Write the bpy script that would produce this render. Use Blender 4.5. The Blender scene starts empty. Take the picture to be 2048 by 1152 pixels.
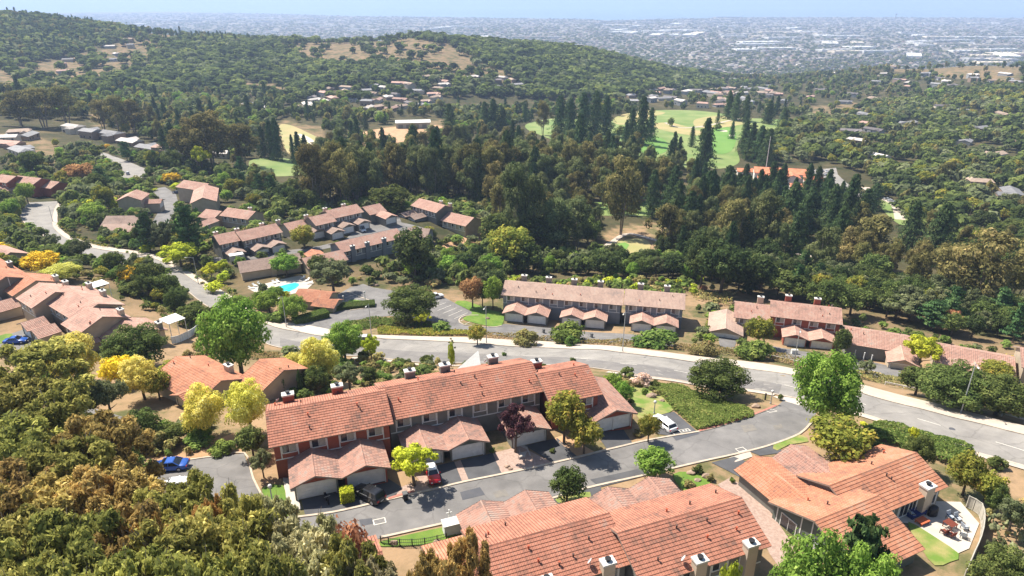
import bpy, bmesh, math, random
import numpy as np
from mathutils import Vector, Matrix
from mathutils.geometry import delaunay_2d_cdt
random.seed(7); rng = np.random.default_rng(7)
R = math.radians
scene = bpy.context.scene
col = scene.collection

# ---------------------------------------------------------------- camera, sky, sun, exposure
FOC, HORIZON = 1364.0, -8.0
PITCH = math.atan((576 - HORIZON) / FOC)
CAMZ = 50.0
LEAFK = 1.9
HAZE = 0.000125
cam = bpy.data.cameras.new('camera'); cam_o = bpy.data.objects.new('camera', cam); col.objects.link(cam_o)
cam.sensor_width = 36; cam.lens = 36 * FOC / 2048; cam.clip_start = 1; cam.clip_end = 120000
cam_o.location = (0, 0, CAMZ); cam_o.rotation_euler = (math.pi / 2 - PITCH, 0, 0)
scene.camera = cam_o
SUN_EL, SUN_AZ = R(56), math.atan2(-.80, .60)        # azimuth measured from +Y towards +X
world = bpy.data.worlds.new('World'); scene.world = world; world.use_nodes = True
wn = world.node_tree.nodes; wl = world.node_tree.links
bg = wn['Background']; sky = wn.new('ShaderNodeTexSky'); sky.sky_type = 'NISHITA'; sky.sun_disc = False
sky.sun_elevation = SUN_EL; sky.sun_rotation = SUN_AZ; sky.air_density = 1.2; sky.dust_density = 1.0; sky.ozone_density = 2.0
wl.new(sky.outputs[0], bg.inputs[0]); bg.inputs[1].default_value = 0.08
sun = bpy.data.lights.new('sun', 'SUN'); sun.energy = 5.0; sun.angle = R(.5); sun.color = (1, .93, .81)
sun_o = bpy.data.objects.new('sun', sun); col.objects.link(sun_o)
sd = Vector((math.sin(SUN_AZ) * math.cos(SUN_EL), math.cos(SUN_AZ) * math.cos(SUN_EL), math.sin(SUN_EL)))
sun_o.rotation_euler = sd.to_track_quat('Z', 'Y').to_euler(); sun_o.location = (-60, 60, 120)
vs = scene.view_settings; vs.view_transform = 'Standard'; vs.look = 'None'; vs.gamma = 1; vs.exposure = 0.93
scene.cycles.max_bounces = 6; scene.cycles.diffuse_bounces = 3; scene.cycles.volume_bounces = 1
scene.cycles.transparent_max_bounces = 12; scene.cycles.use_denoising = True

# ---------------------------------------------------------------- pixel <-> place
_c, _s = math.cos(PITCH), math.sin(PITCH)
def ray(px, py):
    u = (px - 1024) / FOC; v = -(py - 576) / FOC
    return np.array([u, _c + v * _s, -_s + v * _c])
def P(px, py, z):
    d = ray(px, py); t = (z - CAMZ) / d[2]; return np.array([d[0] * t, d[1] * t, z])
def proj(x, y, z):
    z = z - CAMZ; f = y * _c - z * _s
    return 1024 + FOC * x / f, 576 - FOC * (y * _s + z * _c) / f

# ---------------------------------------------------------------- terrain
PLAIN = -190.0
CP = [  # px, py, z     height read at a place in the picture
 (700,1050,-8),(1000,900,-8.6),(1400,900,-9),(1530,830,-10.5),(600,1000,-8),(450,930,-8.3),(300,960,-8),(1250,900,-9),(1200,990,-8.2),(1700,930,-9),
 (1000,1140,-8),(1500,1130,-8),(1850,1060,-9),(2000,1100,-8.5),(1550,960,-9),(800,1100,-8),(500,1140,-7),(100,1140,-5),(100,1000,-7),
 (2048,933,-11),(2048,870,-11.5),(1910,884,-11.5),(1850,820,-13),(1704,822,-13),(1704,781,-14),(1557,790,-13),(1570,748,-16),(1400,768,-16.5),(1348,718,-19),
 (1200,737,-18),(1200,700,-21),(975,688,-23.5),(975,725,-20.5),(755,677,-25.5),(760,715,-22.5),(650,665,-27),(560,655,-27.5),(560,690,-25),(450,600,-30),(382,560,-31.5),
 (340,536,-32.5),(139,481,-34),(70,445,-36),(115,418,-38),(260,350,-44),(215,310,-48),(230,880,-10),(160,820,-11),(330,860,-10),
 (900,745,-13.5),(1250,770,-13),(1100,800,-9.5),(650,780,-13),(430,790,-12),(560,790,-12),(300,700,-17),(200,740,-16),(40,700,-18),(130,690,-18),(60,600,-18),
 (0,560,-18),(230,560,-22),(300,600,-23),(380,660,-22),(400,720,-18),(150,530,-24),(290,540,-29),
 (1040,650,-29),(1200,660,-29),(1350,670,-29),(1430,660,-29),(1550,690,-29),(1640,700,-28.5),(1750,720,-27),(1900,750,-25),(2040,770,-23),(1000,600,-30),(1300,600,-31),(1600,620,-31),
 (1180,680,-27.5),(1400,690,-27),(1600,735,-24),(1800,780,-20),(2000,830,-15),(900,640,-28),(1000,660,-28),
 (720,600,-29),(880,600,-29.5),(700,630,-28.5),(620,600,-29.5),(570,580,-30),(650,560,-32),(800,560,-33),(1000,555,-36),(1200,545,-39),(1400,560,-38),(1600,585,-36),(1800,620,-34),(2000,660,-33),
 (500,500,-32),(620,480,-32.5),(440,490,-33),(740,440,-34),(690,480,-32),(560,540,-31.5),(870,420,-36),(900,440,-38),(850,500,-35),(960,440,-42),(960,500,-40),
 (1240,495,-48),(1100,450,-50),(1300,440,-52),(1000,400,-52),(900,400,-50),(700,400,-46),(600,400,-44),(500,420,-38),(400,460,-37),(300,420,-39),(180,380,-40),(60,390,-38),(0,440,-36),
 (1600,540,-45),(1750,560,-44),(1950,630,-38),(2000,500,-50),(1850,480,-54),(1750,420,-60),(1600,440,-56),(1450,450,-54),(1450,380,-60),(1640,345,-63),(1570,365,-62),(1950,400,-60),(2048,450,-54),
 (1430,300,-62),(1430,250,-64),(1300,280,-62),(1300,240,-64),(1100,270,-62),(1100,340,-58),(900,330,-56),(700,330,-54),(560,330,-53),(620,270,-58),(420,330,-48),(300,330,-44),(100,300,-42),(0,300,-38),
 (820,250,-60),(700,250,-60),(480,250,-56),(250,260,-50),(50,240,-48),(1500,230,-66),(1700,300,-66),(1900,300,-66),(2048,320,-62),
]
CD = [  # px, py, distance     ground seen at a place, distance known
 (750,195,840),(900,205,860),(600,200,840),(400,205,800),(200,200,760),(50,190,720),(1050,215,850),(1250,195,950),(1400,195,1000),(1550,195,1050),
 (0,130,1000),(100,130,1050),(100,80,1250),(40,40,1400),(0,25,1450),(250,130,1080),(250,95,1250),(250,62,1500),(150,45,1500),(370,72,1500),
 (480,150,1050),(480,105,1250),(480,82,1480),(620,150,1050),(620,110,1220),(620,86,1450),(750,140,1050),(750,105,1220),(750,82,1430),(850,130,1060),(850,95,1250),(850,76,1420),
 (950,150,1020),(950,105,1230),(950,85,1400),(1050,150,1040),(1050,115,1220),(1050,93,1400),(1160,160,1050),(1160,125,1230),(1160,103,1400),(1250,170,1100),(1250,135,1300),(1250,122,1430),
 (1350,160,1300),(1350,145,1500),(1450,175,1300),(1450,160,1500),(1550,170,1400),(1650,190,1100),(1650,160,1400),(1750,160,1300),(1750,140,1550),(1850,160,1250),(1900,135,1500),(2000,150,1150),(2048,165,1000),(2048,130,1350),
 (1700,230,900),(1850,230,820),(2000,240,720),(2048,200,850),
]
pts = []
for px, py, z in CP: p = P(px, py, z); pts.append(p)
for px, py, d in CD: r_ = ray(px, py); t = d / r_[1]; pts.append(np.array([r_[0] * t, d, CAMZ + r_[2] * t]))
for th in range(-70, 71, 14):                          # ground round and behind the edges of the view
    t = R(th)
    pts.append(np.array([8 * math.sin(t), 8 * math.cos(t), -7.5]))
    pts.append(np.array([2400 * math.sin(t), 2400 * math.cos(t), PLAIN]))
    pts.append(np.array([3600 * math.sin(t), 3600 * math.cos(t), PLAIN]))
for th, r_, z in [(-62,60,-6),(-62,150,-14),(-60,320,-30),(-60,800,-30),(-60,1400,-5),(62,60,-8),(62,150,-14),(60,320,-34),(60,800,-50),(60,1400,-70),
                  (-45,1500,0),(-50,1000,-15),(45,1200,-60)]:
    pts.append(np.array([r_ * math.sin(R(th)), r_ * math.cos(R(th)), z]))
pts = np.array(pts)
def tl(x, y):
    return np.stack([np.arctan2(x, y) * 1.6, np.log(np.hypot(x, y) + 3)], -1)
def tker(a, b):
    d2 = ((a[:, None, :] - b[None, :, :]) ** 2).sum(-1) + 1e-12
    return .5 * d2 * np.log(d2)
_X = tl(pts[:, 0], pts[:, 1]); _n = len(_X)
_K = tker(_X, _X) + np.eye(_n) * 2e-3; _Q = np.hstack([np.ones((_n, 1)), _X])
_A = np.block([[_K, _Q], [_Q.T, np.zeros((3, 3))]])
_w = np.linalg.solve(_A, np.concatenate([pts[:, 2], np.zeros(3)]))
def tps(x, y):
    X = tl(x, y); o = np.empty(len(X))
    for i in range(0, len(X), 20000):
        Y = X[i:i + 20000]; o[i:i + 20000] = tker(Y, _X) @ _w[:_n] + np.hstack([np.ones((len(Y), 1)), Y]) @ _w[_n:]
    return o
NT, NR = 420, 600
TH = np.linspace(R(-80), R(80), NT); LR = np.linspace(math.log(1.0), math.log(13500.0), NR)
_gt, _gl = np.meshgrid(TH, LR); _gr = np.exp(_gl)
_gx = _gr * np.sin(_gt); _gy = _gr * np.cos(_gt)
GZ = tps(_gx.ravel(), _gy.ravel()).reshape(_gx.shape)
_b = np.clip((_gr - 1700) / 700, 0, 1); _b = _b * _b * (3 - 2 * _b)
def vnoise(x, y, s, seed=0):
    v = 0
    for k in range(4):
        a = 1.7 * k + seed; v = v + np.sin(x / s * (1.1 + .37 * k) + a + 1.3 * np.sin(y / s * .83 + a)) * np.cos(y / s * (.9 + .41 * k) + 2 * a) / (1 + .5 * k)
    return v / 2.2
_far = np.clip((_gr - 500) / 500, 0, 1) * (1 - _b)
GZ = np.maximum(GZ, PLAIN)
GZ = GZ * (1 - _b) + PLAIN * _b + _far * 3.5 * vnoise(_gx, _gy, 55)
_bank = np.clip((_gr - 330) / 200, 0, 1) * np.clip((900 - _gr) / 200, 0, 1)
GZ = GZ + _bank * 1.2 * vnoise(_gx, _gy, 30, 3)
def hz(x, y):
    x = np.atleast_1d(np.asarray(x, float)); y = np.atleast_1d(np.asarray(y, float))
    t = np.clip((np.arctan2(x, y) - TH[0]) / (TH[1] - TH[0]), 0, NT - 1.001)
    l = np.clip((np.log(np.maximum(np.hypot(x, y), 1.01)) - LR[0]) / (LR[1] - LR[0]), 0, NR - 1.001)
    i = t.astype(int); j = l.astype(int); a = t - i; b = l - j
    return (GZ[j, i] * (1 - a) * (1 - b) + GZ[j, i + 1] * a * (1 - b) + GZ[j + 1, i] * (1 - a) * b + GZ[j + 1, i + 1] * a * b)
def h1(x, y): return float(hz(x, y)[0])
_T = np.exp(np.linspace(math.log(30), math.log(13000), 900))
def at(px, py, up=0.0):
    """the place on the ground seen at a pixel"""
    d = ray(px, py)
    x, y, z = d[0] * _T, d[1] * _T, CAMZ + d[2] * _T - up
    below = z < hz(x, y)
    if not below.any(): return np.array([x[-1], y[-1], PLAIN])
    k = int(np.argmax(below)); lo, hi = _T[max(k - 1, 0)], _T[k]
    for _ in range(14):
        m = (lo + hi) / 2
        if CAMZ + d[2] * m - up < h1(d[0] * m, d[1] * m): hi = m
        else: lo = m
    x, y = d[0] * hi, d[1] * hi
    return np.array([x, y, h1(x, y) + up])

# ---------------------------------------------------------------- materials
def mat(name, color=(.5, .5, .5), rough=.85, spec=.3, metal=0., var=0., scale=1., col2=None, bump=0., bscale=8., objvar=0., detail=4, trans=0., crack=0.):
    """plain procedural surface: colour broken up by noise, small bump"""
    m = bpy.data.materials.new(name); m.use_nodes = True; n = m.node_tree.nodes; l = m.node_tree.links
    b = n['Principled BSDF']; b.inputs['Roughness'].default_value = rough; b.inputs['Metallic'].default_value = metal
    b.inputs['Specular IOR Level'].default_value = spec
    geo = n.new('ShaderNodeNewGeometry')
    c2 = col2 or tuple(max(0, x * (1 - var)) for x in color)
    nz = n.new('ShaderNodeTexNoise'); nz.inputs['Scale'].default_value = scale; nz.inputs['Detail'].default_value = detail
    l.new(geo.outputs['Position'], nz.inputs['Vector'])
    rp = n.new('ShaderNodeValToRGB'); rp.color_ramp.elements[0].position = .35; rp.color_ramp.elements[1].position = .65
    rp.color_ramp.elements[0].color = (*color, 1); rp.color_ramp.elements[1].color = (*c2, 1)
    l.new(nz.outputs[0], rp.inputs[0]); out = rp.outputs[0]
    if objvar:
        oi = n.new('ShaderNodeObjectInfo'); hs = n.new('ShaderNodeHueSaturation')
        mr = n.new('ShaderNodeMapRange'); mr.inputs[3].default_value = 1 - objvar; mr.inputs[4].default_value = 1 + objvar
        l.new(oi.outputs['Random'], mr.inputs[0]); l.new(mr.outputs[0], hs.inputs['Value']); l.new(out, hs.inputs['Color']); out = hs.outputs[0]
    if crack:     # sealed cracks and mottled wear in old asphalt
        vo = n.new('ShaderNodeTexVoronoi'); vo.feature = 'DISTANCE_TO_EDGE'; vo.inputs['Scale'].default_value = crack
        n3 = n.new('ShaderNodeTexNoise'); n3.inputs['Scale'].default_value = .9; n3.inputs['Detail'].default_value = 6; l.new(geo.outputs['Position'], n3.inputs['Vector'])
        ad = n.new('ShaderNodeMixRGB'); ad.blend_type = 'ADD'; ad.inputs[0].default_value = 2.2; l.new(geo.outputs['Position'], ad.inputs[1]); l.new(n3.outputs['Color'], ad.inputs[2]); l.new(ad.outputs[0], vo.inputs['Vector'])
        lt = n.new('ShaderNodeMapRange'); lt.inputs[1].default_value = 0; lt.inputs[2].default_value = .02; lt.inputs[3].default_value = .8; lt.inputs[4].default_value = 1; l.new(vo.outputs['Distance'], lt.inputs[0])
        n4 = n.new('ShaderNodeTexNoise'); n4.inputs['Scale'].default_value = .16; n4.inputs['Detail'].default_value = 9; n4.inputs['Roughness'].default_value = .75; l.new(geo.outputs['Position'], n4.inputs['Vector'])
        m4 = n.new('ShaderNodeMapRange'); m4.inputs[1].default_value = .3; m4.inputs[2].default_value = .7; m4.inputs[3].default_value = .78; m4.inputs[4].default_value = 1.25; l.new(n4.outputs[0], m4.inputs[0])
        mu = n.new('ShaderNodeMath'); mu.operation = 'MULTIPLY'; l.new(lt.outputs[0], mu.inputs[0]); l.new(m4.outputs[0], mu.inputs[1])
        hv = n.new('ShaderNodeHueSaturation'); l.new(mu.outputs[0], hv.inputs['Value']); l.new(out, hv.inputs['Color']); out = hv.outputs[0]
    l.new(out, b.inputs['Base Color'])
    if bump:
        n2 = n.new('ShaderNodeTexNoise'); n2.inputs['Scale'].default_value = bscale; l.new(geo.outputs['Position'], n2.inputs['Vector'])
        bp = n.new('ShaderNodeBump'); bp.inputs['Strength'].default_value = bump; bp.inputs['Distance'].default_value = .1
        l.new(n2.outputs[0], bp.inputs['Height']); l.new(bp.outputs[0], b.inputs['Normal'])
    return m

def leafmat(name, a, b_, c_=None, trans=.36, objvar=.22):
    """foliage: two leaf colours picked leaf by leaf ('tint'), a third in broad patches, hue differing tree by tree"""
    m = bpy.data.materials.new(name); m.use_nodes = True; n = m.node_tree.nodes; l = m.node_tree.links
    a, b_, c_ = [tuple(min(.9, x * k) for x in q) if q else None for q, k in ((a, LEAFK), (b_, LEAFK), (c_, LEAFK))]
    n.remove(n['Principled BSDF']); out = n['Material Output']
    at_ = n.new('ShaderNodeAttribute'); at_.attribute_name = 'tint'
    rp = n.new('ShaderNodeValToRGB'); e = rp.color_ramp.elements
    e[0].position = .1; e[1].position = .75; e[0].color = (*a, 1); e[1].color = (*b_, 1)
    if c_: q = e.new(.95); q.color = (*c_, 1)
    l.new(at_.outputs['Fac'], rp.inputs[0])
    oi = n.new('ShaderNodeObjectInfo'); hs = n.new('ShaderNodeHueSaturation')
    mr = n.new('ShaderNodeMapRange'); mr.inputs[3].default_value = 1 - objvar; mr.inputs[4].default_value = 1 + objvar
    mh = n.new('ShaderNodeMapRange'); mh.inputs[3].default_value = .485; mh.inputs[4].default_value = .515
    fr = n.new('ShaderNodeMath'); fr.operation = 'MULTIPLY'; fr.inputs[1].default_value = 7.31; f2 = n.new('ShaderNodeMath'); f2.operation = 'FRACT'
    l.new(oi.outputs['Random'], mr.inputs[0]); l.new(oi.outputs['Random'], fr.inputs[0]); l.new(fr.outputs[0], f2.inputs[0]); l.new(f2.outputs[0], mh.inputs[0])
    l.new(mr.outputs[0], hs.inputs['Value']); l.new(mh.outputs[0], hs.inputs['Hue']); l.new(rp.outputs[0], hs.inputs['Color'])
    d = n.new('ShaderNodeBsdfDiffuse'); t = n.new('ShaderNodeBsdfTranslucent'); mx = n.new('ShaderNodeMixShader'); mx.inputs[0].default_value = trans
    l.new(hs.outputs[0], d.inputs[0]); l.new(hs.outputs[0], t.inputs[0]); l.new(d.outputs[0], mx.inputs[1]); l.new(t.outputs[0], mx.inputs[2])
    l.new(mx.outputs[0], out.inputs[0])
    return m

def roofmat(name, cols, tile=.34, course=.40, groove=.55, patch=None):
    """concrete roof tiles laid out in the roof's own metres (UV): each tile its own colour, weathered patches, grooves between tiles"""
    m = bpy.data.materials.new(name); m.use_nodes = True; n = m.node_tree.nodes; l = m.node_tree.links
    b = n['Principled BSDF']; b.inputs['Roughness'].default_value = .8; b.inputs['Specular IOR Level'].default_value = .25
    uv = n.new('ShaderNodeUVMap'); sp = n.new('ShaderNodeSeparateXYZ'); l.new(uv.outputs[0], sp.inputs[0])
    def M(op, a, c=None):
        q = n.new('ShaderNodeMath'); q.operation = op
        for i, v in enumerate((a, c)):
            if v is None: continue
            if isinstance(v, (int, float)): q.inputs[i].default_value = v
            else: l.new(v, q.inputs[i])
        return q.outputs[0]
    u = M('DIVIDE', sp.outputs[0], tile); v = M('DIVIDE', sp.outputs[1], course)
    cu = n.new('ShaderNodeCombineXYZ'); l.new(M('FLOOR', u), cu.inputs[0]); l.new(M('FLOOR', v), cu.inputs[1])
    oi = n.new('ShaderNodeObjectInfo'); l.new(M('MULTIPLY', oi.outputs['Random'], 50.), cu.inputs[2])
    wnz = n.new('ShaderNodeTexWhiteNoise'); wnz.noise_dimensions = '3D'; l.new(cu.outputs[0], wnz.inputs[0])
    nz = n.new('ShaderNodeTexNoise'); nz.inputs['Scale'].default_value = .35; nz.inputs['Detail'].default_value = 5; nz.inputs['Roughness'].default_value = .65
    cv = n.new('ShaderNodeCombineXYZ'); l.new(sp.outputs[0], cv.inputs[0]); l.new(sp.outputs[1], cv.inputs[1]); l.new(M('MULTIPLY', oi.outputs['Random'], 90.), cv.inputs[2])
    l.new(cv.outputs[0], nz.inputs['Vector'])
    f = M('ADD', M('MULTIPLY', wnz.outputs[0], .34), M('SUBTRACT', M('MULTIPLY', nz.outputs[0], 1.7), .52))
    rp = n.new('ShaderNodeValToRGB'); e = rp.color_ramp.elements
    e[0].color = (*cols[0], 1); e[1].color = (*cols[-1], 1); e[0].position = .05; e[1].position = .95
    for i, c in enumerate(cols[1:-1]): q = e.new(.05 + .9 * (i + 1) / (len(cols) - 1)); q.color = (*c, 1)
    l.new(f, rp.inputs[0])
    gr = M('PINGPONG', u, .5); g2 = M('LESS_THAN', gr, .13)
    mx = n.new('ShaderNodeMixRGB'); mx.blend_type = 'MULTIPLY'; l.new(M('MULTIPLY', g2, groove), mx.inputs[0]); l.new(rp.outputs[0], mx.inputs[1]); mx.inputs[2].default_value = (.45, .38, .36, 1)
    l.new(mx.outputs[0], b.inputs['Base Color'])
    bp = n.new('ShaderNodeBump'); bp.inputs['Strength'].default_value = .7; bp.inputs['Distance'].default_value = .05
    l.new(M('SINE', M('MULTIPLY', u, 2 * math.pi)), bp.inputs['Height']); l.new(bp.outputs[0], b.inputs['Normal'])
    return m

# ---------------------------------------------------------------- mesh building
class MB:
    def __init__(s): s.v = []; s.f = []; s.uv = {}; s.mi = {}
    def quad(s, *p, uv=None, mi=0):
        k = len(s.v); s.v += [tuple(q) for q in p]; s.f.append(tuple(range(k, k + len(p))))
        if uv: s.uv[len(s.f) - 1] = uv
        if mi: s.mi[len(s.f) - 1] = mi
    def box(s, x0, x1, y0, y1, z0, z1, mi=0):
        a = [(x0, y0, z0), (x1, y0, z0), (x1, y1, z0), (x0, y1, z0), (x0, y0, z1), (x1, y0, z1), (x1, y1, z1), (x0, y1, z1)]
        k = len(s.v); s.v += a
        for q in ((0, 3, 2, 1), (4, 5, 6, 7), (0, 1, 5, 4), (1, 2, 6, 5), (2, 3, 7, 6), (3, 0, 4, 7)):
            s.f.append(tuple(k + i for i in q))
            if mi: s.mi[len(s.f) - 1] = mi
    def bar(s, a, b, w, h=None, up=(0, 0, 1)):
        a = Vector(a); b = Vector(b); d = (b - a).normalized(); h = h or w
        u = Vector(up); sx = d.cross(u)
        if sx.length < 1e-3: sx = d.cross(Vector((1, 0, 0)))
        sx.normalize(); u = sx.cross(d)
        c = [a + sx * i * w / 2 + u * j * h / 2 for i, j in ((-1, -1), (1, -1), (1, 1), (-1, 1))]; e = [q + (b - a) for q in c]
        k = len(s.v); s.v += [tuple(q) for q in c + e]
        for q in ((0, 1, 2, 3), (7, 6, 5, 4), (0, 4, 5, 1), (1, 5, 6, 2), (2, 6, 7, 3), (3, 7, 4, 0)): s.f.append(tuple(k + i for i in q))
    def tube(s, path, rad, n=8, cap=True):
        path = [Vector(p) for p in path]
        if isinstance(rad, (int, float)): rad = [rad] * len(path)
        k0 = len(s.v)
        for i, p in enumerate(path):
            d = (path[min(i + 1, len(path) - 1)] - path[max(i - 1, 0)]).normalized()
            a = d.cross(Vector((0, 0, 1)))
            if a.length < .05: a = d.cross(Vector((1, 0, 0)))
            a.normalize(); b = d.cross(a)
            for j in range(n):
                t = 2 * math.pi * j / n; s.v.append(tuple(p + (a * math.cos(t) + b * math.sin(t)) * rad[i]))
        for i in range(len(path) - 1):
            for j in range(n):
                a = k0 + i * n + j; b = k0 + i * n + (j + 1) % n; s.f.append((a, b, b + n, a + n))
        if cap:
            s.f.append(tuple(range(k0 + n - 1, k0 - 1, -1))); e = k0 + (len(path) - 1) * n; s.f.append(tuple(range(e, e + n)))
    def loft(s, rings, cap=True):
        k0 = len(s.v); n = len(rings[0])
        for r in rings: s.v += [tuple(q) for q in r]
        for i in range(len(rings) - 1):
            for j in range(n):
                a = k0 + i * n + j; b = k0 + i * n + (j + 1) % n; s.f.append((a, b, b + n, a + n))
        if cap:
            s.f.append(tuple(range(k0 + n - 1, k0 - 1, -1))); e = k0 + (len(rings) - 1) * n; s.f.append(tuple(range(e, e + n)))
    def build(s, name, m, parent=None, smooth=False, loc=None, rz=None, bevel=0):
        me = bpy.data.meshes.new(name); me.from_pydata(s.v, [], s.f)
        ms = m if isinstance(m, (list, tuple)) else [m]
        for q in ms: me.materials.append(q)
        for i, q in s.mi.items(): me.polygons[i].material_index = q
        if s.uv:
            L = me.uv_layers.new(name='UVMap')
            for i, q in s.uv.items():
                for li, c in zip(me.polygons[i].loop_indices, q): L.data[li].uv = c
        if smooth: me.polygons.foreach_set('use_smooth', [True] * len(me.polygons))
        me.update(); o = bpy.data.objects.new(name, me); col.objects.link(o)
        if parent: o.parent = parent
        if loc is not None: o.location = loc
        if rz is not None: o.rotation_euler = (0, 0, rz)
        if bevel:
            b = o.modifiers.new('bevel', 'BEVEL'); b.width = bevel; b.segments = 2; b.limit_method = 'ANGLE'
        return o

REG = []      # (object, what it looks like, px, py, fixed?)   labels are written at the end
def tag(o, label=None, cat=None, group=None, kind=None, at_px=None):
    if label: o['label'] = label
    if cat: o['category'] = cat
    if group: o['group'] = group
    if kind: o['kind'] = kind
    if at_px is not None: REG.append((o, label, at_px[0], at_px[1]))
    return o
def empty(name, loc, rz=0):
    o = bpy.data.objects.new(name, None); col.objects.link(o); o.location = loc; o.rotation_euler = (0, 0, rz); o.empty_display_size = .5
    return o

# ---------------------------------------------------------------- draped sheets (roads, lawns, pads)
def spline(p, step=2.0, closed=False):
    p = [np.array(q, float)[:2] for q in p]; o = []; n = len(p)
    rngs = range(n if closed else n - 1)
    for i in rngs:
        g = (lambda k: p[k % n]) if closed else (lambda k: p[min(max(k, 0), n - 1)])
        a, b, c, d = g(i - 1), g(i), g(i + 1), g(i + 2); m = max(2, int(np.linalg.norm(c - b) / step))
        for j in range(m):
            t = j / m; o.append(.5 * ((2 * b) + (-a + c) * t + (2 * a - 5 * b + 4 * c - d) * t * t + (-a + 3 * b - 3 * c + d) * t ** 3))
    if not closed: o.append(p[-1])
    return o
SHEETS = []
def sheet(name, poly, off, m, step=1.6, kind='structure', label=None, cat=None, px=True, smooth_edge=False, parent=None):
    """a surface lying on the ground, a few centimetres thick at its rim"""
    pl = [at(*q)[:2] for q in poly] if px else [np.array(q[:2], float) for q in poly]
    if name not in ('grass', 'lawn', 'dry_bank', 'bare_earth'): SHEETS.append(np.array(pl))
    if smooth_edge: pl = spline(pl, step, True)
    else:
        o = []
        for i in range(len(pl)):
            a, b = pl[i], pl[(i + 1) % len(pl)]; k = max(1, int(np.linalg.norm(b - a) / step))
            o += [a + (b - a) * j / k for j in range(k)]
        pl = o
    A = np.array(pl); lo, hi = A.min(0), A.max(0)
    gx, gy = np.meshgrid(np.arange(lo[0], hi[0], step), np.arange(lo[1], hi[1], step)); g = np.stack([gx.ravel(), gy.ravel()], -1)
    g = g[inside(g, A)]
    if len(g):
        dm = np.min(((g[:, None, :] - A[None]) ** 2).sum(-1), 1) if len(g) * len(A) < 4e6 else np.ones(len(g)) * 9
        g = g[dm > (step * .4) ** 2]
    vs_ = [Vector(q) for q in list(A) + list(g)]
    r = delaunay_2d_cdt(vs_, [], [list(range(len(A)))], 1, 1e-4)
    v = np.array([(q.x, q.y) for q in r[0]]); z = hz(v[:, 0], v[:, 1]) + off
    me = bpy.data.meshes.new(name); me.from_pydata([(a[0], a[1], c) for a, c in zip(v, z)], [], [tuple(f) for f in r[2]])
    me.materials.append(m); me.update(); o = bpy.data.objects.new(name, me); col.objects.link(o)
    for p_ in me.polygons[:1]:
        if p_.normal.z < 0: me.flip_normals()
    if parent: o.parent = parent
    tag(o, label, cat, kind=kind); return o
def inside(g, A):
    x, y = g[:, 0], g[:, 1]; c = np.zeros(len(g), bool); n = len(A)
    for i in range(n):
        x0, y0 = A[i]; x1, y1 = A[(i + 1) % n]
        k = ((y0 > y) != (y1 > y)) & (x < (x1 - x0) * (y - y0) / ((y1 - y0) if y1 != y0 else 1e-9) + x0); c ^= k
    return c
def strip(name, line, w0, w1, off, m, kind='structure', label=None, cat=None, zup=0, px=True, step=1.5, thick=0, mb=None):
    """ribbon along a line on the ground between offsets w0 and w1 to its left; thick>0 makes it a raised kerb or hedge-like bar"""
    pl = [at(*q)[:2] for q in line] if px else line
    c = np.array(spline(pl, step)); d = np.gradient(c, axis=0); d /= np.linalg.norm(d, axis=1)[:, None] + 1e-9; nrm = np.stack([-d[:, 1], d[:, 0]], -1)
    a = c + nrm * w0; b = c + nrm * w1; k = max(1, int(abs(w1 - w0) / 2)); mb = mb or MB()
    cols = [a + (b - a) * i / k for i in range(k + 1)]; zs = [hz(q[:, 0], q[:, 1]) + off for q in cols]
    for j in range(len(c) - 1):
        for i in range(k):
            p, q, r_, s_ = (cols[i][j], zs[i][j]), (cols[i + 1][j], zs[i + 1][j]), (cols[i + 1][j + 1], zs[i + 1][j + 1]), (cols[i][j + 1], zs[i][j + 1])
            mb.quad(*[(t[0][0], t[0][1], t[1]) for t in (p, s_, r_, q)])
        if thick:
            for e in (0, k):
                p, q = cols[e][j], cols[e][j + 1]; zp, zq = zs[e][j], zs[e][j + 1]
                mb.quad((p[0], p[1], zp), (q[0], q[1], zq), (q[0], q[1], zq - thick), (p[0], p[1], zp - thick))
    if name is None: return mb
    o = mb.build(name, m); tag(o, label, cat, kind=kind); return o

# ---------------------------------------------------------------- houses
def slope(mb, e0, e1, r1, r0, course=.42, lip=.055, under=.16, plain=False):
    """one roof slope from eave e0-e1 up to ridge r0-r1, laid in overlapping courses"""
    e0, e1, r1, r0 = map(Vector, (e0, e1, r1, r0)); n_ = (e1 - e0).cross(r0 - e0).normalized()
    if n_.z < 0: n_ = -n_
    H = ((r0 - e0).length + (r1 - e1).length) / 2; n = 1 if plain else max(2, round(H / course)); ud = (e1 - e0).normalized()
    prev = None
    for i in range(n):
        t, s_ = i / n, (i + 1) / n
        a, b = e0.lerp(r0, t) + n_ * lip, e1.lerp(r1, t) + n_ * lip; c, d = e1.lerp(r1, s_), e0.lerp(r0, s_)
        U = lambda q: ((q - e0).dot(ud) + 20, (q - e0 - ud * (q - e0).dot(ud)).length)
        va, vc = t * H + .01, s_ * H - .01
        mb.quad(a, b, c, d, uv=[(U(a)[0], va), (U(b)[0], va), (U(c)[0], vc), (U(d)[0], vc)])
        lo0, lo1 = (e0 - n_ * under, e1 - n_ * under) if prev is None else prev
        mb.quad(lo0, lo1, b, a, uv=[(U(a)[0], va)] * 4, mi=1 if prev is None else 0)
        prev = (d, c)
    u = -n_ * under
    mb.quad(e0 + u, r0 + u, r1 + u, e1 + u, uv=[(0, 0)] * 4, mi=1)
    for a, b in ((e0, r0), (r1, e1)): mb.quad(a + u, a + n_ * lip, b + n_ * lip, b + u, uv=[(0, 0)] * 4, mi=1)
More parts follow.
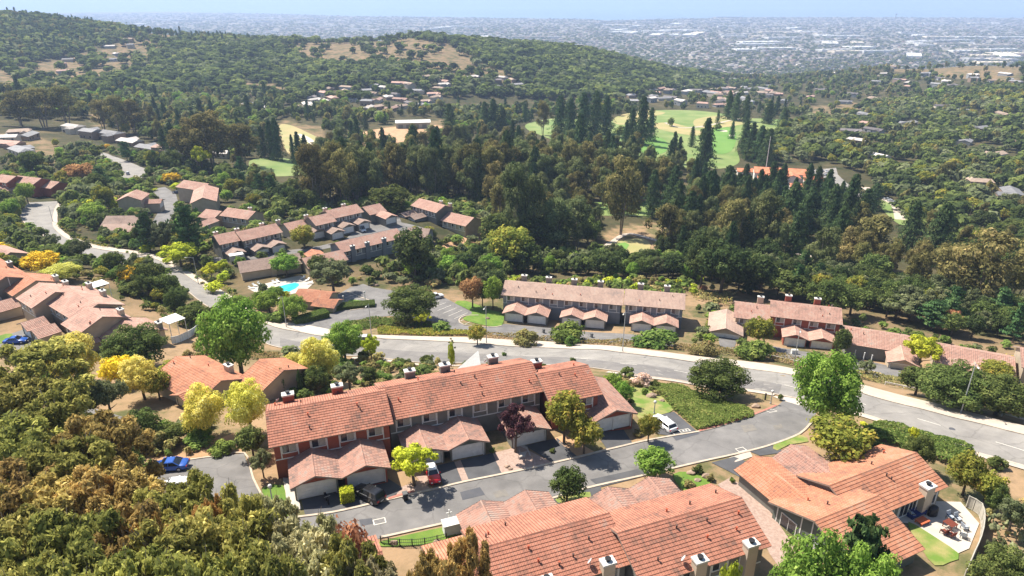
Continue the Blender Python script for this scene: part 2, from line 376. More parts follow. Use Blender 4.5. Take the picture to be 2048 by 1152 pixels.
def ridgecap(mb, a, b, w=.17, h=.07):
    a = Vector(a); b = Vector(b); d = (b - a).normalized(); s_ = d.cross(Vector((0, 0, 1))).normalized(); n = max(1, int((b - a).length / .45))
    for i in range(n):
        p, q = a.lerp(b, i / n), a.lerp(b, (i + 1) / n); z = Vector((0, 0, h + .012 * (i % 2))); lo = Vector((0, 0, -.09))
        u = i * .34 + .17
        mb.quad(p + s_ * w + lo, q + s_ * w + lo, q + z, p + z, uv=[(u, 99.8)] * 4)
        mb.quad(p + z, q + z, q - s_ * w + lo, p - s_ * w + lo, uv=[(u, 99.8)] * 4)

class House:
    def __init__(s, name, cat, label, org, ang, zb, far=False, group=None, px=None):
        s.root = empty(name, (org[0], org[1], zb), ang); s.ang = ang; s.org = np.array(org[:2], float); s.zb = zb; s.far = far
        tag(s.root, label, cat, group, at_px=px)
        s.trim = MB()
    def loc(s, px, py, h):
        q = P(px, py, s.zb + h)[:2] - s.org; c, n = math.cos(s.ang), math.sin(s.ang)
        return q[0] * c + q[1] * n, -q[0] * n + q[1] * c
    def gable(s, x0, x1, y0, y1, eh, wall, roof, axis='x', pitch=.4, ov=.55, zlow=-3., zrise=None, part='wall', rpart='roof', vents=0, cap=True, endwall=None):
        """walls and a gabled roof; x0..y1 are the eave lines"""
        plain = s.far; fl = lambda x, y, z: (x, y, z) if axis == 'x' else (y, x, z)
        if axis == 'x': a0, a1, b0, b1 = x0, x1, y0, y1
        else: a0, a1, b0, b1 = y0, y1, x0, x1
        bm = (b0 + b1) / 2; hd = (b1 - b0) / 2; zr = eh + pitch * hd; w = MB(); zw = eh + pitch * ov - .12
        p = lambda a, b, z: fl(a, b, z)
        A0, A1, B0, B1 = a0 + ov, a1 - ov, b0 + ov, b1 - ov; zt = zr - .14
        for a in (A0, A1): w.quad(p(a, B0, zlow), p(a, B1, zlow), p(a, B1, zw), p(a, bm, zt), p(a, B0, zw), mi=1 if endwall else 0)
        for b in (B0, B1): w.quad(p(A0, b, zlow), p(A1, b, zlow), p(A1, b, zw), p(A0, b, zw))
        wo = w.build(part, [wall, endwall] if endwall else wall, s.root)
        r = MB()
        slope(r, p(a0, b0, eh), p(a1, b0, eh), p(a1, bm, zr), p(a0, bm, zr), plain=plain)
        slope(r, p(a0, b1, eh), p(a1, b1, eh), p(a1, bm, zr), p(a0, bm, zr), plain=plain)
        if cap and not plain: ridgecap(r, p(a0, bm, zr + .02), p(a1, bm, zr + .02))
        ro = r.build(rpart, [roof, TRIM], s.root)
        for k in range(vents):
            t = rng.random() * .86 + .07; side = -1 if k % 3 else 1; q = .15 + .6 * rng.random()
            b = bm + side * hd * q; z = zr - pitch * hd * q; a = a0 + (a1 - a0) * t; v = MB()
            v.tube([p(a, b, z - .1), p(a, b, z + .38)], .09, 6); v.tube([p(a, b, z + .38), p(a, b, z + .45)], .13, 6)
            v.build('roof_vent', VENT if k % 2 else VENT2, ro)
        return wo, ro
    def window(s, x, z0, z1, w, y, face=-1, axis='x', curtain=True, boards=True, far=None):
        """frame standing proud of the wall with a sunk pane; face -1 looks towards smaller y"""
        far = s.far if far is None else far
        fl = (lambda u, d, z: (u, y + face * d, z)) if axis == 'x' else (lambda u, d, z: (y + face * d, u, z))
        def bx(mb, u0, u1, d0, d1, a, b, mi=0):
            q0, q1 = fl(u0, d0, a), fl(u1, d1, b)
            mb.box(min(q0[0], q1[0]), max(q0[0], q1[0]), min(q0[1], q1[1]), max(q0[1], q1[1]), a, b, mi)
        f = MB(); t = .11
        bx(f, x - w / 2 - t, x - w / 2, .0, .07, z0 - t, z1 + t); bx(f, x + w / 2, x + w / 2 + t, .0, .07, z0 - t, z1 + t)
        bx(f, x - w / 2, x + w / 2, .0, .07, z1, z1 + t); bx(f, x - w / 2, x + w / 2, .0, .09, z0 - t, z0)
        bx(f, x - .03, x + .03, .005, .05, z0, z1)
        fo = f.build('window', WHITE, s.root)
        g = MB(); bx(g, x - w / 2, x + w / 2, .0, .02, z0, z1)
        if curtain: bx(g, x + .06, x + w / 2 - .02, .021, .026, z0 + .04, z1 - .04, 1)
        g.build('pane', [GLASS, CURTAIN], fo)
    def chimney(s, x, y, z0, z1, wall, w=1.5, d=.9, pot=True):
        m = MB(); m.box(x - w / 2, x + w / 2, y - d / 2, y + d / 2, z0, z1); c = m.build('chimney', wall, s.root)
        m = MB(); m.box(x - w / 2 - .1, x + w / 2 + .1, y - d / 2 - .1, y + d / 2 + .1, z1, z1 + .22); m.build('chimney_cap', CONC, c)
        if pot:
            m = MB(); m.tube([(x, y, z1 + .2), (x, y, z1 + .42)], .2, 8); m.tube([(x, y, z1 + .46), (x, y, z1 + .56)], .33, 8); m.tube([(x, y, z1 + .3), (x, y, z1 + .5)], .08, 6)
            m.build('flue', DARK, c)
        return c
    def dish(s, x, y, z):
        m = MB(); m.tube([(x, y, z), (x, y, z + .55)], .025, 5); n = Vector((-.6, .6, .5)).normalized(); a = n.cross(Vector((0, 0, 1))).normalized(); b = n.cross(a); c = Vector((x, y, z + .6)); rings = []
        for k in range(5):
            r = .02 + .33 * k / 4; rings.append([tuple(c + (a * math.cos(t) + b * math.sin(t)) * r + n * (r * r * .9)) for t in np.linspace(0, 2 * math.pi, 12, endpoint=False)])
        m.loft(rings, cap=False); m.bar(c, c + n * .4 - Vector((0, 0, .1)), .03); m.build('satellite_dish', DISH, s.root)
    def garage(s, x0, x1, y0, y1, wall, roof, side=-1, eh=2.45, pitch=.38, doors=1, gw=None, doorm=None, zlow=-2.5, axis='y'):
        """garage wing: ridge along y, door in the gable end at y0 (side -1) or y1 (side 1)"""
        far = s.far; ov = .45; g = MB(); xm = (x0 + x1) / 2; hd = (x1 - x0) / 2; zr = eh + pitch * hd
        X0, X1 = x0 + ov, x1 - ov; yf = (y0 + .7) if side < 0 else (y1 - .7); yb = y1 if side < 0 else y0; zw = eh + pitch * ov - .12
        dw = (X1 - X0) - .7; dh = 2.2; a, b = xm - dw / 2, xm + dw / 2
        for x in (X0, X1): g.quad((x, yf, zlow), (x, yb, zlow), (x, yb, zw), (x, yf, zw))
        g.quad((X0, yf, zlow), (a, yf, zlow), (a, yf, zw), (X0, yf, zw)); g.quad((b, yf, zlow), (X1, yf, zlow), (X1, yf, zw), (b, yf, zw))
        g.quad((a, yf, zlow), (b, yf, zlow), (b, yf, 0), (a, yf, 0))
        g.quad((X0, yf, zw), (a, yf, zw), (a, yf, dh), (b, yf, dh), (b, yf, zw), (X1, yf, zw), (xm, yf, zr - .14), mi=1)
        go = g.build('garage', [wall, gw or wall], s.root)
        r = MB()
        slope(r, (x0, y0, eh), (x0, y1, eh), (xm, y1, zr), (xm, y0, zr), plain=far); slope(r, (x1, y0, eh), (x1, y1, eh), (xm, y1, zr), (xm, y0, zr), plain=far)
        if not far: ridgecap(r, (xm, y0, zr + .02), (xm, y1, zr + .02))
        r.build('garage_roof', [roof, TRIM], go)
        yd = yf - side * .12
        ds = [(a, b)] if doors == 1 else [(a, xm - .12), (xm + .12, b)]
        for (p, q) in ds:
            d = MB(); n = 4
            for k in range(n):
                z0, z1 = .03 + (dh - .06) * k / n, .03 + (dh - .06) * (k + 1) / n - .035
                d.box(p, q, min(yd, yd - side * .06), max(yd, yd - side * .06), z0, z1)
            d.box(p, q, min(yd - side * .03, yd - side * .07), max(yd - side * .03, yd - side * .07), .03, dh)
            d.build('garage_door', doorm or DOORM, go)
        if doors == 2:
            d = MB(); d.box(xm - .12, xm + .12, min(yd, yf), max(yd, yf) + .02, 0, dh); d.build('door_post', WHITE, go)
        t = MB()   # white casing round the opening
        for p, q in ((a - .12, a), (b, b + .12)): t.box(p, q, min(yf, yf + side * .05), max(yf, yf + side * .05), 0, dh + .12)
        t.box(a, b, min(yf, yf + side * .05), max(yf, yf + side * .05), dh, dh + .12); t.build('door_casing', WHITE, go)
        return go
    def front_trim(s, xs, z0, z1, y, w=.14):
        for x in xs: s.trim.box(x - w / 2, x + w / 2, y - .045, y, z0, z1)
    def finish(s):
        if s.trim.v: s.trim.build('trim', WHITE, s.root)

def ridge_frame(RL, RR, zb, eh, hd, pitch=.4, ang=None):
    """front-left eave corner, heading and length of a block whose ridge ends are seen at two pixels"""
    zr = zb + eh + pitch * hd; a, b = P(*RL, zr)[:2], P(*RR, zr)[:2]
    t = math.atan2(*(b - a)[::-1]) if ang is None else R(ang)
    d = np.array([math.cos(t), math.sin(t)]); n = np.array([-d[1], d[0]])
    return a - n * hd, t, float((b - a) @ d)

# ---------------------------------------------------------------- shared materials
TRIM = mat('eave_board', (.30, .24, .20), var=.2); VENT = mat('vent_red', (.45, .10, .05)); VENT2 = mat('vent_dark', (.10, .06, .05))
WHITE = mat('white_paint', (.74, .73, .70), var=.12, scale=3); DOORM = mat('garage_door_paint', (.78, .77, .75), var=.12, scale=1.5, objvar=.06)
CREAM = mat('cream_paint', (.60, .52, .40), var=.1); GLASS = mat('window_glass', (.03, .035, .045), rough=.12, spec=.8, var=.3)
CURTAIN = mat('curtain', (.42, .40, .36), var=.2, scale=6); CONC = mat('concrete_cap', (.62, .60, .56), var=.2, scale=4); DARK = mat('dark_metal', (.02, .02, .022), rough=.5)
DISH = mat('dish_grey', (.5, .5, .5)); STEEL = mat('galvanised', (.42, .43, .42), rough=.5, metal=.3)
W_RED = mat('stucco_red', (.33, .095, .06), var=.2, scale=.8, bump=.2); W_GREY = mat('siding_grey', (.20, .195, .175), var=.15, scale=.8, bump=.2)
W_BLUE = mat('siding_bluegrey', (.22, .235, .26), var=.12, scale=.8, bump=.2); W_TAN = mat('stucco_tan', (.44, .36, .27), var=.15, scale=.6, bump=.2)
W_BEIGE = mat('stucco_beige', (.52, .43, .33), var=.12, scale=.6); W_GREEN = mat('panel_grey_green', (.13, .15, .13), var=.15)
RF_RED = roofmat('roof_red_tile', [(0.173, 0.102, 0.081), (0.286, 0.135, 0.093), (0.398, 0.167, 0.111), (0.449, 0.195, 0.128), (0.347, 0.214, 0.166)])
RF_ORG = roofmat('roof_orange_tile', [(0.235, 0.130, 0.093), (0.367, 0.167, 0.106), (0.469, 0.200, 0.115), (0.490, 0.242, 0.149), (0.398, 0.260, 0.187)])
RF_MIX = roofmat('roof_mixed_tile', [(0.168, 0.126, 0.108), (0.292, 0.181, 0.147), (0.393, 0.214, 0.162), (0.381, 0.251, 0.201), (0.292, 0.247, 0.217)])
RF_PINK = roofmat('roof_faded_tile', [(0.281, 0.203, 0.168), (0.393, 0.241, 0.190), (0.482, 0.279, 0.217), (0.494, 0.339, 0.267), (0.393, 0.312, 0.267)])
RF_BROWN = roofmat('roof_brown_tile', [(0.198, 0.154, 0.132), (0.308, 0.220, 0.182), (0.374, 0.270, 0.220), (0.341, 0.286, 0.242)])
RF_FADE = roofmat('roof_pale_tile', [(0.308, 0.237, 0.204), (0.418, 0.292, 0.237), (0.495, 0.347, 0.275), (0.462, 0.374, 0.314)], groove=.35)
RF_TERRA = mat('roof_terracotta', (.62, .24, .13), col2=(.5, .17, .09), scale=.4)
RF_SHING = mat('roof_grey_shingle', (.26, .255, .26), var=.25, scale=.5, objvar=.25); RF_TANS = mat('roof_tan_shingle', (.36, .27, .21), var=.25, scale=.5, objvar=.2)
RF_WHITE = mat('roof_white', (.72, .72, .70), var=.08, scale=.2)

HOUSES = {}
# ---- near front row: three joined units seen across the street
def row_unit(key, name, label, RL, RR, zb, eh, hd, ang, wall, roof, **k):
    far = k.get('far', False); o, t, L = ridge_frame(RL, RR, zb, eh, hd, k.get('pitch', .4), ang)
    if k.get('dx'): d = np.array([math.cos(t), math.sin(t)]); o = o + d * k['dx'][0]; L = L - k['dx'][0] + k['dx'][1]
    h = House(name, k.get('cat', 'townhouse'), label, o, t, zb, far, k.get('group'), px=k.get('px')); h.L = L; h.hd = hd; h.eh = eh
    h.gable(0, L, 0, 2 * hd, eh, wall, roof, vents=k.get('vents', 0), endwall=k.get('endwall'), pitch=k.get('pitch', .4)); HOUSES[key] = h
    n = k.get('win', 0)
    if n:
        top = eh - .05 if far else eh; sp = (L - 1.2) / n
        for i in range(n):
            x = .6 + sp * (i + .5); h.window(x, eh - 1.55, eh - .35, 1.7, .55)
            if not far: h.front_trim((x - 1.05, x + 1.05), eh - 2.4, eh - .02, .55)
        if not far: h.trim.box(.6, L - .6, .5, .55, eh - 2.5, eh - 2.36)
    for (x, wl_) in k.get('chim', ()): h.chimney(x, 2 * hd - 1.1 if k.get('cb', 1) else .3, eh if k.get('cb', 1) else -.5, eh + k.get('cz', 1.7), wl_, w=1.5)
    return h

h = row_unit('A1', 'townhouse', 'red stucco townhouse block with four upper windows behind the black car', (530.6, 824), (772, 783.5), -8, 5.2, 5.3, 19.5, W_RED, RF_RED, vents=7, win=4, chim=((3.0, W_RED), (9.7, W_RED)), px=None)
h.garage(2.0, 8.2, -5.6, .5, W_GREY, RF_MIX, gw=W_RED); h.garage(8.2, 14.4, -5.6, .5, W_RED, RF_MIX, gw=W_RED)
h.dish(1.6, 2 * h.hd - 1.5, 5.9)
h = row_unit('A2', 'townhouse', 'grey townhouse block with the long tiled roof behind the purple tree', (757, 778), (1065, 724.5), -8.6, 5.2, 5.3, 19.5, W_GREY, RF_RED, vents=9, win=6, chim=((5.3, W_GREY), (10.7, W_GREY), (18.4, W_GREY)))
h.garage(1.5, 7.2, -5.5, .5, W_GREY, RF_MIX, gw=W_GREEN); h.garage(7.2, 13.1, -5.5, .5, W_GREY, RF_MIX, gw=W_GREEN); h.garage(16.0, 22.2, -5.6, .5, W_GREY, RF_MIX, gw=W_GREEN); h.dish(17.2, 2 * h.hd - 1.3, 5.9)
h = row_unit('A3', 'townhouse', 'red end townhouse with a low twin-door garage at the end of its row', (1073.6, 748.4), (1177.8, 731.4), -9, 5.2, 5.3, 19.5, W_RED, RF_RED, vents=4, win=2, chim=((1.6, W_RED),))
h.garage(h.L - 2.6, h.L + 4.6, -2.6, 8.2, W_RED, RF_MIX, gw=W_RED, doors=2)
# ---- bottom row, seen from behind its garages
h = row_unit('B1', 'townhouse', 'townhouse block at the bottom edge with pale twin garage roofs facing the street', (950, 1099.5), (1223, 1031), -8, 5.2, 5.3, 20.5, W_GREY, RF_RED, vents=9, win=4)
for q in ((962, 1001, 984, 1045, 0), (1049.8, 980.5, 1076.5, 1019, 1)):
    x, y = h.loc(q[0], q[1], 3.6); h.garage(x - 3.1, x + 3.1, 2 * h.hd - .5, y, W_GREY, RF_MIX, side=1)
h.chimney(h.L - 2.9, .1, -.5, 6.3, W_BEIGE, w=1.3); h.chimney(h.L - 9.5, .1, -.5, 6.3, W_BEIGE, w=1.3); h.dish(h.L - 4.4, .9, 5.6)
h = row_unit('B2', 'townhouse', 'townhouse block at the bottom edge right of its neighbour with two pale chimneys', (1233.6, 1067), (1490.4, 1002), -8, 5.2, 5.3, 20.5, W_GREY, RF_RED, vents=9, win=4)
for q in ((1215, 974, 0), (1297, 954, 1)):
    x, y = h.loc(q[0], q[1], 3.6); h.garage(x - 3.1, x + 3.1, 2 * h.hd - .5, y, W_GREY, RF_MIX, side=1)
h.chimney(h.L - 2.7, .1, -.5, 6.3, W_BEIGE, w=1.3); h.chimney(h.L - 8.9, .1, -.5, 6.3, W_BEIGE, w=1.3); h.dish(h.L - 10.2, .9, 5.6)
h = row_unit('B0', 'house', 'low tiled house at the bottom edge behind the dead-topped tree', (862, 1131), (930, 1116), -8, 2.8, 5.0, 20.5, W_GREY, RF_ORG, vents=1, cat='house', dx=(0, 2))
h = row_unit('B00', 'house', 'low tiled house mostly hidden by the reddish tree at the bottom', (672, 1127), (764, 1100), -8, 2.8, 4.6, 20.5, W_GREY, RF_RED, cat='house')
# ---- the L-shaped one-storey house with the patio
h = row_unit('C1', 'house', 'sprawling one-storey house with orange tiled roofs beside the furnished patio', (1658.5, 971.6), (1831, 903.5), -9, 2.8, 4.8, 24.8, W_GREY, RF_ORG, vents=5, cat='house')
for x, w in ((h.L - 10.0, 1.6), (h.L - 6.9, 1.5), (h.L - 5.4, 1.2), (h.L - 2.0, 1.7)): h.window(x, .35, 2.25, w, .55, curtain=False); 
h.front_trim((h.L - 11.1, h.L - 8.8, h.L - 7.9, h.L - 4.6, h.L - .9), 0, 2.9, .55)
h.chimney(h.L - 3.7, .35, -.5, 3.9, W_BEIGE, w=1.5, d=1.1)
x0, y0 = h.loc(1628.9, 1041, 5.3); x1, y1 = h.loc(1742.3, 999.5, 5.3)
C2 = (x0, x1, y0); h.gable(x0, x1 + 1.5, y0 - 6.6, y0 + 6.6, 2.8, W_GREEN, RF_ORG, vents=4, pitch=.36, part='wing_wall', rpart='wing_roof')
wx = x0 + .55
for y, w in ((y0 + 3.6, 2.2), (y0 - 4.1, 1.6)): h.window(y, .3, 2.4, w, wx, face=-1, axis='y', curtain=False)
m = MB(); m.box(wx - .06, wx, y0 - 1.2, y0 - .2, 0, 2.15); d = m.build('door', WHITE, h.root); m = MB(); m.box(wx - .1, wx - .06, y0 - .42, y0 - .34, .95, 1.1); m.build('handle', DARK, d)
for y in (y0 - 6.0, y0 - 2.6, y0 + .4, y0 + 1.9, y0 + 5.4): h.trim.box(wx - .05, wx, y - .07, y + .07, 0, 2.8 + .36 * (6.6 - abs(y - y0)) - .3)
for q in ((1508.5, 908.8), (1581.8, 886)):
    x, y = h.loc(q[0], q[1], 3.9); h.garage(x - 3.2, x + 3.2, (y0 + 4.0) if q[0] < 1520 else 6.6, y, W_GREY, RF_ORG if q[0] < 1520 else RF_MIX, side=1)
# ---- left one-storey house behind the yellow flowering trees
h = row_unit('D1', 'house', 'one-storey tiled house under the big broad green tree on the left', (351, 713), (472, 748), -12, 2.8, 5.0, -36, W_TAN, RF_ORG, vents=4, cat='house', chim=((9.5, W_BEIGE),), cz=1.6)
x, y = h.loc(425, 754, 3.9); xf, yf_ = h.loc(358, 787, 3.9); h.garage(xf - 3.1, xf + 3.1, yf_ - .2, 1.5, W_TAN, RF_ORG, doors=1, doorm=CREAM)
x, y = h.loc(530, 723, 5.0); x2, y2 = h.loc(573.4, 734, 5.0); h.gable(x - 1.5, x2 + .6, y - 4.8, y + 4.8, 3.1, W_TAN, RF_ORG, vents=1, part='wing_wall', rpart='wing_roof')
# ---- stepped row on the left
EA = -37.5
EL = dict(E0='tan townhouse with a stepped tiled roof nearest the grey gabled house', E1='townhouse second from the top in the stepped row on the left', E2='townhouse with the longest ridge in the stepped row on the left', E3='townhouse above the twin front garages in the stepped row on the left', E4='low end house with a white fence in the stepped row on the left', EE='grey gabled two-storey house at the left edge with white trim')
h = row_unit('EE', 'townhouse', EL['EE'], (-60, 510), (21.5, 551), -18, 5.4, 5.6, EA, W_GREY, RF_ORG, vents=2, chim=((12, W_GREY),))
x1 = h.L - .55
h.window(2.6, 1.6, 2.8, 1.8, x1, face=1, axis='y'); 
for y in (.6, 3.3, 6.0): h.trim.box(x1, x1 + .05, y, y + .15, -1, 5.4 + .4 * (5.6 - abs(y - 5.6)) - .3)
h = row_unit('E0', 'townhouse', EL['E0'], (44, 545), (77, 560), -18, 4.4, 5.4, EA, W_TAN, RF_ORG, vents=2, chim=((7.5, W_BEIGE),))
x, y = h.loc(8, 636, 3.6); h.garage(4, 11, -7.5, .5, W_TAN, RF_PINK)
h = row_unit('E1', 'townhouse', EL['E1'], (78, 565), (122, 579), -18, 5.2, 5.3, EA, W_TAN, RF_PINK, vents=3, win=2, chim=((3.0, W_BEIGE),), dx=(0, .6))
h = row_unit('E2', 'townhouse', EL['E2'], (135, 574), (196, 608), -18, 5.0, 5.3, EA, W_TAN, RF_PINK, vents=6, win=4, chim=((2.0, W_BEIGE), (9.0, W_BEIGE)), dx=(-1.5, 0))
h = row_unit('E3', 'townhouse', EL['E3'], (170, 613), (210, 632), -18, 5.0, 5.3, EA, W_TAN, RF_PINK, vents=3, win=2, chim=((6.5, W_BEIGE),))
for a, b in (((40, 646), 0), ((62, 661), 1)):
    x, y = h.loc(a[0], a[1], 3.6); h.garage(x - 2.9, x + 2.9, y, .5, W_TAN, RF_PINK)
h = row_unit('E4', 'townhouse', EL['E4'], (242, 637), (282, 655), -18, 2.8, 5.3, EA, W_BEIGE, RF_PINK, vents=2, chim=((8.4, W_GREY),), dx=(-1, 1))
x, y = h.loc(90, 698, 3.6); h.garage(x - 3.0, x + 3.0, y, -.2, W_TAN, RF_PINK)
# ---- middle row along the far side of the main road
h = row_unit('F1', 'townhouse', 'long blue-grey townhouse row with two pairs of garages below the hedge trees', (1009.9, 560.6), (1249.4, 577.2), -29, 5.2, 5.3, -12, W_BLUE, RF_FADE, vents=8, win=8, chim=((4.6, W_GREY), (11.5, W_GREY), (18.6, W_GREY), (25.8, W_GREY)), cz=2.2)
h.garage(1.6, 7.7, -5.6, .5, W_GREY, RF_PINK); h.garage(7.7, 13.8, -5.6, .5, W_GREY, RF_PINK); h.garage(16.7, 22.8, -5.0, .5, W_GREY, RF_PINK); h.garage(22.8, 28.9, -5.0, .5, W_GREY, RF_PINK)
h = row_unit('F2', 'townhouse', 'right-hand blue-grey townhouse block with four windows and one garage pair', (1250, 578.6), (1371, 586.5), -28.7, 5.1, 5.3, -12, W_BLUE, RF_FADE, vents=5, win=4, chim=((4.0, W_GREY), (11.0, W_GREY)), cz=2.2)
h.garage(2.0, 8.1, -5.4, .5, W_GREY, RF_PINK); h.garage(8.1, 14.2, -5.4, .5, W_GREY, RF_PINK)
h = row_unit('G0', 'townhouse', 'tan townhouse with a wide twin-door garage left of the red one', (1469.5, 603), (1542.4, 616), -29.5, 4.6, 5.3, -17, W_TAN, RF_PINK, vents=3, win=2, chim=((6.5, W_BEIGE),), cz=2.4)
h.garage(-6.0, 2.6, -6.0, 6.0, W_TAN, RF_FADE, doors=2)
h = row_unit('G1', 'townhouse', 'brick-red two-storey townhouse with two garages across the main road', (1540.7, 600.5), (1685.5, 623), -29, 5.2, 5.3, -17, W_RED, RF_PINK, vents=5, win=4, chim=((4.7, W_RED), (11.7, W_RED)), cz=2.2)
h.garage(3.0, 9.1, -5.6, .5, W_RED, RF_PINK, gw=W_RED); h.garage(9.1, 15.2, -5.6, .5, W_RED, RF_PINK, gw=W_RED); h.dish(15.2, 8.6, 5.8)
h = row_unit('G3', 'house', 'low pink-roofed house with a front garage right of the red townhouse', (1690, 652.6), (1822, 676), -26.5, 2.8, 5.1, -22, W_GREY, RF_PINK, vents=3, cat='house')
h.garage(h.L * .62, h.L * .62 + 6.4, -5.5, 2, W_TAN, RF_PINK, doorm=CREAM)
h = row_unit('G4', 'house', 'low pink-roofed house behind the dark oaks at the right', (1872, 686), (2032, 719), -25, 2.8, 5.4, -26, W_TAN, RF_PINK, vents=2, cat='house'); h.garage(4, 10.6, -4.6, 3, W_TAN, RF_PINK)
h = row_unit('G5', 'house', 'tiled house cut off by the right edge', (2040, 695), (2110, 712), -24, 4.2, 5.2, -26, W_TAN, RF_PINK, cat='house')
# ---- far cluster by the pool
o2 = lambda x, y: (320 + x / 5.12, 380 + y / 5.12)
o3 = lambda x, y: (660 + x / 5.12, 380 + y / 5.12)
o4 = lambda x, y: (x / 4.518, 225 + y / 4.518)
h = row_unit('H1a', 'townhouse', 'left unit of the grey two-storey row beside the carport', o2(545, 465), o2(770, 428), -32, 5, 5.2, 40, W_GREY, RF_PINK, win=2, chim=((2, W_BEIGE),)); h.garage(.8, 6.8, -5.5, .5, W_GREY, RF_BROWN)
h = row_unit('H1b', 'townhouse', 'right unit of the grey two-storey row left of the pool trees', o2(772, 430), o2(1175, 335), -32, 5.1, 5.2, 42, W_GREY, RF_PINK, win=4, chim=((2, W_BEIGE), (11, W_BEIGE)))
h.garage(1.6, 7.4, -5.5, .5, W_GREY, RF_BROWN); h.garage(7.4, 13.2, -5.5, .5, W_GREY, RF_BROWN)
h = row_unit('H2a', 'house', 'one-storey beige house with a tall chimney between two grey rows', o2(1262, 345), o2(1500, 290), -32, 2.8, 5.2, 42, W_BEIGE, RF_PINK, cat='house', chim=((-.2, W_BEIGE),), cz=2.4)
h.garage(5.5, 11.3, -6, .5, W_GREY, RF_BROWN)
h = row_unit('H2b', 'townhouse', 'tan-walled middle unit of the upper grey row', o2(1520, 280), o2(1730, 230), -32, 5, 5.2, 42, W_GREY, RF_PINK, win=2, chim=((1, W_BEIGE),)); h.garage(3.0, 8.8, -5.5, .5, W_GREY, RF_BROWN)
h = row_unit('H2c', 'townhouse', 'longest unit of the upper grey row above the white van', o2(1690, 212), o3(270, 142), -32, 5.1, 5.2, 42, W_GREY, RF_PINK, win=4, chim=((2, W_BEIGE), (10, W_BEIGE)))
h.garage(.8, 6.6, -5.5, .5, W_GREY, RF_BROWN); h.garage(7.5, 13.3, -5.5, .5, W_GREY, RF_BROWN)
h = row_unit('H2d', 'house', 'low end house of the upper grey row with a garage facing right', o3(330, 175), o3(432, 146), -32.5, 2.9, 5.4, 42, W_GREY, RF_PINK, cat='house', dx=(0, 3)); h.garage(2.4, 8.4, -7.5, .5, W_GREY, RF_PINK)
h = row_unit('H3', 'townhouse', 'two-storey grey house with a twin garage below the round dark tree', o3(915, 85), o3(1190, 155), -36, 5.1, 5.2, -42, W_GREY, RF_PINK, win=4, chim=((9, W_BEIGE), (14.5, W_BEIGE)))
h.garage(-1.4, 4.4, -6.5, .5, W_GREY, RF_BROWN); h.garage(4.4, 10.2, -6.5, .5, W_GREY, RF_BROWN)
h = row_unit('H3b', 'house', 'low tan house at the top of the bare slope', o3(1215, 225), o3(1460, 290), -37, 2.9, 5.6, -36, W_TAN, RF_PINK, cat='house', win=3)
h = row_unit('H4', 'townhouse', 'grey two-storey row with tall chimneys on its near wall', o3(45, 540), o3(680, 390), -33.5, 5.2, 5.2, 40, W_BLUE, RF_PINK, win=6, chim=((4, W_BLUE), (9.5, W_BLUE), (16, W_BLUE)), cb=0, cz=1.3)
h = row_unit('H4b', 'house', 'low house with a brown tiled roof right of the dark pine', o3(800, 385), o3(1040, 385), -34, 2.8, 5.2, -10, W_BLUE, RF_BROWN, cat='house')
h = row_unit('H5', 'house', 'long low brown-roofed house behind the bright green pool tree', o2(790, 738), o2(1440, 668), -31.5, 2.8, 5.0, 26, W_BEIGE, RF_BROWN, cat='house', chim=((10, W_BEIGE),), cb=0, cz=1.5)
h = row_unit('H5b', 'house', 'low pink-roofed house joining the long row to the two-storey block', o2(1450, 700), o2(1830, 590), -31.5, 2.8, 5.0, 36, W_BEIGE, RF_PINK, cat='house')
h.garage(4, 9.8, 9.5, 15, W_BEIGE, RF_ORG, side=1)
h = row_unit('Hx', 'townhouse', 'two-storey tan house among trees above the grey row', o2(690, 180), o2(960, 228), -36, 4.8, 5.0, -22, W_TAN, RF_PINK, win=3, chim=((8, W_BEIGE),))
h = row_unit('Hy', 'house', 'low pale-roofed house left of the two-storey tan one', o2(470, 195), o2(640, 215), -35, 2.8, 5.0, -22, W_TAN, RF_PINK, cat='house'); h.garage(5, 11, -9, .5, W_BEIGE, RF_PINK)
h = row_unit('I1', 'townhouse', 'blank-walled beige townhouse left of the cul-de-sac', o4(1150, 755), o4(1235, 695), -37, 5, 5.3, None, W_TAN, RF_PINK, endwall=W_TAN)
h.garage(h.L * .3, h.L * .3 + 6, -6.5, .5, W_TAN, RF_PINK)
h = row_unit('I2', 'townhouse', 'large tan gabled townhouse right of the cul-de-sac', (405, 395.5), (411, 369), -37, 5, 5.4, None, W_TAN, RF_PINK, endwall=W_TAN)
h = row_unit('I3', 'townhouse', 'townhouse roof behind the yellow tree at the cul-de-sac', o4(1660, 610), o4(1900, 640), -38, 4.6, 5.4, -25, W_TAN, RF_PINK)
h = row_unit('I4', 'house', 'low house with skylights below the blank-walled townhouse', o4(960, 935), o4(1290, 925), -36.5, 2.8, 6.0, 2, W_BEIGE, RF_BROWN, cat='house'); h.gable(3, 17, -7, 2, 2.7, W_BEIGE, RF_FADE, part='wing_wall', rpart='wing_roof')
h = row_unit('J1', 'townhouse', 'two-storey pink-roofed row at the left edge below the suburb', o4(10, 560), o4(150, 575), -36, 5, 5.2, -20, W_RED, RF_PINK, win=2); h.garage(1, 7, -6, .5, W_TAN, RF_PINK)
h = row_unit('J2', 'townhouse', 'second unit of the pink-roofed row at the left edge', o4(160, 570), o4(355, 600), -37, 5, 5.2, -20, W_RED, RF_PINK, win=4); h.garage(0, 6, -6, .5, W_TAN, RF_PINK)
h = row_unit('J3', 'house', 'low end roof of the pink-roofed row at the left edge', o4(410, 612), o4(520, 632), -37, 2.9, 5.2, -20, W_RED, RF_PINK, cat='house')
h = row_unit('K1', 'house', 'house at the left edge above the stepped row', (-30, 488), (38, 500), -24, 3.4, 5, -30, W_TAN, RF_PINK, cat='house', win=2)
for h in HOUSES.values(): h.finish()

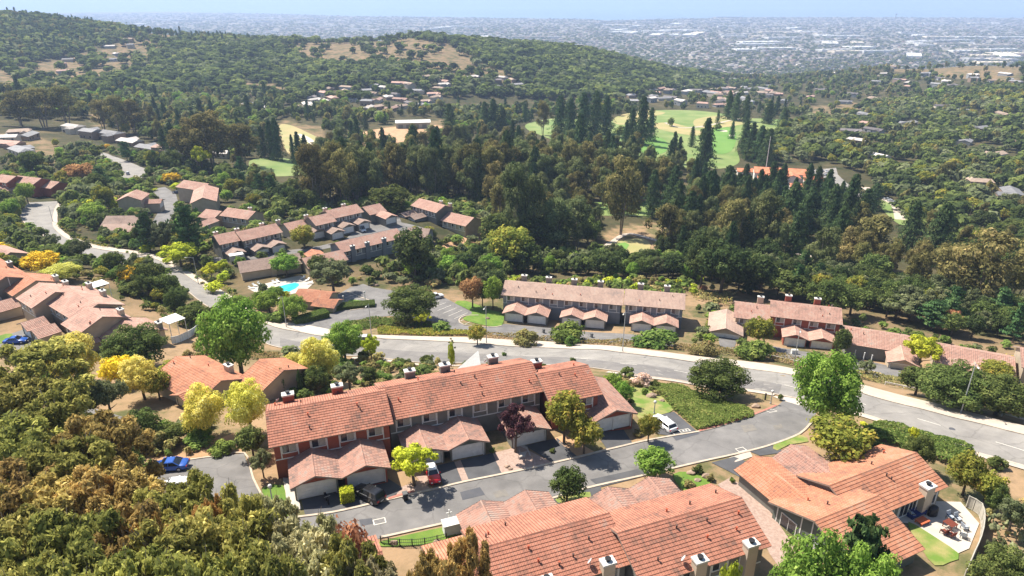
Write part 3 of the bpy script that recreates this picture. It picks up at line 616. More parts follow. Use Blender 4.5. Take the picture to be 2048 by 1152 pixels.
# ---------------------------------------------------------------- ground sheet
def inpx(X, Y, Z, polys):
    f = np.maximum(Y * _c - (Z - CAMZ) * _s, 1e-3); px = 1024 + FOC * X / f; py = 576 - FOC * (Y * _s + (Z - CAMZ) * _c) / f
    g = np.stack([px.ravel(), py.ravel()], -1); r = np.zeros(len(g), bool)
    for q in polys: r |= inside(g, np.array(q, float))
    return r.reshape(X.shape)
GOLD = [[(60,130),(150,112),(235,92),(262,70),(330,92),(300,130),(230,160),(120,180),(10,165)],[(530,90),(600,86),(640,70),(700,66),(800,72),(900,90),(965,125),(880,142),(780,118),(700,134),(620,122)],
        [(840,140),(930,130),(1015,138),(1020,165),(900,158)],[(1730,130),(1790,112),(1860,112),(2048,135),(2030,165),(1890,155),(1800,145)],[(0,268),(60,270),(110,285),(150,315),(90,330),(30,300)],
        [(180,226),(205,228),(205,252),(180,252)],[(250,60),(330,50),(420,75),(330,85)],[(480,165),(560,170),(600,200),(500,190)],[(700,270),(760,255),(880,240),(900,270),(760,295)],[(560,240),(650,255),(660,300),(600,320),(565,300)],
        [(0,140),(60,130),(60,175),(0,185)],[(1600,215),(1720,205),(1730,240),(1640,240)],[(1195,480),(1230,455),(1340,440),(1360,520),(1290,520)],[(1370,590),(1470,580),(1470,610),(1380,620)]]
def build_ground():
    n = NT * NR; v = np.stack([_gx.ravel(), _gy.ravel(), GZ.ravel()], -1)
    j, i = np.meshgrid(np.arange(NR - 1), np.arange(NT - 1), indexing='ij'); a = (j * NT + i).ravel()
    f = np.stack([a, a + 1, a + 1 + NT, a + NT], -1)[:, ::-1]
    me = bpy.data.meshes.new('ground'); me.vertices.add(n); me.vertices.foreach_set('co', v.ravel())
    me.loops.add(f.size); me.loops.foreach_set('vertex_index', f.ravel().astype(np.int32)); me.polygons.add(len(f))
    me.polygons.foreach_set('loop_start', np.arange(0, f.size, 4, dtype=np.int32)); me.update(calc_edges=True)
    me.polygons.foreach_set('use_smooth', [True] * len(f))
    wood = np.clip((_gr - 170) / 60, 0, 1) * .85; wood[inpx(_gx, _gy, GZ, GOLD) & (_gr > 500)] = .3; wood[inpx(_gx, _gy, GZ, GOLD) & (_gr <= 500)] = 0
    urb = np.clip((_gr - 1800) / 500, 0, 1)
    A = me.attributes.new('zone', 'FLOAT_COLOR', 'POINT'); A.data.foreach_set('color', np.stack([wood, urb, 0 * wood, 0 * wood + 1], -1).astype(np.float32).ravel())
    m = bpy.data.materials.new('dry_ground'); m.use_nodes = True; nn = m.node_tree.nodes; l = m.node_tree.links; b = nn['Principled BSDF']; b.inputs['Roughness'].default_value = .95; b.inputs['Specular IOR Level'].default_value = .1
    geo = nn.new('ShaderNodeNewGeometry'); at_ = nn.new('ShaderNodeAttribute'); at_.attribute_name = 'zone'; sp = nn.new('ShaderNodeSeparateColor'); l.new(at_.outputs[0], sp.inputs[0])
    def noise(s, d=6, r=.6):
        q = nn.new('ShaderNodeTexNoise'); q.inputs['Scale'].default_value = s; q.inputs['Detail'].default_value = d; q.inputs['Roughness'].default_value = r; l.new(geo.outputs['Position'], q.inputs['Vector']); return q.outputs[0]
    def ramp(f, cs):
        q = nn.new('ShaderNodeValToRGB'); e = q.color_ramp.elements; e[0].position, e[0].color = cs[0][0], (*cs[0][1], 1); e[1].position, e[1].color = cs[-1][0], (*cs[-1][1], 1)
        for p_, c in cs[1:-1]: z = e.new(p_); z.color = (*c, 1)
        l.new(f, q.inputs[0]); return q.outputs[0]
    def mix(f, a, c):
        q = nn.new('ShaderNodeMixRGB'); l.new(f, q.inputs[0]); l.new(a, q.inputs[1]); l.new(c, q.inputs[2]); return q.outputs[0]
    dry = ramp(noise(.09, 9, .7), [(.32, (.075, .085, .032)), (.42, (.13, .12, .055)), (.5, (.25, .175, .10)), (.6, (.33, .22, .13)), (.72, (.16, .12, .07))])
    duff = ramp(noise(.05, 8, .7), [(.38, (.022, .030, .013)), (.54, (.04, .045, .02)), (.72, (.13, .10, .05))])
    town = ramp(noise(.012, 9, .8), [(.38, (.08, .09, .06)), (.5, (.2, .18, .15)), (.6, (.3, .26, .21)), (.72, (.12, .12, .08))])
    o_ = mix(sp.outputs[1], mix(sp.outputs[0], dry, duff), town); l.new(o_, b.inputs['Base Color'])
    bp = nn.new('ShaderNodeBump'); bp.inputs['Strength'].default_value = .5; bp.inputs['Distance'].default_value = .15; l.new(noise(2.5, 5), bp.inputs['Height']); l.new(bp.outputs[0], b.inputs['Normal'])
    me.materials.append(m); o = bpy.data.objects.new('ground', me); col.objects.link(o); tag(o, kind='structure')
# the bay shore trims the plain: beyond it the ground goes under the water
_sh = [(-400, 6), (0, 10), (173, 17), (400, 25), (700, 32.5), (1000, 36), (1180, 38.5), (1210, 41), (1300, 39), (1420, 36), (1500, 34.5), (2048, 36), (2600, 36)]
_shT = []
for px, py in _sh: p = P(px, py, PLAIN); _shT.append((math.atan2(p[0], p[1]), math.hypot(p[0], p[1])))
_shr = np.interp(_gt, [q[0] for q in _shT], [q[1] for q in _shT])
GZ = np.where(_gr > _shr, GZ - np.clip((_gr - _shr) / 40, 0, 12), GZ)
build_ground()
WATER = mat('bay_water', (.13, .22, .27), rough=.3, spec=.4, var=.12, scale=.0006)
m_ = MB(); n = 48; ring = [(90000 * math.sin(t), 90000 * math.cos(t), PLAIN - 1.2) for t in np.linspace(R(-80), R(80), n)]
m_.quad(*([(0, 2500, PLAIN - 1.2)] + ring[::-1])); tag(m_.build('water', WATER), kind='structure')

# ---------------------------------------------------------------- roads, pavements, lawns
ASPH = mat('asphalt', (.145, .138, .134), col2=(.185, .175, .168), scale=.35, detail=8, bump=.25, bscale=20, crack=.16); ASPH_L = mat('old_road', (.22, .205, .19), col2=(.255, .237, .215), scale=.25, detail=8, bump=.2, bscale=15, crack=.12)
ASPH_M = mat('road_lane_worn', (.155, .145, .14), col2=(.185, .172, .16), scale=.4, detail=8, crack=.2); ASPH_D = mat('driveway_asphalt', (.07, .07, .075), col2=(.095, .095, .10), scale=.5, detail=7, bump=.2)
ASPH_P = mat('asphalt_patch', (.075, .078, .09), col2=(.09, .09, .1), scale=1); ASPH_Q = mat('pale_patch', (.2, .18, .155), col2=(.16, .15, .14), scale=1.5)
PAVE = mat('sidewalk_concrete', (.50, .42, .35), col2=(.42, .36, .30), scale=.8, detail=8); PAVE_W = mat('pale_concrete', (.50, .45, .39), col2=(.43, .38, .33), scale=.6, detail=7)
KERB = mat('kerb_concrete', (.50, .42, .33), col2=(.40, .33, .26), scale=1.2); KERB_R = mat('kerb_red', (.42, .13, .10), col2=(.36, .18, .14), scale=2)
PAINT = mat('road_paint', (.72, .68, .60), col2=(.5, .47, .42), scale=5); GRAVEL = mat('pink_gravel', (.40, .29, .24), col2=(.30, .21, .17), scale=3, detail=8, bump=.4)
LAWN = mat('lawn', (.085, .17, .02), col2=(.15, .22, .035), scale=.6, detail=9, bump=.6, bscale=12); LAWN_D = mat('patchy_lawn', (.12, .20, .03), col2=(.30, .26, .10), scale=.5, detail=9, bump=.5)
FAIR = mat('fairway', (.13, .20, .05), col2=(.22, .26, .09), scale=.05, detail=8); GREEN = mat('putting_green', (.11, .23, .04), col2=(.14, .26, .055), scale=.05); ROUGH = mat('dry_rough', (.38, .30, .14), col2=(.27, .27, .10), scale=.05, detail=8)
SAND = mat('sand', (.66, .58, .44), var=.1); DIRT = mat('bare_dirt', (.50, .30, .17), col2=(.36, .22, .12), scale=.25, detail=9, bump=.5, bscale=3); STRAW = mat('dry_grass_bank', (.42, .24, .13), col2=(.30, .19, .10), scale=.6, detail=9, bump=.6)
T = [(2240,925),(2048,870),(1960,848),(1870,826),(1704,781),(1640,765),(1570,748),(1460,733),(1348,718.5),(1246,706),(1110,697),(975,689),(860,682),(755,677.5),(690,676),(640,672),(597,664),(549,654),(505,634),(455,603),(405,572),(370,549),(340,532),(300,515),(240,505),(190,497),(150,484),(124,471),(106,449),(110,418),(122,402)]
S = [(2240,908),(2048,853),(1960,831),(1870,808),(1704,765),(1640,750),(1570,735),(1460,720),(1348,707.5),(1246,695),(1110,685),(975,677.5),(860,674),(755,671),(700,669),(655,659),(605,649),(549,641),(508,620),(460,591),(408,561),(374,540),(345,524),(302,508),(240,498),(190,490),(156,478),(132,467),(116,448),(118,418),(130,402)]
B = [(2240,995),(2048,933),(1941,903.5),(1820,860),(1704,822),(1600,798),(1557,790),(1460,776),(1380,765),(1280,751),(1183,736),(1080,730),(990,728),(888,727),(830,725),(758,716),(690,712),(640,706),(600,700),(545,692),(500,668),(450,634),(405,606),(375,582),(350,562),(320,548),(260,530),(190,520),(130,505),(95,480),(77,462),(51,447),(42,425),(60,405)]
def wp(l): return spline([at(*q)[:2] for q in l], 2.5)
def band(name, a, b, off, m, **k):
    """ground sheet between two lines"""
    A, B_ = wp(a), wp(b); return sheet(name, list(A) + list(B_)[::-1], off, m, px=False, step=2.2, **k)
band('road', T, B, .05, ASPH_L); band('sidewalk', S, T, .17, PAVE)
strip('kerb', T, -.12, .12, .19, KERB, thick=.18); strip('kerb', B, -.1, .25, .16, KERB, thick=.15)
MID = [((a[0] + b[0]) / 2, (a[1] + b[1]) / 2 + .5) for a, b in (((1570,748),(1557,790)),((1460,733),(1460,776)),((1348,718.5),(1370,763)),((1246,706),(1240,745)),((1110,697),(1110,731)),((975,689),(975,728)),((860,682),(860,726)),((755,677.5),(758,716)),((640,672),(640,706)),((560,657),(560,694)))]
band('road', MID, [(1557,788.5),(1460,774.5),(1380,763.5),(1280,749.5),(1183,734.5),(1080,728.5),(990,726.5),(888,725.5),(830,723.5),(758,714.5),(690,710.5),(640,704.5),(560,692)], .062, ASPH_M)
strip('sidewalk', [(2240,1000),(2048,940),(1941,909),(1820,866),(1704,828),(1640,812)], -1.3, .1, .14, PAVE); strip('sidewalk', [(1545,793),(1460,781),(1380,770),(1280,756),(1210,746)], -1.3, -.2, .14, PAVE)
strip('sidewalk', [(1000,734),(888,733),(830,731),(758,722),(700,718)], -1.5, -.2, .12, PAVE)
_mid = spline([at(*q)[:2] for q in [(2240,962),(2048,902),(1941,870),(1820,834),(1704,802),(1600,778),(1460,755),(1348,741),(1240,727),(1110,714),(975,708)]], 1.0)
mk = MB(); i = 0
while i + 4 < len(_mid):
    strip(None, _mid[i:i + 4], -.09, .09, .085, None, px=False, mb=mk, step=1.0); i += 10
tag(mk.build('road_markings', PAINT), kind='structure')
# the near street with the parking at its left end
NTp = [(596,1036),(650,1029),(689,1022),(778,1001),(860,982),(931,965),(1000,951),(1080,934),(1157,916),(1220,900),(1282,885),(1340,874),(1400,864),(1450,851),(1501,834),(1535,821),(1554,813),(1566,802),(1572,794)]
NBp = [(1640,806),(1625,845),(1601,868.6),(1547,890),(1480,908),(1407,924),(1348,938),(1303,949),(1240,963),(1171,979),(1100,1000),(1000,1025),(899,1046.5),(830,1062),(762,1077),(700,1090),(640,1098),(560,1085),(500,1060)]
PK = [(440,1040),(350,1010),(290,970),(318,936),(377,921),(440,913),(488,907),(506,959),(530,1005),(560,1026)]
sheet('road', NTp[::1] + NBp + PK, .05, ASPH, step=1.3)
sheet('road', [(1566,802),(1545,793),(1600,796),(1650,808),(1638,822),(1600,812)], .066, PAVE_W, step=1)
strip('kerb', NTp[:-2], -.05, .28, .15, KERB, thick=.14); strip('kerb', NBp[1:-4], -.28, .05, .15, KERB, thick=.14); strip('kerb', [(1400,864),(1450,851),(1501,834),(1535,821),(1554,813)], .02, .4, .19, KERB_R, thick=.14)
strip('kerb', [(778,1001),(800,994),(829,986)], .02, .4, .19, KERB_R, thick=.14); strip('kerb', PK[3:-1], -.05, .2, .15, KERB, thick=.14)
for q in ([(718,1040),(744,1037),(746,1048),(722,1053)], [(1340,868),(1375,858),(1400,868),(1352,882)], [(920,985),(960,975),(970,990),(925,1001)]): sheet('road_patch', q, .068, ASPH_P, step=1)
for q in ([(1480,852),(1505,849),(1515,860),(1490,866)], [(985,985),(1010,979),(1018,992),(992,997)], [(1546,852),(1562,848),(1566,856),(1550,860)]): sheet('road_patch', q, .068, ASPH_Q, step=1)
for q, m in (([(603,1001),(775,957),(806,977),(778,1001),(689,1022),(611,1034)], ASPH_D), ([(872,932),(908,924),(925,966),(888,975)], ASPH_D), ([(921,921),(985,907),(1004,947),(938,962)], ASPH_D),
             ([(1049,892),(1115,877),(1157,916),(1108,928)], ASPH_D), ([(1188,862),(1240,850),(1266,888),(1216,902)], ASPH_D), ([(1310,833),(1348,824),(1392,862),(1348,873),(1312,868)], ASPH_D),
             ([(1423,926),(1468,914),(1520,935),(1480,955)], ASPH_D), ([(1498,903),(1545,890),(1570,905),(1520,912)], ASPH_D), ([(800,975),(845,960),(862,980),(829,986),(790,996)], GRAVEL), ([(909,925),(921,921),(938,962),(925,966)], GRAVEL),
             ([(985,907),(1040,893),(1108,928),(1004,951)], GRAVEL), ([(1108,877),(1130,870),(1190,905),(1157,916)], DIRT), ([(1035,885),(1050,884),(1062,912),(1040,916)], PAVE_W), ([(566,956),(582,958),(603,1018),(576,1027)], PAVE_W),
             ([(820,940),(850,930),(868,960),(850,975)], GRAVEL), ([(1458,916),(1500,903),(1505,914),(1470,925)], PAVE), ([(1100,994),(1200,970),(1205,992),(1120,1012)], ASPH_D), ([(1180,960),(1290,935),(1300,950),(1200,975)], ASPH_D),
             ([(1435,970),(1462,955),(1530,1010),(1600,1110),(1570,1152),(1540,1110),(1500,1030)], GRAVEL)): sheet('driveway' if m is ASPH_D else 'path', q, .075, m, step=1.2)
LAWNS = [([(524,978),(566,972),(575,1024),(592,1033),(552,1027)], LAWN), ([(1547,890),(1599,870),(1617,884),(1578,890),(1554,902)], LAWN_D), ([(1262,770),(1310,785),(1348,812),(1338,826),(1310,832),(1282,842),(1262,805)], LAWN_D),
         ([(762,1084),(885,1056),(916,1057),(888,1086),(765,1094)], LAWN), ([(1816,1052),(1830,1050),(1917,1108),(1900,1125),(1869,1132),(1843,1099)], LAWN_D), ([(909,606),(930,602),(979,620),(1006,628),(1003,651),(979,653),(926,639),(944,625)], LAWN),
         ([(645,603),(655,597),(675,604),(655,609)], LAWN), ([(640,625),(690,612),(700,600),(730,603),(744,607),(743,613),(720,617),(680,622),(646,632)], LAWN), ([(30,712),(60,700),(80,706),(85,716),(40,735)], LAWN), ([(0,672),(24,668),(26,680),(0,688)], LAWN),
         ([(290,478),(310,470),(330,478),(310,486)], LAWN), ([(900,473),(925,468),(925,478),(905,484)], LAWN), ([(1110,1000),(1140,990),(1180,985),(1175,1005),(1130,1010)], LAWN_D), ([(1345,950),(1380,945),(1420,960),(1410,980),(1370,985)], LAWN)]
for q, m in LAWNS: sheet('lawn', q, .11, m, step=1.2, smooth_edge=True)
sheet('patio', [(1783,1043),(1863,1003),(1921,1005),(1958,1048),(1938,1098),(1915,1108),(1829,1050)], .10, PAVE_W, step=1.2)
sheet('road', [(140,800),(170,812),(255,837),(245,870),(230,895),(195,880),(140,850)], .05, ASPH, step=1.5)
sheet('dry_bank', [(290,920),(300,912),(430,880),(470,866),(485,905),(440,912),(377,920),(318,934)], .04, STRAW, step=1.4)
sheet('driveway', [(20,700),(85,672),(105,700),(90,730),(45,745),(20,725)], .05, ASPH, step=1.5); sheet('driveway', [(0,675),(60,655),(85,668),(60,688),(0,705)], .07, ASPH, step=1.5)
sheet('parking_lot', [(600,652),(640,632),(643,622),(662,607),(672,592),(700,575),(727,568),(745,575),(790,582),(830,586),(874,588),(905,604),(947,626),(957,632),(930,633),(917,641),(928,651),(960,656),(1012,648),(1100,656),(1215,666),(1350,680),(1350,694),(1200,686),(1050,678),(975,668),(937,664),(902,658),(871,644),(830,637),(779,632),(753,635),(697,642),(665,656),(655,661)], .06, ASPH, step=1.5)
sheet('driveway', [(577,650),(600,648),(655,659),(657,672),(620,668),(590,661)], .19, PAVE_W, step=1.5)
mk = MB()
for i in range(8):
    a = at(880 + 11 * i, 601 + 5 * i)[:2]; b = at(853 + 11 * i, 611 + 5.4 * i)[:2]; strip(None, [a, (a + b) / 2, b], -.06, .06, .085, None, px=False, mb=mk)
for i in range(7):
    a = at(668 + 8 * i, 592 + 3 * i)[:2]; b = at(700 + 7 * i, 582 + 3.4 * i)[:2]; strip(None, [a, (a + b) / 2, b], -.06, .06, .085, None, px=False, mb=mk)
for a, b in (((315,944),(383,935)), ((340,965),(380,970)), ((1318,845),(1352,872))):
    a, b = at(*a)[:2], at(*b)[:2]; strip(None, [a, (a + b) / 2, b], -.06, .06, .085, None, px=False, mb=mk)
tag(mk.build('parking_markings', PAINT), kind='structure')
strip('kerb', [(695,583),(727,597),(745,603),(749,608),(742,614),(724,618),(700,621)], -.15, .15, .17, KERB, thick=.15); strip('kerb', [(957,631),(930,632),(918,640),(928,650),(979,655),(1003,652)], -.15, .15, .17, KERB, thick=.15)
for q in ([(1434,670),(1476,676),(1466,700),(1440,692)], [(1542,692),(1626,706),(1612,724),(1578,718),(1545,708)], [(1700,718),(1752,726),(1804,738),(1795,762),(1735,752),(1700,742)]): sheet('driveway', q, .07, ASPH, step=1.6)
sheet('road', [(305,378),(330,374),(352,388),(358,412),(346,430),(337,443),(352,452),(330,457),(303,448),(316,425),(322,408),(308,392)], .06, ASPH, step=2); 
sheet('road', [(200,303),(217,308),(255,323),(296,340),(292,350),(272,362),(262,370),(230,368),(244,352),(245,334),(213,322),(196,308)], .06, ASPH_L, step=3)
sheet('road', [(395,524),(430,515),(500,512),(560,502),(600,498),(640,492),(690,480),(700,470),(720,452),(770,440),(797,430),(803,445),(850,457),(800,462),(740,478),(700,488),(640,500),(560,512),(500,520),(430,528)], .06, ASPH, step=2.5)
sheet('pool_deck', [(495,577),(540,565),(600,551),(628,566),(610,583),(560,594),(520,590)], .08, PAVE_W, step=2)
POOL = mat('pool_water', (.03, .55, .62), col2=(.08, .65, .70), rough=.08, spec=.6, scale=.6); sheet('swimming_pool', [(548,578),(590,566),(598,572),(580,583),(552,588)], .13, POOL, step=2, kind=None, label='turquoise swimming pool beside the tiled pool house', cat='pool', smooth_edge=True)
for q, m, o_ in (([(1050,252),(1100,238),(1200,246),(1260,262),(1300,285),(1250,302),(1180,292),(1100,278)], FAIR, .2), ([(1225,240),(1300,222),(1400,222),(1490,236),(1590,242),(1560,264),(1500,264),(1475,290),(1478,325),(1440,338),(1400,334),(1330,336),(1270,316),(1235,288)], FAIR, .2),
                 ([(1265,282),(1300,272),(1332,283),(1330,305),(1290,308)], GREEN, .3), ([(1420,262),(1455,255),(1472,268),(1465,300),(1436,308),(1415,290)], GREEN, .3), ([(1390,240),(1440,232),(1500,244),(1470,252),(1400,256)], ROUGH, .3), ([(1230,236),(1290,222),(1330,226),(1290,240),(1240,250)], ROUGH, .3),
                 ([(1300,250),(1340,246),(1400,262),(1390,272),(1330,262)], ROUGH, .3), ([(500,322),(560,316),(612,330),(600,350),(520,350)], FAIR, .2), ([(560,250),(600,258),(640,280),(655,300),(610,318),(575,305)], ROUGH, .2), ([(1197,516),(1222,488),(1285,478),(1300,498),(1250,518)], ROUGH, .2),
                 ([(1207,514),(1236,488),(1258,490),(1236,513)], GREEN, .25), ([(1575,518),(1605,512),(1640,530),(1630,552),(1590,552)], FAIR, .2), ([(1880,618),(1960,600),(2060,610),(2060,660),(1930,650)], FAIR, .2), ([(830,398),(960,400),(960,425),(830,418)], FAIR, .2),
                 ([(1020,400),(1180,405),(1330,410),(1340,432),(1180,432),(1020,425)], FAIR, .2), ([(885,492),(940,465),(985,438),(1000,450),(975,485),(940,503),(905,508),(880,508)], DIRT, .1), ([(700,275),(760,258),(860,250),(900,262),(830,280),(740,292)], DIRT, .2),
                 ([(1755,395),(1790,415),(1820,445),(1800,450),(1765,420)], FAIR, .2), ([(1292,268),(1300,265.5),(1309,268),(1301,270)], SAND, .35), ([(1438,262),(1448,260.5),(1456,263),(1447,264.5)], SAND, .36), ([(1457,271),(1466,269),(1470,272),(1462,274)], SAND, .36), ([(600,268),(625,280),(640,296),(632,298),(615,284),(596,272)], SAND, .25)):
    sheet('grass' if m in (FAIR, GREEN, ROUGH) else 'bare_earth', q, o_, m, step=4, smooth_edge=True)
strip('path', [(1222,488),(1240,474),(1262,468),(1300,478),(1330,486)], -1.4, 1.4, .22, PAVE, step=3); strip('path', [(1195,520),(1205,500),(1222,486)], -1.4, 1.4, .22, PAVE, step=3); strip('path', [(1590,508),(1625,514),(1640,530),(1640,548),(1610,552)], -1.3, 1.3, .25, PAVE, step=3)
strip('path', [(1330,246),(1360,256),(1400,254),(1440,246),(1480,238)], -1.6, 1.6, .4, PAVE, step=5); strip('path', [(1730,375),(1760,395),(1790,410),(1800,440)], -2.5, 2.5, .25, PAVE, step=4)
sheet('driveway', [(1628,340),(1672,336),(1676,350),(1700,372),(1728,392),(1716,398),(1690,380),(1655,358),(1625,352)], .2, ASPH_L, step=4)

def stencil(px, py, w, h_, rz, cells):
    """small painted marks on the asphalt"""
    p = at(px, py)[:2]; m = MB(); c_, s_ = math.cos(rz), math.sin(rz)
    for (a, b, c2, d2) in cells:
        q = [(a * w, b * h_), (c2 * w, b * h_), (c2 * w, d2 * h_), (a * w, d2 * h_)]; q = [(p[0] + x * c_ - y * s_, p[1] + x * s_ + y * c_) for x, y in q]; m.quad(*[(x, y, h1(x, y) + .088) for x, y in q])
    tag(m.build('painted_marks', PAINT), kind='structure')
BOX = [(0, 0, 1, .12), (0, .88, 1, 1), (0, .12, .08, .88), (.92, .12, 1, .88)]
stencil(1540, 826, 1.6, 1.1, R(25), BOX); stencil(1478, 905, 1.4, .9, R(22), BOX); stencil(1362, 866, 1.8, .8, R(22), BOX + [(.3, .3, .45, .7), (.6, .3, .75, .7)])
stencil(748, 1052, 1.5, 1.0, R(20), BOX)
for px, py in ((1904, 859), (1165, 950), (1300, 915)):
    p = at(px, py); m = MB(); m.tube([(p[0], p[1], p[2] + .0), (p[0], p[1], p[2] + .095)], .45, 16); tag(m.build('manhole_cover', ASPH_P), 'round dark manhole cover in the ' + ('main road' if px > 1500 else 'near street, ' + ('left one' if px < 1200 else 'right one')), 'manhole')

# ---------------------------------------------------------------- foliage
def leafcloud(C, Rad, n, leaf, flat=.8, seed=0, shell=.55, up=.25, aspect=1., tintlobe=None, out=1.25):
    """n small leaf faces spread through lobes (centres C, radii Rad)"""
    g = np.random.default_rng(seed); C = np.array(C, float); Rad = np.array(Rad, float)
    if Rad.ndim == 1: Rad = np.stack([Rad, Rad, Rad * flat], -1)
    vol = Rad.prod(1) ** (2 / 3); k = g.choice(len(C), n, p=vol / vol.sum())
    d = g.normal(size=(n, 3)); d[:, 2] += up; d /= np.linalg.norm(d, axis=1)[:, None]
    rr = (shell + (1 - shell) * g.random(n)) ** .8 * (1 + .10 * g.normal(size=n)); p = C[k] + d * Rad[k] * rr[:, None]
    nn = d * out + g.normal(size=(n, 3)) * .45; nn[:, 2] += .35; nn /= np.linalg.norm(nn, axis=1)[:, None]
    a = np.cross(nn, g.normal(size=(n, 3))); a /= np.linalg.norm(a, axis=1)[:, None]; b = np.cross(nn, a)
    s = leaf * (.6 + .8 * g.random(n))[:, None]; a = a * s * aspect; b = b * s * .6
    bend = nn * s * .25
    v = np.stack([p - a, p - b + bend, p + a, p + b + bend], 1).reshape(-1, 3)
    lt = tintlobe if tintlobe is not None else g.random(len(C)); t = np.clip(.45 * lt[k] + .55 * g.random(n), 0, 1)
    return v, t
def cloudmesh(name, v, t, m):
    me = bpy.data.meshes.new(name); n = len(v) // 4; me.vertices.add(len(v)); me.vertices.foreach_set('co', v.astype(np.float32).ravel())
    me.loops.add(n * 4); me.loops.foreach_set('vertex_index', np.arange(n * 4, dtype=np.int32)); me.polygons.add(n); me.polygons.foreach_set('loop_start', np.arange(0, n * 4, 4, dtype=np.int32)); me.update(calc_edges=True)
    A = me.attributes.new('tint', 'FLOAT', 'FACE'); A.data.foreach_set('value', t.astype(np.float32)); me.materials.append(m); return me
LM = dict(
    oak=leafmat('oak_leaves', (.030, .044, .014), (.082, .102, .030), (.145, .16, .05)), darkoak=leafmat('live_oak_leaves', (.020, .033, .013), (.052, .070, .024), (.09, .108, .038)),
    sage=leafmat('grey_green_leaves', (.055, .065, .030), (.115, .125, .060), (.165, .17, .09)), euc=leafmat('eucalyptus_leaves', (.055, .056, .020), (.145, .130, .048), (.24, .195, .08)),
    red=leafmat('redwood_needles', (.020, .038, .016), (.055, .085, .032), (.10, .13, .05), trans=.2), pine=leafmat('pine_needles', (0.026, 0.052, 0.022), (0.072, 0.123, 0.043), (0.116, 0.160, 0.058), trans=.2),
    bright=leafmat('fresh_green_leaves', (.06, .11, .018), (.17, .24, .045), (.30, .37, .09)), lime=leafmat('lime_leaves', (.14, .17, .018), (.34, .36, .035), (.46, .46, .07)),
    bloom=leafmat('pale_yellow_blossom', (.21, .21, .035), (.50, .425, .11), (.56, .50, .23)), gold=leafmat('golden_leaves', (.20, .15, .015), (.48, .33, .03), (.60, .42, .08)),
    plum=leafmat('plum_leaves', (0.032, 0.014, 0.020), (0.094, 0.043, 0.052), (0.189, 0.102, 0.102)), rust=leafmat('rusty_leaves', (0.131, 0.058, 0.029), (0.319, 0.174, 0.087), (0.435, 0.261, 0.131)),
    autumn=leafmat('bronze_green_leaves', (.08, .10, .02), (.19, .18, .035), (.30, .20, .045)), feuc=leafmat('gum_leaves', (.072, .080, .022), (.235, .22, .06), (.38, .34, .11)), feucb=leafmat('gum_leaves_bronze', (.10, .075, .028), (.30, .22, .075), (.44, .31, .13)),
    eucg=leafmat('eucalyptus_leaves_green', (.045, .058, .022), (.115, .130, .052), (.18, .18, .08)), feuco=leafmat('gum_leaves_orange', (.15, .09, .03), (.36, .23, .07), (.46, .32, .13)), feucg=leafmat('gum_leaves_grey', (.13, .13, .065), (.33, .30, .16), (.46, .42, .25)), hedge=leafmat('hedge_leaves', (.045, .075, .018), (.11, .15, .036), (.19, .22, .06)), cover=leafmat('ground_cover_leaves', (0.051, 0.080, 0.020), (0.123, 0.160, 0.041), (0.203, 0.203, 0.065)), heath=leafmat('heath_leaves', (0.087, 0.072, 0.032), (0.189, 0.174, 0.065), (0.290, 0.189, 0.087)),
    dead=leafmat('dry_twigs', (0.174, 0.131, 0.102), (0.377, 0.290, 0.232), (0.464, 0.377, 0.290)), pink=leafmat('pink_shrub', (0.174, 0.131, 0.072), (0.507, 0.348, 0.290), (0.725, 0.522, 0.464)))
BARK = mat('bark', (.10, .075, .055), col2=(.16, .13, .10), scale=3, bump=.5); BARK_P = mat('pale_bark', (.30, .25, .20), col2=(.2, .15, .11), scale=2, bump=.3)
def lobes_round(g, n, w=.5, h0=.28, h1=1.0, rl=.22):
    """lobe centres through an uneven ellipsoid, more of them near its surface"""
    C, Rd = [], []; zc = (h0 + h1) / 2; rz = (h1 - h0) / 2 - rl * .55; rx = w + .04 - rl * .6
    for i in range(n):
        z = 1 - 2 * (i + .5) / n; a = 2.399963 * i + .5 * g.random(); s_ = math.sqrt(1 - z * z); q = g.random() ** .33 * (.88 + .2 * g.random())
        if z < -.6: q *= .8
        C.append((s_ * rx * q * math.cos(a), s_ * rx * q * math.sin(a), zc + rz * z * q)); Rd.append(rl * (.7 + .6 * g.random()))
    return C, Rd
VARS = {}
def variants(kind, k, fn):
    VARS[kind] = []
    for i in range(k):
        g = np.random.default_rng(hash_(kind) + i); VARS[kind].append(fn(g, i))
def hash_(s): return sum(ord(c) * (i + 3) for i, c in enumerate(s)) % 10000
def trunk_mesh(name, g, h, r, limbs, spread, bark, lean=.03, n=7):
    m = MB(); top = (lean * g.normal(), lean * g.normal(), h); m.tube([(0, 0, -.12), (top[0] * .4, top[1] * .4, h * .45), top], [r * 1.3, r, r * .35], n)
    for i in range(limbs):
        a = 2.4 * i + g.random(); z = h * (.4 + .5 * i / max(1, limbs)); s_ = spread * (.6 + .5 * g.random()); b = (top[0] * z / h, top[1] * z / h, z)
        m.tube([b, (b[0] + s_ * .5 * math.cos(a), b[1] + s_ * .5 * math.sin(a), z + .09), (b[0] + s_ * math.cos(a), b[1] + s_ * math.sin(a), z + .2)], [r * .5, r * .33, r * .12], 5)
    me = bpy.data.meshes.new(name); me.from_pydata(m.v, [], m.f); me.materials.append(bark); me.polygons.foreach_set('use_smooth', [True] * len(me.polygons)); me.update(); return me
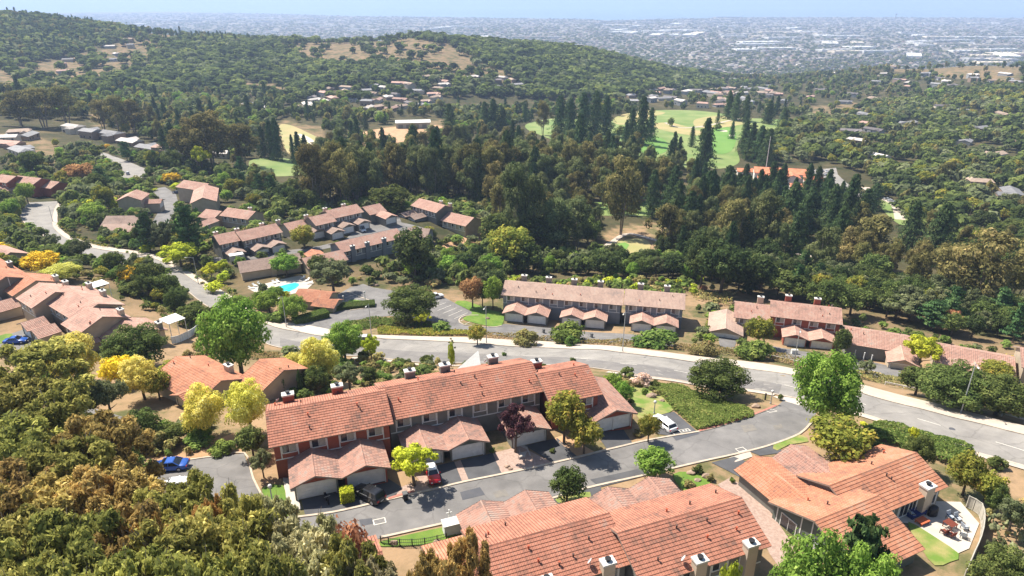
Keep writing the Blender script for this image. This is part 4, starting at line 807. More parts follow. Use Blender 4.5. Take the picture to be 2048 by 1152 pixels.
# every crown is made for a tree 1 m high and 1 m wide, then scaled
def v_round(nleaf, leaf, nl=26, rl=.17, h0=.22, bark=None, w=.42, up=.25, shell=.5):
    def f(g, i):
        C, Rd = lobes_round(g, nl, w, h0, .98, rl); v, t = leafcloud(C, Rd, nleaf, leaf, seed=int(g.integers(1e6)), up=up, shell=shell)
        return cloudmesh('crown', v, t, LM['oak']), trunk_mesh('trunk', g, .62, .028, 5, .3, bark or BARK)
    return f
def v_euc(nleaf, leaf, nl=42, h0=.30, wide=1.):
    def f(g, i):
        C, Rd = [], []; stems = [(0.0, 0.0)] + [(.22 * math.cos(2.1 * k + i), .22 * math.sin(2.1 * k + i)) for k in range(3)]
        for k in range(nl):
            s_ = stems[k % 4]; z = h0 + (.95 - h0) * g.random() ** .75; e = .40 * math.sin(math.pi * min(1, (z - h0 + .12) / (1.08 - h0))) ** .7; a = g.random() * 6.28; q = e * (.3 + .7 * g.random())
            C.append((s_[0] * .5 + q * math.cos(a), s_[1] * .5 + q * math.sin(a), z)); r = .075 + .06 * g.random(); Rd.append((r * 1.1, r * 1.1, r * .7 + .02))
        v, t = leafcloud(C, np.array(Rd), nleaf, leaf, seed=int(g.integers(1e6)), up=.3, shell=.45)
        m = MB()
        for s_ in stems[:3]: m.tube([(s_[0] * .15, s_[1] * .15, -.1), (s_[0] * .5, s_[1] * .5, .4), (s_[0] * .8, s_[1] * .8, .85)], [.016, .012, .004], 6)
        for k in range(0, nl, 3):
            c = C[k]; m.tube([(c[0] * .3, c[1] * .3, c[2] - .18), (c[0] * .8, c[1] * .8, c[2] - .03)], [.006, .003], 4)
        me = bpy.data.meshes.new('trunk'); me.from_pydata(m.v, [], m.f); me.materials.append(BARK_P); me.update()
        return cloudmesh('crown', v, t, LM['euc']), me
    return f
def v_cone(nleaf, leaf, h0=.08, tiers=22, spikes=9, power=.8, w=.5, droop=.12):
    def f(g, i):
        P_, N_, T_ = [], [], []; n = nleaf; k = g.integers(0, tiers, n); z = h0 + (1 - h0) * (k / tiers) ** .92; rmax = w * (1 - (z - h0) / (1 - h0)) ** power + .015
        sp = g.integers(0, spikes, n); ang = sp * 2 * math.pi / spikes + k * 1.7 + g.normal(size=n) * .16; jit = np.array([.38 + .85 * x for x in g.random(tiers * spikes)])[k * spikes + sp]
        q = g.random(n) ** .6; r = rmax * jit * q; p = np.stack([r * np.cos(ang), r * np.sin(ang), z - droop * r + g.normal(size=n) * .008], -1)
        d = np.stack([np.cos(ang), np.sin(ang), np.full(n, .5)], -1) + g.normal(size=(n, 3)) * .45; d /= np.linalg.norm(d, axis=1)[:, None]
        a = np.cross(d, g.normal(size=(n, 3))); a /= np.linalg.norm(a, axis=1)[:, None]; b = np.cross(d, a); s_ = leaf * (.6 + .8 * g.random(n))[:, None]
        v = np.stack([p - a * s_, p - b * s_ * .6, p + a * s_, p + b * s_ * .6], 1).reshape(-1, 3); t = np.clip(.5 * g.random(tiers * spikes)[k * spikes + sp] + .5 * g.random(n), 0, 1)
        m = MB(); m.tube([(0, 0, -.05), (0, 0, .5), (0, 0, .96)], [.022, .013, .002], 7); me = bpy.data.meshes.new('trunk'); me.from_pydata(m.v, [], m.f); me.materials.append(BARK); me.update()
        return cloudmesh('crown', v, t, LM['red']), me
    return f
def v_bush(nleaf, leaf, nl=16):
    def f(g, i):
        C, Rd = [], []
        for k in range(nl):
            a = g.random() * 6.28; r = .36 * math.sqrt(g.random()); C.append((r * math.cos(a), r * math.sin(a), .18 + .52 * g.random() * (1 - r * 1.6))); Rd.append(.15 + .09 * g.random())
        v, t = leafcloud(C, np.array(Rd), nleaf, leaf, seed=int(g.integers(1e6)), up=.5, shell=.6); m = MB()
        for k in range(4): m.tube([(0, 0, -.1), (.16 * math.cos(k * 1.6), .16 * math.sin(k * 1.6), .4)], [.02, .008], 5)
        me = bpy.data.meshes.new('stem'); me.from_pydata(m.v, [], m.f); me.materials.append(BARK); me.update()
        return cloudmesh('foliage', v, t, LM['oak']), me
    return f
def v_col(nleaf, leaf):
    def f(g, i):
        C = [(.06 * g.normal(), .06 * g.normal(), .08 + .84 * k / 18) for k in range(19)]; Rd = [(.36 * (1 - (abs(k / 18 - .35)) ** 1.6 * 1.7), ) * 2 + (.09,) for k in range(19)]
        v, t = leafcloud(C, np.array(Rd), nleaf, leaf, seed=int(g.integers(1e6)), up=.2); m = MB(); m.tube([(0, 0, -.05), (0, 0, .7)], [.03, .01], 6); me = bpy.data.meshes.new('trunk'); me.from_pydata(m.v, [], m.f); me.materials.append(BARK); me.update()
        return cloudmesh('crown', v, t, LM['red']), me
    return f
variants('round', 5, v_round(5000, .029, nl=60, rl=.125, w=.45)); variants('roundn', 3, v_round(13000, .019, nl=60, rl=.125, w=.47, h0=.04)); variants('rounds', 4, v_round(900, .062, nl=18, rl=.2))
variants('open', 3, v_round(3000, .030, nl=22, rl=.115, h0=.35, w=.46)); variants('flower', 4, v_round(13000, .018, nl=60, rl=.12, w=.47, h0=.1, shell=.8, up=.6))
variants('euc', 6, v_euc(6000, .021)); variants('eucs', 4, v_euc(1000, .045)); variants('cone', 4, v_cone(7500, .022, power=.55, tiers=26, spikes=8, w=.55)); variants('cones', 3, v_cone(1000, .045, tiers=14, spikes=7, power=.55, w=.55))
variants('pine', 3, v_cone(4200, .032, h0=.22, tiers=9, spikes=6, power=.45, w=.5, droop=-.15)); variants('bush', 4, v_bush(2200, .045)); variants('bushs', 3, v_bush(450, .09)); variants('col', 1, v_col(3000, .05))
def v_fore(g, i):
    C, Rd = [], []
    for k in range(120):
        z = .25 + .72 * g.random() ** .7; e = .48 * math.sin(math.pi * min(1, (z - .12) / .98)) ** .6; a = g.random() * 6.28; q = e * math.sqrt(g.random()); C.append((q * math.cos(a), q * math.sin(a), z)); r = .04 + .045 * g.random(); Rd.append((r, r, r * .75))
    v, t = leafcloud(C, np.array(Rd), 26000, .0145, seed=i + 900, up=.3, shell=.15, aspect=1.5, out=.45); m = MB()
    for s_ in range(3): m.tube([(0, 0, -.1), (.12 * math.cos(2 * s_), .12 * math.sin(2 * s_), .45), (.24 * math.cos(2 * s_ + .5), .24 * math.sin(2 * s_ + .5), .85)], [.02, .013, .004], 7)
    for k in range(0, 120, 3):
        c = C[k]; m.tube([(c[0] * .35, c[1] * .35, c[2] - .16), (c[0] * .8, c[1] * .8, c[2] - .02), (c[0] * 1.12, c[1] * 1.12, c[2] + .07)], [.006, .004, .002], 4); m.tube([(c[0] * .8, c[1] * .8, c[2] - .02), (c[0] * .95 + .05, c[1] * 1.15, c[2] + .05)], [.003, .0015], 4)
    me = bpy.data.meshes.new('trunk'); me.from_pydata(m.v, [], m.f); me.materials.append(BARK_P); me.update()
    return cloudmesh('crown', v, t, LM['feuc']), me
variants('fore', 4, v_fore)

TREES = []     # dicts waiting to be placed; the largest of each kind become things, the rest one wood
KIND = {  # kind: (thing name, category, near variants, far variants, words, leaf material, parts)
    'oak': ('oak_tree', 'tree', 'round', 'rounds', 'dark green oak', 'oak', 'tree'), 'doak': ('oak_tree', 'tree', 'round', 'rounds', 'very dark live oak', 'darkoak', 'tree'), 'sage': ('oak_tree', 'tree', 'open', 'rounds', 'grey-green tree', 'sage', 'tree'),
    'euc': ('eucalyptus_tree', 'tree', 'euc', 'eucs', 'tall olive-brown eucalyptus', 'euc', 'tree'), 'eucg': ('eucalyptus_tree', 'tree', 'euc', 'eucs', 'tall grey-green eucalyptus', 'eucg', 'tree'), 'red': ('redwood_tree', 'tree', 'cone', 'cones', 'tall dark redwood', 'red', 'tree'), 'pine': ('pine_tree', 'tree', 'pine', 'cones', 'dark spreading pine', 'pine', 'tree'),
    'bright': ('leafy_tree', 'tree', 'round', 'rounds', 'fresh green leafy tree', 'bright', 'tree'), 'lime': ('leafy_tree', 'tree', 'open', 'rounds', 'lime yellow-green tree', 'lime', 'tree'), 'bloom': ('flowering_tree', 'tree', 'flower', 'rounds', 'pale yellow flowering tree', 'bloom', 'tree'),
    'gold': ('golden_tree', 'tree', 'round', 'rounds', 'golden yellow tree', 'gold', 'tree'), 'plum': ('plum_tree', 'tree', 'open', 'rounds', 'dark purple plum tree', 'plum', 'tree'), 'rust': ('rusty_tree', 'tree', 'round', 'rounds', 'reddish-brown tree', 'rust', 'tree'),
    'autumn': ('bronze_tree', 'tree', 'round', 'rounds', 'bronze-tinged green tree', 'autumn', 'tree'), 'bush': ('shrub', 'shrub', 'bush', 'bushs', 'rounded green shrub', 'hedge', 'bush'), 'dbush': ('shrub', 'shrub', 'bush', 'bushs', 'dark green shrub', 'oak', 'bush'),
    'obush': ('shrub', 'shrub', 'bush', 'bushs', 'olive-brown shrub', 'heath', 'bush'), 'lbush': ('shrub', 'shrub', 'bush', 'bushs', 'lime-green shrub', 'lime', 'bush'), 'pbush': ('shrub', 'shrub', 'bush', 'bushs', 'pinkish dry shrub', 'pink', 'bush'),
    'cyp': ('cypress_tree', 'tree', 'col', 'col', 'slim dark cypress', 'red', 'tree'), 'nround': ('leafy_tree', 'tree', 'roundn', 'rounds', 'big broad green tree', 'bright', 'tree'), 'noak': ('oak_tree', 'tree', 'roundn', 'rounds', 'broad dark green oak', 'oak', 'tree'),
    'fore': ('gum_tree', 'tree', 'fore', 'fore', 'large yellow-green gum tree', 'feuc', 'tree'), 'foreb': ('gum_tree', 'tree', 'fore', 'fore', 'bronze-leaved gum tree', 'feucb', 'tree'), 'foreo': ('gum_tree', 'tree', 'fore', 'fore', 'orange-tinged gum tree', 'feuco', 'tree'), 'foreg': ('gum_tree', 'tree', 'fore', 'fore', 'grey-leaved gum tree', 'feucg', 'tree'), 'dead': ('bare_tree', 'tree', 'open', 'rounds', 'thin dry-looking bare tree', 'dead', 'tree')}
def tree(kind, px, base, top, w, label=None, m=None, d=None, sink=0.):
    """a tree whose foot stands on the ground at (px, base), seen up to row top and w pixels wide"""
    g = at(px, base)
    f = g[1] * _c - (g[2] - CAMZ) * _s
    if kind == 'red': w *= 1.22
    lo, hi = .3, 60.
    for _ in range(24):
        mid = (lo + hi) / 2
        if proj(g[0], g[1], g[2] + mid)[1] > top: lo = mid
        else: hi = mid
    TREES.append(dict(kind=kind, p=g, h=(lo + hi) / 2, w=w * f / FOC, px=px, py=(base + top) / 2, label=label, m=m, keep=True, size=(base - top) * w, sink=sink))
def place_tree(t, groups={}):
    name, cat, vn, vf, words, lm, pt = KIND[t['kind']]; pxh = FOC * t['h'] / max(t['p'][1], 1) ; far = pxh < 34 and not t.get('near')
    V = VARS[vf if far else vn]; crown, trunk = V[int(rng.integers(len(V)))]; rz = rng.random() * 6.28; M_ = LM[t['m'] or lm]
    s_ = (t['w'], t['w'] * (.92 + .16 * rng.random()), t['h'])
    def mk(me, nm, parent=None):
        o = bpy.data.objects.new(nm, me); col.objects.link(o)
        if parent: o.parent = parent
        return o
    if far:
        o = mk(crown, name); o.location = t['p'] - np.array([0, 0, t['h'] * (.12 if pt == 'tree' else 0)]); o.scale = s_; o.rotation_euler = (0, 0, rz); o.material_slots[0].link = 'OBJECT'; o.material_slots[0].material = M_; r_ = o
    else:
        r_ = empty(name, t['p'], rz); r_.scale = s_
        c = mk(crown, 'crown' if pt == 'tree' else 'foliage', r_); c.material_slots[0].link = 'OBJECT'; c.material_slots[0].material = M_
        mk(trunk, 'trunk' if pt == 'tree' else 'stem', r_)
    tag(r_, t['label'], cat)
    g_ = t.get('group')
    if g_: r_['group'] = g_
    if t.get('shared'): r_['label'] = t['shared']
    elif t['label']: pass
    else: REG.append((r_, words, t['px'], t['py']))
    return r_

# ---------------------------------------------------------------- trees one by one
def ftree(kind, px, top, dist, wm, label=None):
    d = ray(px, top); t = dist / d[1]; x, y, z = d[0] * t, dist, CAMZ + d[2] * t; g = h1(x, y)
    TREES.append(dict(kind=kind, p=np.array([x, y, g]), h=max(4, z - g), w=wm, px=px, py=top + 40, label=label, m=None, keep=True, size=1e6, near=True))
for q in [('fore',55,700,84,15),('fore',-10,765,70,13),('fore',95,790,66,12),('foreb',185,850,60,11),('fore',15,865,58,13),('fore',115,905,54,12),('foreb',225,948,53,9),('foreo',200,958,50,5),('foreo',412,1003,45,4),('foreo',300,1040,42,5),('foreb',-25,960,48,12),('foreb',60,975,47,11),('foreb',165,965,48,10),
          ('fore',300,1008,46,9),('fore',375,974,49,8),('fore',460,1003,45,8.5),('foreg',540,1000,49,6),('foreg',620,1055,44,6.5),('rust',688,1030,46,6),('fore',690,1100,38,7),('foreg',575,1072,41,8),('fore',465,1065,41,10),('fore',345,1062,40,10),
          ('foreb',225,1050,41,10),('fore',110,1062,39,11),('fore',0,1055,40,11),('fore',520,1125,36,9),('fore',390,1130,35,9),('fore',250,1130,35,9),('fore',120,1145,34,9),('fore',10,1150,34,9),('foreg',625,1120,38,8),('foreb',935,1075,43,4.6),('foreg',740,1125,38,5),('foreb',860,1120,38,5),
          ('pine',1740,1040,49,7.5),('nround',1668,1062,46,8.5),('nround',1760,1085,45,7),('noak',2035,1105,52,7),('lime',1480,1118,42,4)]: ftree(*q)
NEAR = [('nround',483,748,585,135),('nround',1640,852,690,132),('bloom',160,772,664,104),('bloom',290,800,712,86),('bloom',418,872,770,84),('bloom',503,868,757,84),('bloom',645,768,671,84),('bloom',597,765,704,78),('noak',275,738,652,126),('nround',692,722,640,80),('lime',745,732,668,40),
 ('cyp',568,790,734,15),('cyp',603,790,738,16),('noak',632,782,732,62),('sage',700,782,728,66),('bush',762,764,732,44),('oak',507,912,852,64),('sage',528,955,900,48),('oak',290,892,822,76),('oak',345,888,850,62),('bush',400,888,856,66),('noak',255,958,880,78),('oak',170,892,842,60),('autumn',352,772,722,64),('gold',245,772,712,84),('sage',225,842,760,88),('autumn',320,800,740,60),
 ('plum',1030,905,812,74),('autumn',1128,888,778,92),('autumn',1168,908,832,72),('lime',830,972,892,102),('autumn',1296,884,828,46),('bright',1308,956,898,88),('oak',1133,1004,938,76),('noak',1428,795,720,118),('autumn',1668,925,838,132),('bright',1222,800,745,52),('bright',1245,812,765,45),('lbush',1212,775,745,34),('pbush',1281,772,740,44),
 ('noak',1830,940,868,60),('autumn',1925,990,910,76),('autumn',1965,1010,940,66),('noak',1985,1025,965,50),('sage',2015,1072,1000,70),('sage',1992,1115,1078,34),('lime',1820,895,852,24),('dbush',1990,935,905,40),('dbush',1918,905,890,26),('lbush',1690,840,812,18),('lbush',1726,852,842,16),('lbush',1752,856,844,18),('lbush',1785,862,848,18),('lbush',1805,864,850,16),
 ('obush',1050,690,650,55),('autumn',955,690,650,44),('bush',1131,682,626,88),('bush',1142,692,666,32),('bush',1310,694,648,88),('obush',1405,710,672,62),('bush',1503,716,662,82),('autumn',1515,694,632,62),('oak',1678,716,655,38),('lime',1835,738,672,80),('noak',822,642,570,106),('lime',843,655,622,42),('obush',808,652,632,40),('bush',880,662,640,40),('bright',986,618,550,44),('rust',945,615,552,48),('oak',965,612,560,40),
 ('doak',832,560,454,92),('oak',783,425,370,92),('lime',868,402,386,50),('rust',710,415,402,26),('autumn',609,498,450,52),('bright',574,553,507,62),('sage',668,588,522,88),('oak',638,556,508,50),('lime',363,535,489,82),('pine',385,518,410,78),('pine',300,502,424,66),('sage',335,505,440,56),('gold',267,577,531,46),('oak',305,590,522,66),('oak',340,605,545,60),('noak',358,622,572,46),('oak',385,650,610,60),('oak',420,655,612,44),
 ('gold',85,548,502,78),('bloom',126,562,527,72),('gold',4,508,484,34),('oak',30,548,515,36),('rust',163,368,325,62),('pine',205,375,332,44),('oak',70,350,300,48),('pine',255,322,282,36),('noak',350,342,296,50),('lime',405,345,292,44),('gold',342,368,340,38),('lime',358,382,362,34),('lime',305,382,376,22),('pine',312,338,300,28),('autumn',212,420,368,44),('oak',180,430,400,60),('bright',190,445,405,56),('sage',160,405,380,60),('gold',215,300,285,18),
 ('bush',1008,712,700,10),('lime',905,760,683,16),('dbush',815,756,742,34),('dbush',835,750,738,20),('bright',775,745,720,18),('oak',740,770,735,34),('obush',870,748,738,20),('dbush',1145,722,712,12),('oak',1560,800,786,14),
 ('noak',1900,812,728,150),('noak',1990,830,750,130),('oak',1830,790,735,80),('autumn',1985,760,722,70),('gold',2030,745,715,60),('sage',1730,752,720,36),('doak',1755,900,880,40),('bright',552,602,572,36),('lime',570,600,578,26),('sage',528,590,562,26),('bush',555,640,618,40),('bright',540,625,585,60),('nround',590,640,588,58),('bright',480,630,590,44),('lime',430,585,560,40),
 ('bush',800,935,925,14),('bush',985,905,892,14),('bush',1205,995,985,14),('dbush',1105,905,893,14),('dbush',1395,945,925,24),('obush',1420,960,944,20),('obush',1378,975,955,24),('dbush',1365,1000,985,20),('bush',1465,965,950,12),('obush',1275,870,855,24),('obush',1310,790,778,16),('bush',560,1010,1000,12)]
for q in NEAR: tree(*q)
FARX = [('red',1405,352,234,44),('red',1282,290,192,34),('red',1262,286,214,28),('red',1300,282,214,26),('red',1120,268,190,34),('red',1140,272,195,32),('red',1165,272,184,36),('red',1190,270,180,36),('red',1212,268,190,30),('red',1158,335,225,38),('red',970,258,202,30),('red',987,260,196,28),('red',1006,262,215,26),('red',900,268,206,30),
 ('red',350,315,244,34),('red',332,312,256,24),('red',545,318,240,24),('red',558,320,234,28),('red',528,315,252,24),('red',600,332,262,22),('red',614,334,268,22),('red',588,326,268,14),('red',1345,335,262,20),('red',1357,328,272,18),('red',1487,306,240,30),('red',1500,316,244,32),('red',1516,324,250,32),('red',1532,334,256,34),
 ('red',1455,238,180,22),('red',1470,242,184,22),('red',1490,242,188,22),('red',1535,248,200,26),('red',1566,256,214,26),('red',1575,475,362,52),('red',1612,460,372,44),('red',1655,470,366,46),('red',1690,470,346,50),('red',1722,455,376,40),('red',1600,490,392,46),('red',1545,430,362,44),('red',1515,415,350,40),('red',1812,505,398,48),('red',1866,530,404,62),('red',1480,430,350,46),('red',1450,420,330,50),('red',1410,440,340,50),('red',1745,420,365,38),('red',1350,470,360,48),('red',1375,480,380,46),('red',1585,515,420,46),('red',1670,520,410,50),('red',1345,420,330,44),
 ('euc',430,338,226,112),('euc',486,332,248,84),('euc',392,336,240,80),('euc',45,252,184,72),('euc',90,255,178,84),('euc',136,256,176,76),('euc',240,268,194,60),('euc',272,266,200,64),('euc',210,262,200,50),('euc',1086,270,202,34),('euc',1735,540,432,120),('euc',1690,545,455,80),('euc',1945,625,468,150),('euc',1880,600,490,90),('euc',2020,610,480,110),('eucg',1640,560,455,80),('euc',1460,520,400,90),('eucg',1520,520,385,90),('euc',1240,470,320,92),('euc',1330,520,410,84),('eucg',1030,500,335,86),('eucg',1065,505,350,80),('eucg',1110,510,400,86),('eucg',1150,505,400,80),('euc',1000,470,370,60),
 ('oak',1190,480,440,30),('doak',1210,560,500,70),('doak',1400,580,470,80),('doak',1440,590,480,110),('doak',1500,590,500,90),('doak',1345,560,505,70),('oak',1570,600,540,90),('oak',1650,640,560,90),('sage',1790,640,590,80),('oak',1700,630,570,80),('pine',1860,660,600,80),('rust',1900,665,620,40),('oak',1045,545,480,80),('autumn',1020,540,450,90)]
for q in FARX: tree(*q)
# ---------------------------------------------------------------- scattered trees: each region is a patch of the land, its outline read off the picture
NOGO = [T + B[::-1], [(0,255),(30,255),(30,275),(0,275)], [(120,245),(350,292),(350,330),(290,320),(120,270)], [(190,295),(300,330),(310,370),(225,380),(190,320)], [(300,370),(440,350),(445,412),(360,470),(300,460)], [(230,375),(320,375),(320,420),(230,420)], [(215,420),(300,420),(290,470),(215,470)],
        [(410,410),(560,415),(520,450),(410,450)], [(420,445),(620,440),(800,400),(980,415),(900,480),(890,505),(700,520),(620,510),(480,545),(400,535)], [(485,555),(700,560),(700,640),(560,625),(480,600)], [(0,345),(120,345),(120,380),(0,390)],
        [(590,648),(780,560),(1000,600),(1380,580),(1700,640),(2048,710),(2048,790),(1700,770),(1300,700),(960,670)], [(780,235),(900,235),(900,262),(780,262)], [(735,250),(900,250),(830,290),(740,295)], [(1480,347),(1600,337),(1690,333),(1745,398),(1700,402),(1640,388),(1480,379)],
        [(1190,515),(1200,480),(1290,470),(1310,500),(1250,522)], [(885,490),(985,430),(1000,450),(900,510)], [(1575,512),(1650,510),(1640,550),(1580,555)], [(1880,605),(2048,595),(2048,665),(1920,660)]]
GOLF = [[(1040,250),(1100,232),(1200,240),(1240,236),(1300,218),(1500,225),(1590,240),(1560,268),(1480,300),(1478,330),(1420,340),(1300,325),(1240,300),(1180,300),(1060,285)], [(495,310),(560,300),(545,240),(650,250),(665,300),(600,352),(510,352)]]
CLEAR = []      # (x, y, r) round far houses
def grid_in(poly, step, jit=.42):
    A = np.array([at(px, max(py, 14))[:2] for px, py in poly]); lo, hi = A.min(0) - 60, A.max(0) + 60; lo[1] = max(lo[1], 20)
    X, Y = np.meshgrid(np.arange(lo[0], hi[0], step), np.arange(lo[1], hi[1], step)); X = X.ravel() + (rng.random(X.size) - .5) * 2 * jit * step; Y = Y.ravel() + (rng.random(Y.size) - .5) * 2 * jit * step
    Y = np.maximum(Y, 10); Z = hz(X, Y); k = inpx(X, Y, Z, [poly]); return X[k], Y[k], Z[k]
# far houses first, so trees keep off them
FH = []
def houses_in(poly, step, n, drop=0.0):
    X, Y, Z = grid_in(poly, step, .35); k = rng.permutation(len(X))[:n]
    for i in k: FH.append((X[i], Y[i], rng.random() * 3.14, 12 + 9 * rng.random(), 8 + 4 * rng.random(), rng.random()))
houses_in([(570,212),(640,185),(700,166),(800,160),(900,158),(905,190),(880,215),(700,232),(590,230)], 27, 40)
houses_in([(1255,188),(1330,176),(1560,180),(1590,205),(1430,222),(1250,208)], 25, 46); houses_in([(930,155),(1080,160),(1080,180),(930,180)], 34, 10)
houses_in([(1400,150),(1560,132),(1650,140),(1760,150),(1760,205),(1660,215),(1580,185),(1400,165)], 36, 40); houses_in([(1780,150),(2048,150),(2048,175),(1800,180)], 50, 20); houses_in([(1450,120),(1700,112),(2048,128),(2048,150),(1700,140),(1450,150)], 60, 26); houses_in([(1700,220),(2048,200),(2048,420),(1800,420),(1700,300)], 70, 22)
houses_in([(90,95),(160,80),(300,80),(300,110),(130,150),(20,160),(0,140)], 60, 14); houses_in([(680,72),(900,68),(940,90),(880,100),(700,90)], 70, 9); houses_in([(0,270),(60,270),(60,335),(0,340)], 22, 9); houses_in([(440,200),(560,190),(560,225),(440,225)], 50, 8)
for q in ((150,266,-.5,20,11,.8),(185,276,-.45,16,12,.1),(225,280,-.5,22,12,.05),(262,290,-.5,20,12,.75),(300,303,-.5,20,12,.5),(335,310,-.3,18,11,.55),(350,325,-.3,12,9,.1),(395,330,.2,12,9,.8),(440,315,.1,12,9,.7),(1765,150,.3,24,14,.8)):
    p = at(q[0], q[1]); FH.append((p[0], p[1], *q[2:]))
for h_ in FH: CLEAR.append((h_[0], h_[1] - (16 if h_[0] > 150 and h_[1] > 500 else 11 if h_[1] > 500 else 6), h_[3] * .62 + (12 if h_[0] > 150 and h_[1] > 500 else 5)))
CL = np.array(CLEAR)
GOLDP = GOLD
def scatter(poly, step, kinds, h, wr=(.75, 1.05), nogo=True, gold=.12, golf=.0, open_=0.):
    X, Y, Z = grid_in(poly, step); keep = np.ones(len(X), bool)
    if nogo: keep &= ~inpx(X, Y, Z, NOGO)
    keep &= ~(inpx(X, Y, Z, GOLF) & (rng.random(len(X)) > golf)); keep &= ~(inpx(X, Y, Z, GOLDP) & (rng.random(len(X)) > gold * 1.2))
    if open_: keep &= rng.random(len(X)) > open_
    near = ((X[:, None] - CL[None, :, 0]) ** 2 + (Y[:, None] - CL[None, :, 1]) ** 2 < CL[None, :, 2] ** 2).any(1); keep &= ~near
    for h in [hh for hh in ()]: pass
    ks = [k for k, w_ in kinds for _ in range(w_)]; f = Y * _c - (Z - CAMZ) * _s; pxs = 1024 + FOC * X / f; pys = 576 - FOC * (Y * _s + (Z - CAMZ) * _c) / f
    for i in np.nonzero(keep)[0]:
        k = ks[int(rng.integers(len(ks)))]; q = (h[0] + (h[1] - h[0]) * rng.random()) * ((1 + .28 * float(vnoise(X[i], Y[i], 30, 6))) if Y[i] > 300 else 1); w = q * (wr[0] + (wr[1] - wr[0]) * rng.random())
        if k in ('euc', 'eucg'): q *= 1.25; w = q * .62
        if k == 'red': q *= 1.55; w = q * .42
        if k == 'pine': q *= 1.3; w = q * .6
        TREES.append(dict(kind=k, p=np.array([X[i], Y[i], Z[i]]), h=q, w=w, px=pxs[i], py=pys[i], label=None, m=None, keep=False, size=(q * FOC / f[i]) ** 2))
MIX = [('oak', 5), ('doak', 4), ('sage', 3), ('bright', 1), ('autumn', 1)]
scatter([(690,562),(760,545),(900,572),(1000,596),(1000,552),(1150,552),(1400,566),(1400,535),(1200,520),(1000,505),(900,515),(870,540),(690,528)], 4.6, [('oak', 5), ('sage', 3), ('bright', 2), ('bush', 2), ('doak', 3)], (5, 8.5))
scatter([(1180,560),(1400,565),(1400,575),(1180,570)], 4, [('bush', 3), ('lbush', 2), ('obush', 2)], (2, 4))
scatter([(1400,562),(1500,592),(1700,618),(1850,662),(2060,705),(2060,650),(1900,605),(1700,565),(1500,535),(1400,535)], 5.5, [('oak', 4), ('doak', 4), ('sage', 4), ('autumn', 1), ('pine', 1)], (6, 10), nogo=False)
scatter([(1380,575),(1460,580),(1480,600),(1400,610)], 4, [('obush', 3), ('rust', 1)], (1.5, 3))
scatter([(615,402),(700,380),(900,368),(1100,372),(1330,385),(1345,415),(1180,405),(1000,412),(800,400),(640,428)], 9.5, [('euc', 3), ('eucg', 3), ('red', 1)], (17, 23))
scatter([(800,400),(1000,395),(1200,400),(1330,440),(1180,430),(1000,440),(830,400)], 13, [('euc', 2), ('eucg', 2), ('red', 1)], (15, 20))
scatter([(985,440),(1190,440),(1190,500),(1060,525),(985,500)], 9, [('euc', 1), ('eucg', 3), ('oak', 1)], (11, 17))
scatter([(1290,470),(1400,440),(1560,440),(1600,540),(1400,545),(1300,520)], 9, [('euc', 1), ('eucg', 1), ('red', 1), ('doak', 2)], (10, 15)); scatter([(1380,375),(1480,405),(1720,425),(1760,480),(1640,500),(1480,450),(1380,420)], 9, [('red', 5), ('doak', 2), ('euc', 1)], (9, 15))
scatter([(1640,520),(1860,560),(2060,560),(2060,600),(1880,600),(1700,580)], 11, [('euc', 2), ('oak', 1)], (11, 14))
scatter([(0,440),(45,432),(45,470),(90,505),(130,525),(300,545),(330,560),(350,590),(330,620),(280,590),(230,560),(180,520),(100,510),(0,490)], 6, [('oak', 4), ('sage', 3), ('autumn', 2), ('bush', 2)], (4.5, 8))
scatter([(125,405),(240,418),(300,468),(330,500),(345,520),(240,490),(155,470),(130,440)], 6, [('oak', 3), ('sage', 2), ('lbush', 1), ('bush', 2)], (5, 9)); scatter([(0,380),(60,385),(60,410),(120,400),(230,380),(225,400),(100,415),(50,440),(0,440)], 7, MIX, (6, 10))
scatter([(0,300),(60,335),(120,345),(180,300),(200,330),(230,380),(120,400),(60,345),(0,345)], 8, MIX + [('obush', 3), ('bush', 2)], (4, 9), open_=.2); scatter([(50,290),(190,295),(200,320),(60,330)], 9, MIX, (5, 9), open_=.4)
scatter([(290,330),(500,345),(620,400),(640,430),(560,440),(440,385),(445,352),(300,345)], 8, MIX + [('pine', 1), ('euc', 1)], (7, 12)); scatter([(440,385),(560,410),(560,440),(520,425),(440,400)], 7, MIX, (5, 9), nogo=False)
scatter([(395,538),(480,542),(500,555),(480,580),(440,575),(400,552)], 5, [('oak', 2), ('autumn', 1), ('lime', 1)], (4, 6.5), nogo=False); scatter([(610,505),(700,525),(700,560),(640,562),(600,545)], 6, MIX, (5, 8), nogo=False); scatter([(480,604),(545,612),(545,632),(500,615)], 4, [('bright', 2), ('bush', 2)], (3, 5), nogo=False)
scatter([(380,640),(440,640),(450,680),(430,720),(400,700)], 4, [('bush', 2), ('sage', 1), ('obush', 2)], (1.5, 3), nogo=False); scatter([(370,690),(430,700),(430,730),(380,725)], 4, [('obush', 2), ('sage', 1)], (2, 3))
scatter([(560,790),(680,775),(700,790),(640,810),(570,805)], 5, [('obush', 2), ('dbush', 2)], (2, 3.5), nogo=False); scatter([(170,780),(330,800),(330,850),(260,850),(170,810)], 6, [('autumn', 2), ('sage', 2), ('foreb', 0)], (5, 7), nogo=False)
scatter([(0,190),(200,180),(450,196),(700,204),(705,240),(560,236),(520,300),(300,300),(180,240),(0,240)], 12, MIX + [('euc', 2), ('red', 1)], (9, 14)); scatter([(280,250),(520,290),(510,330),(300,320)], 10, [('euc', 2), ('oak', 2), ('doak', 2)], (8, 12))
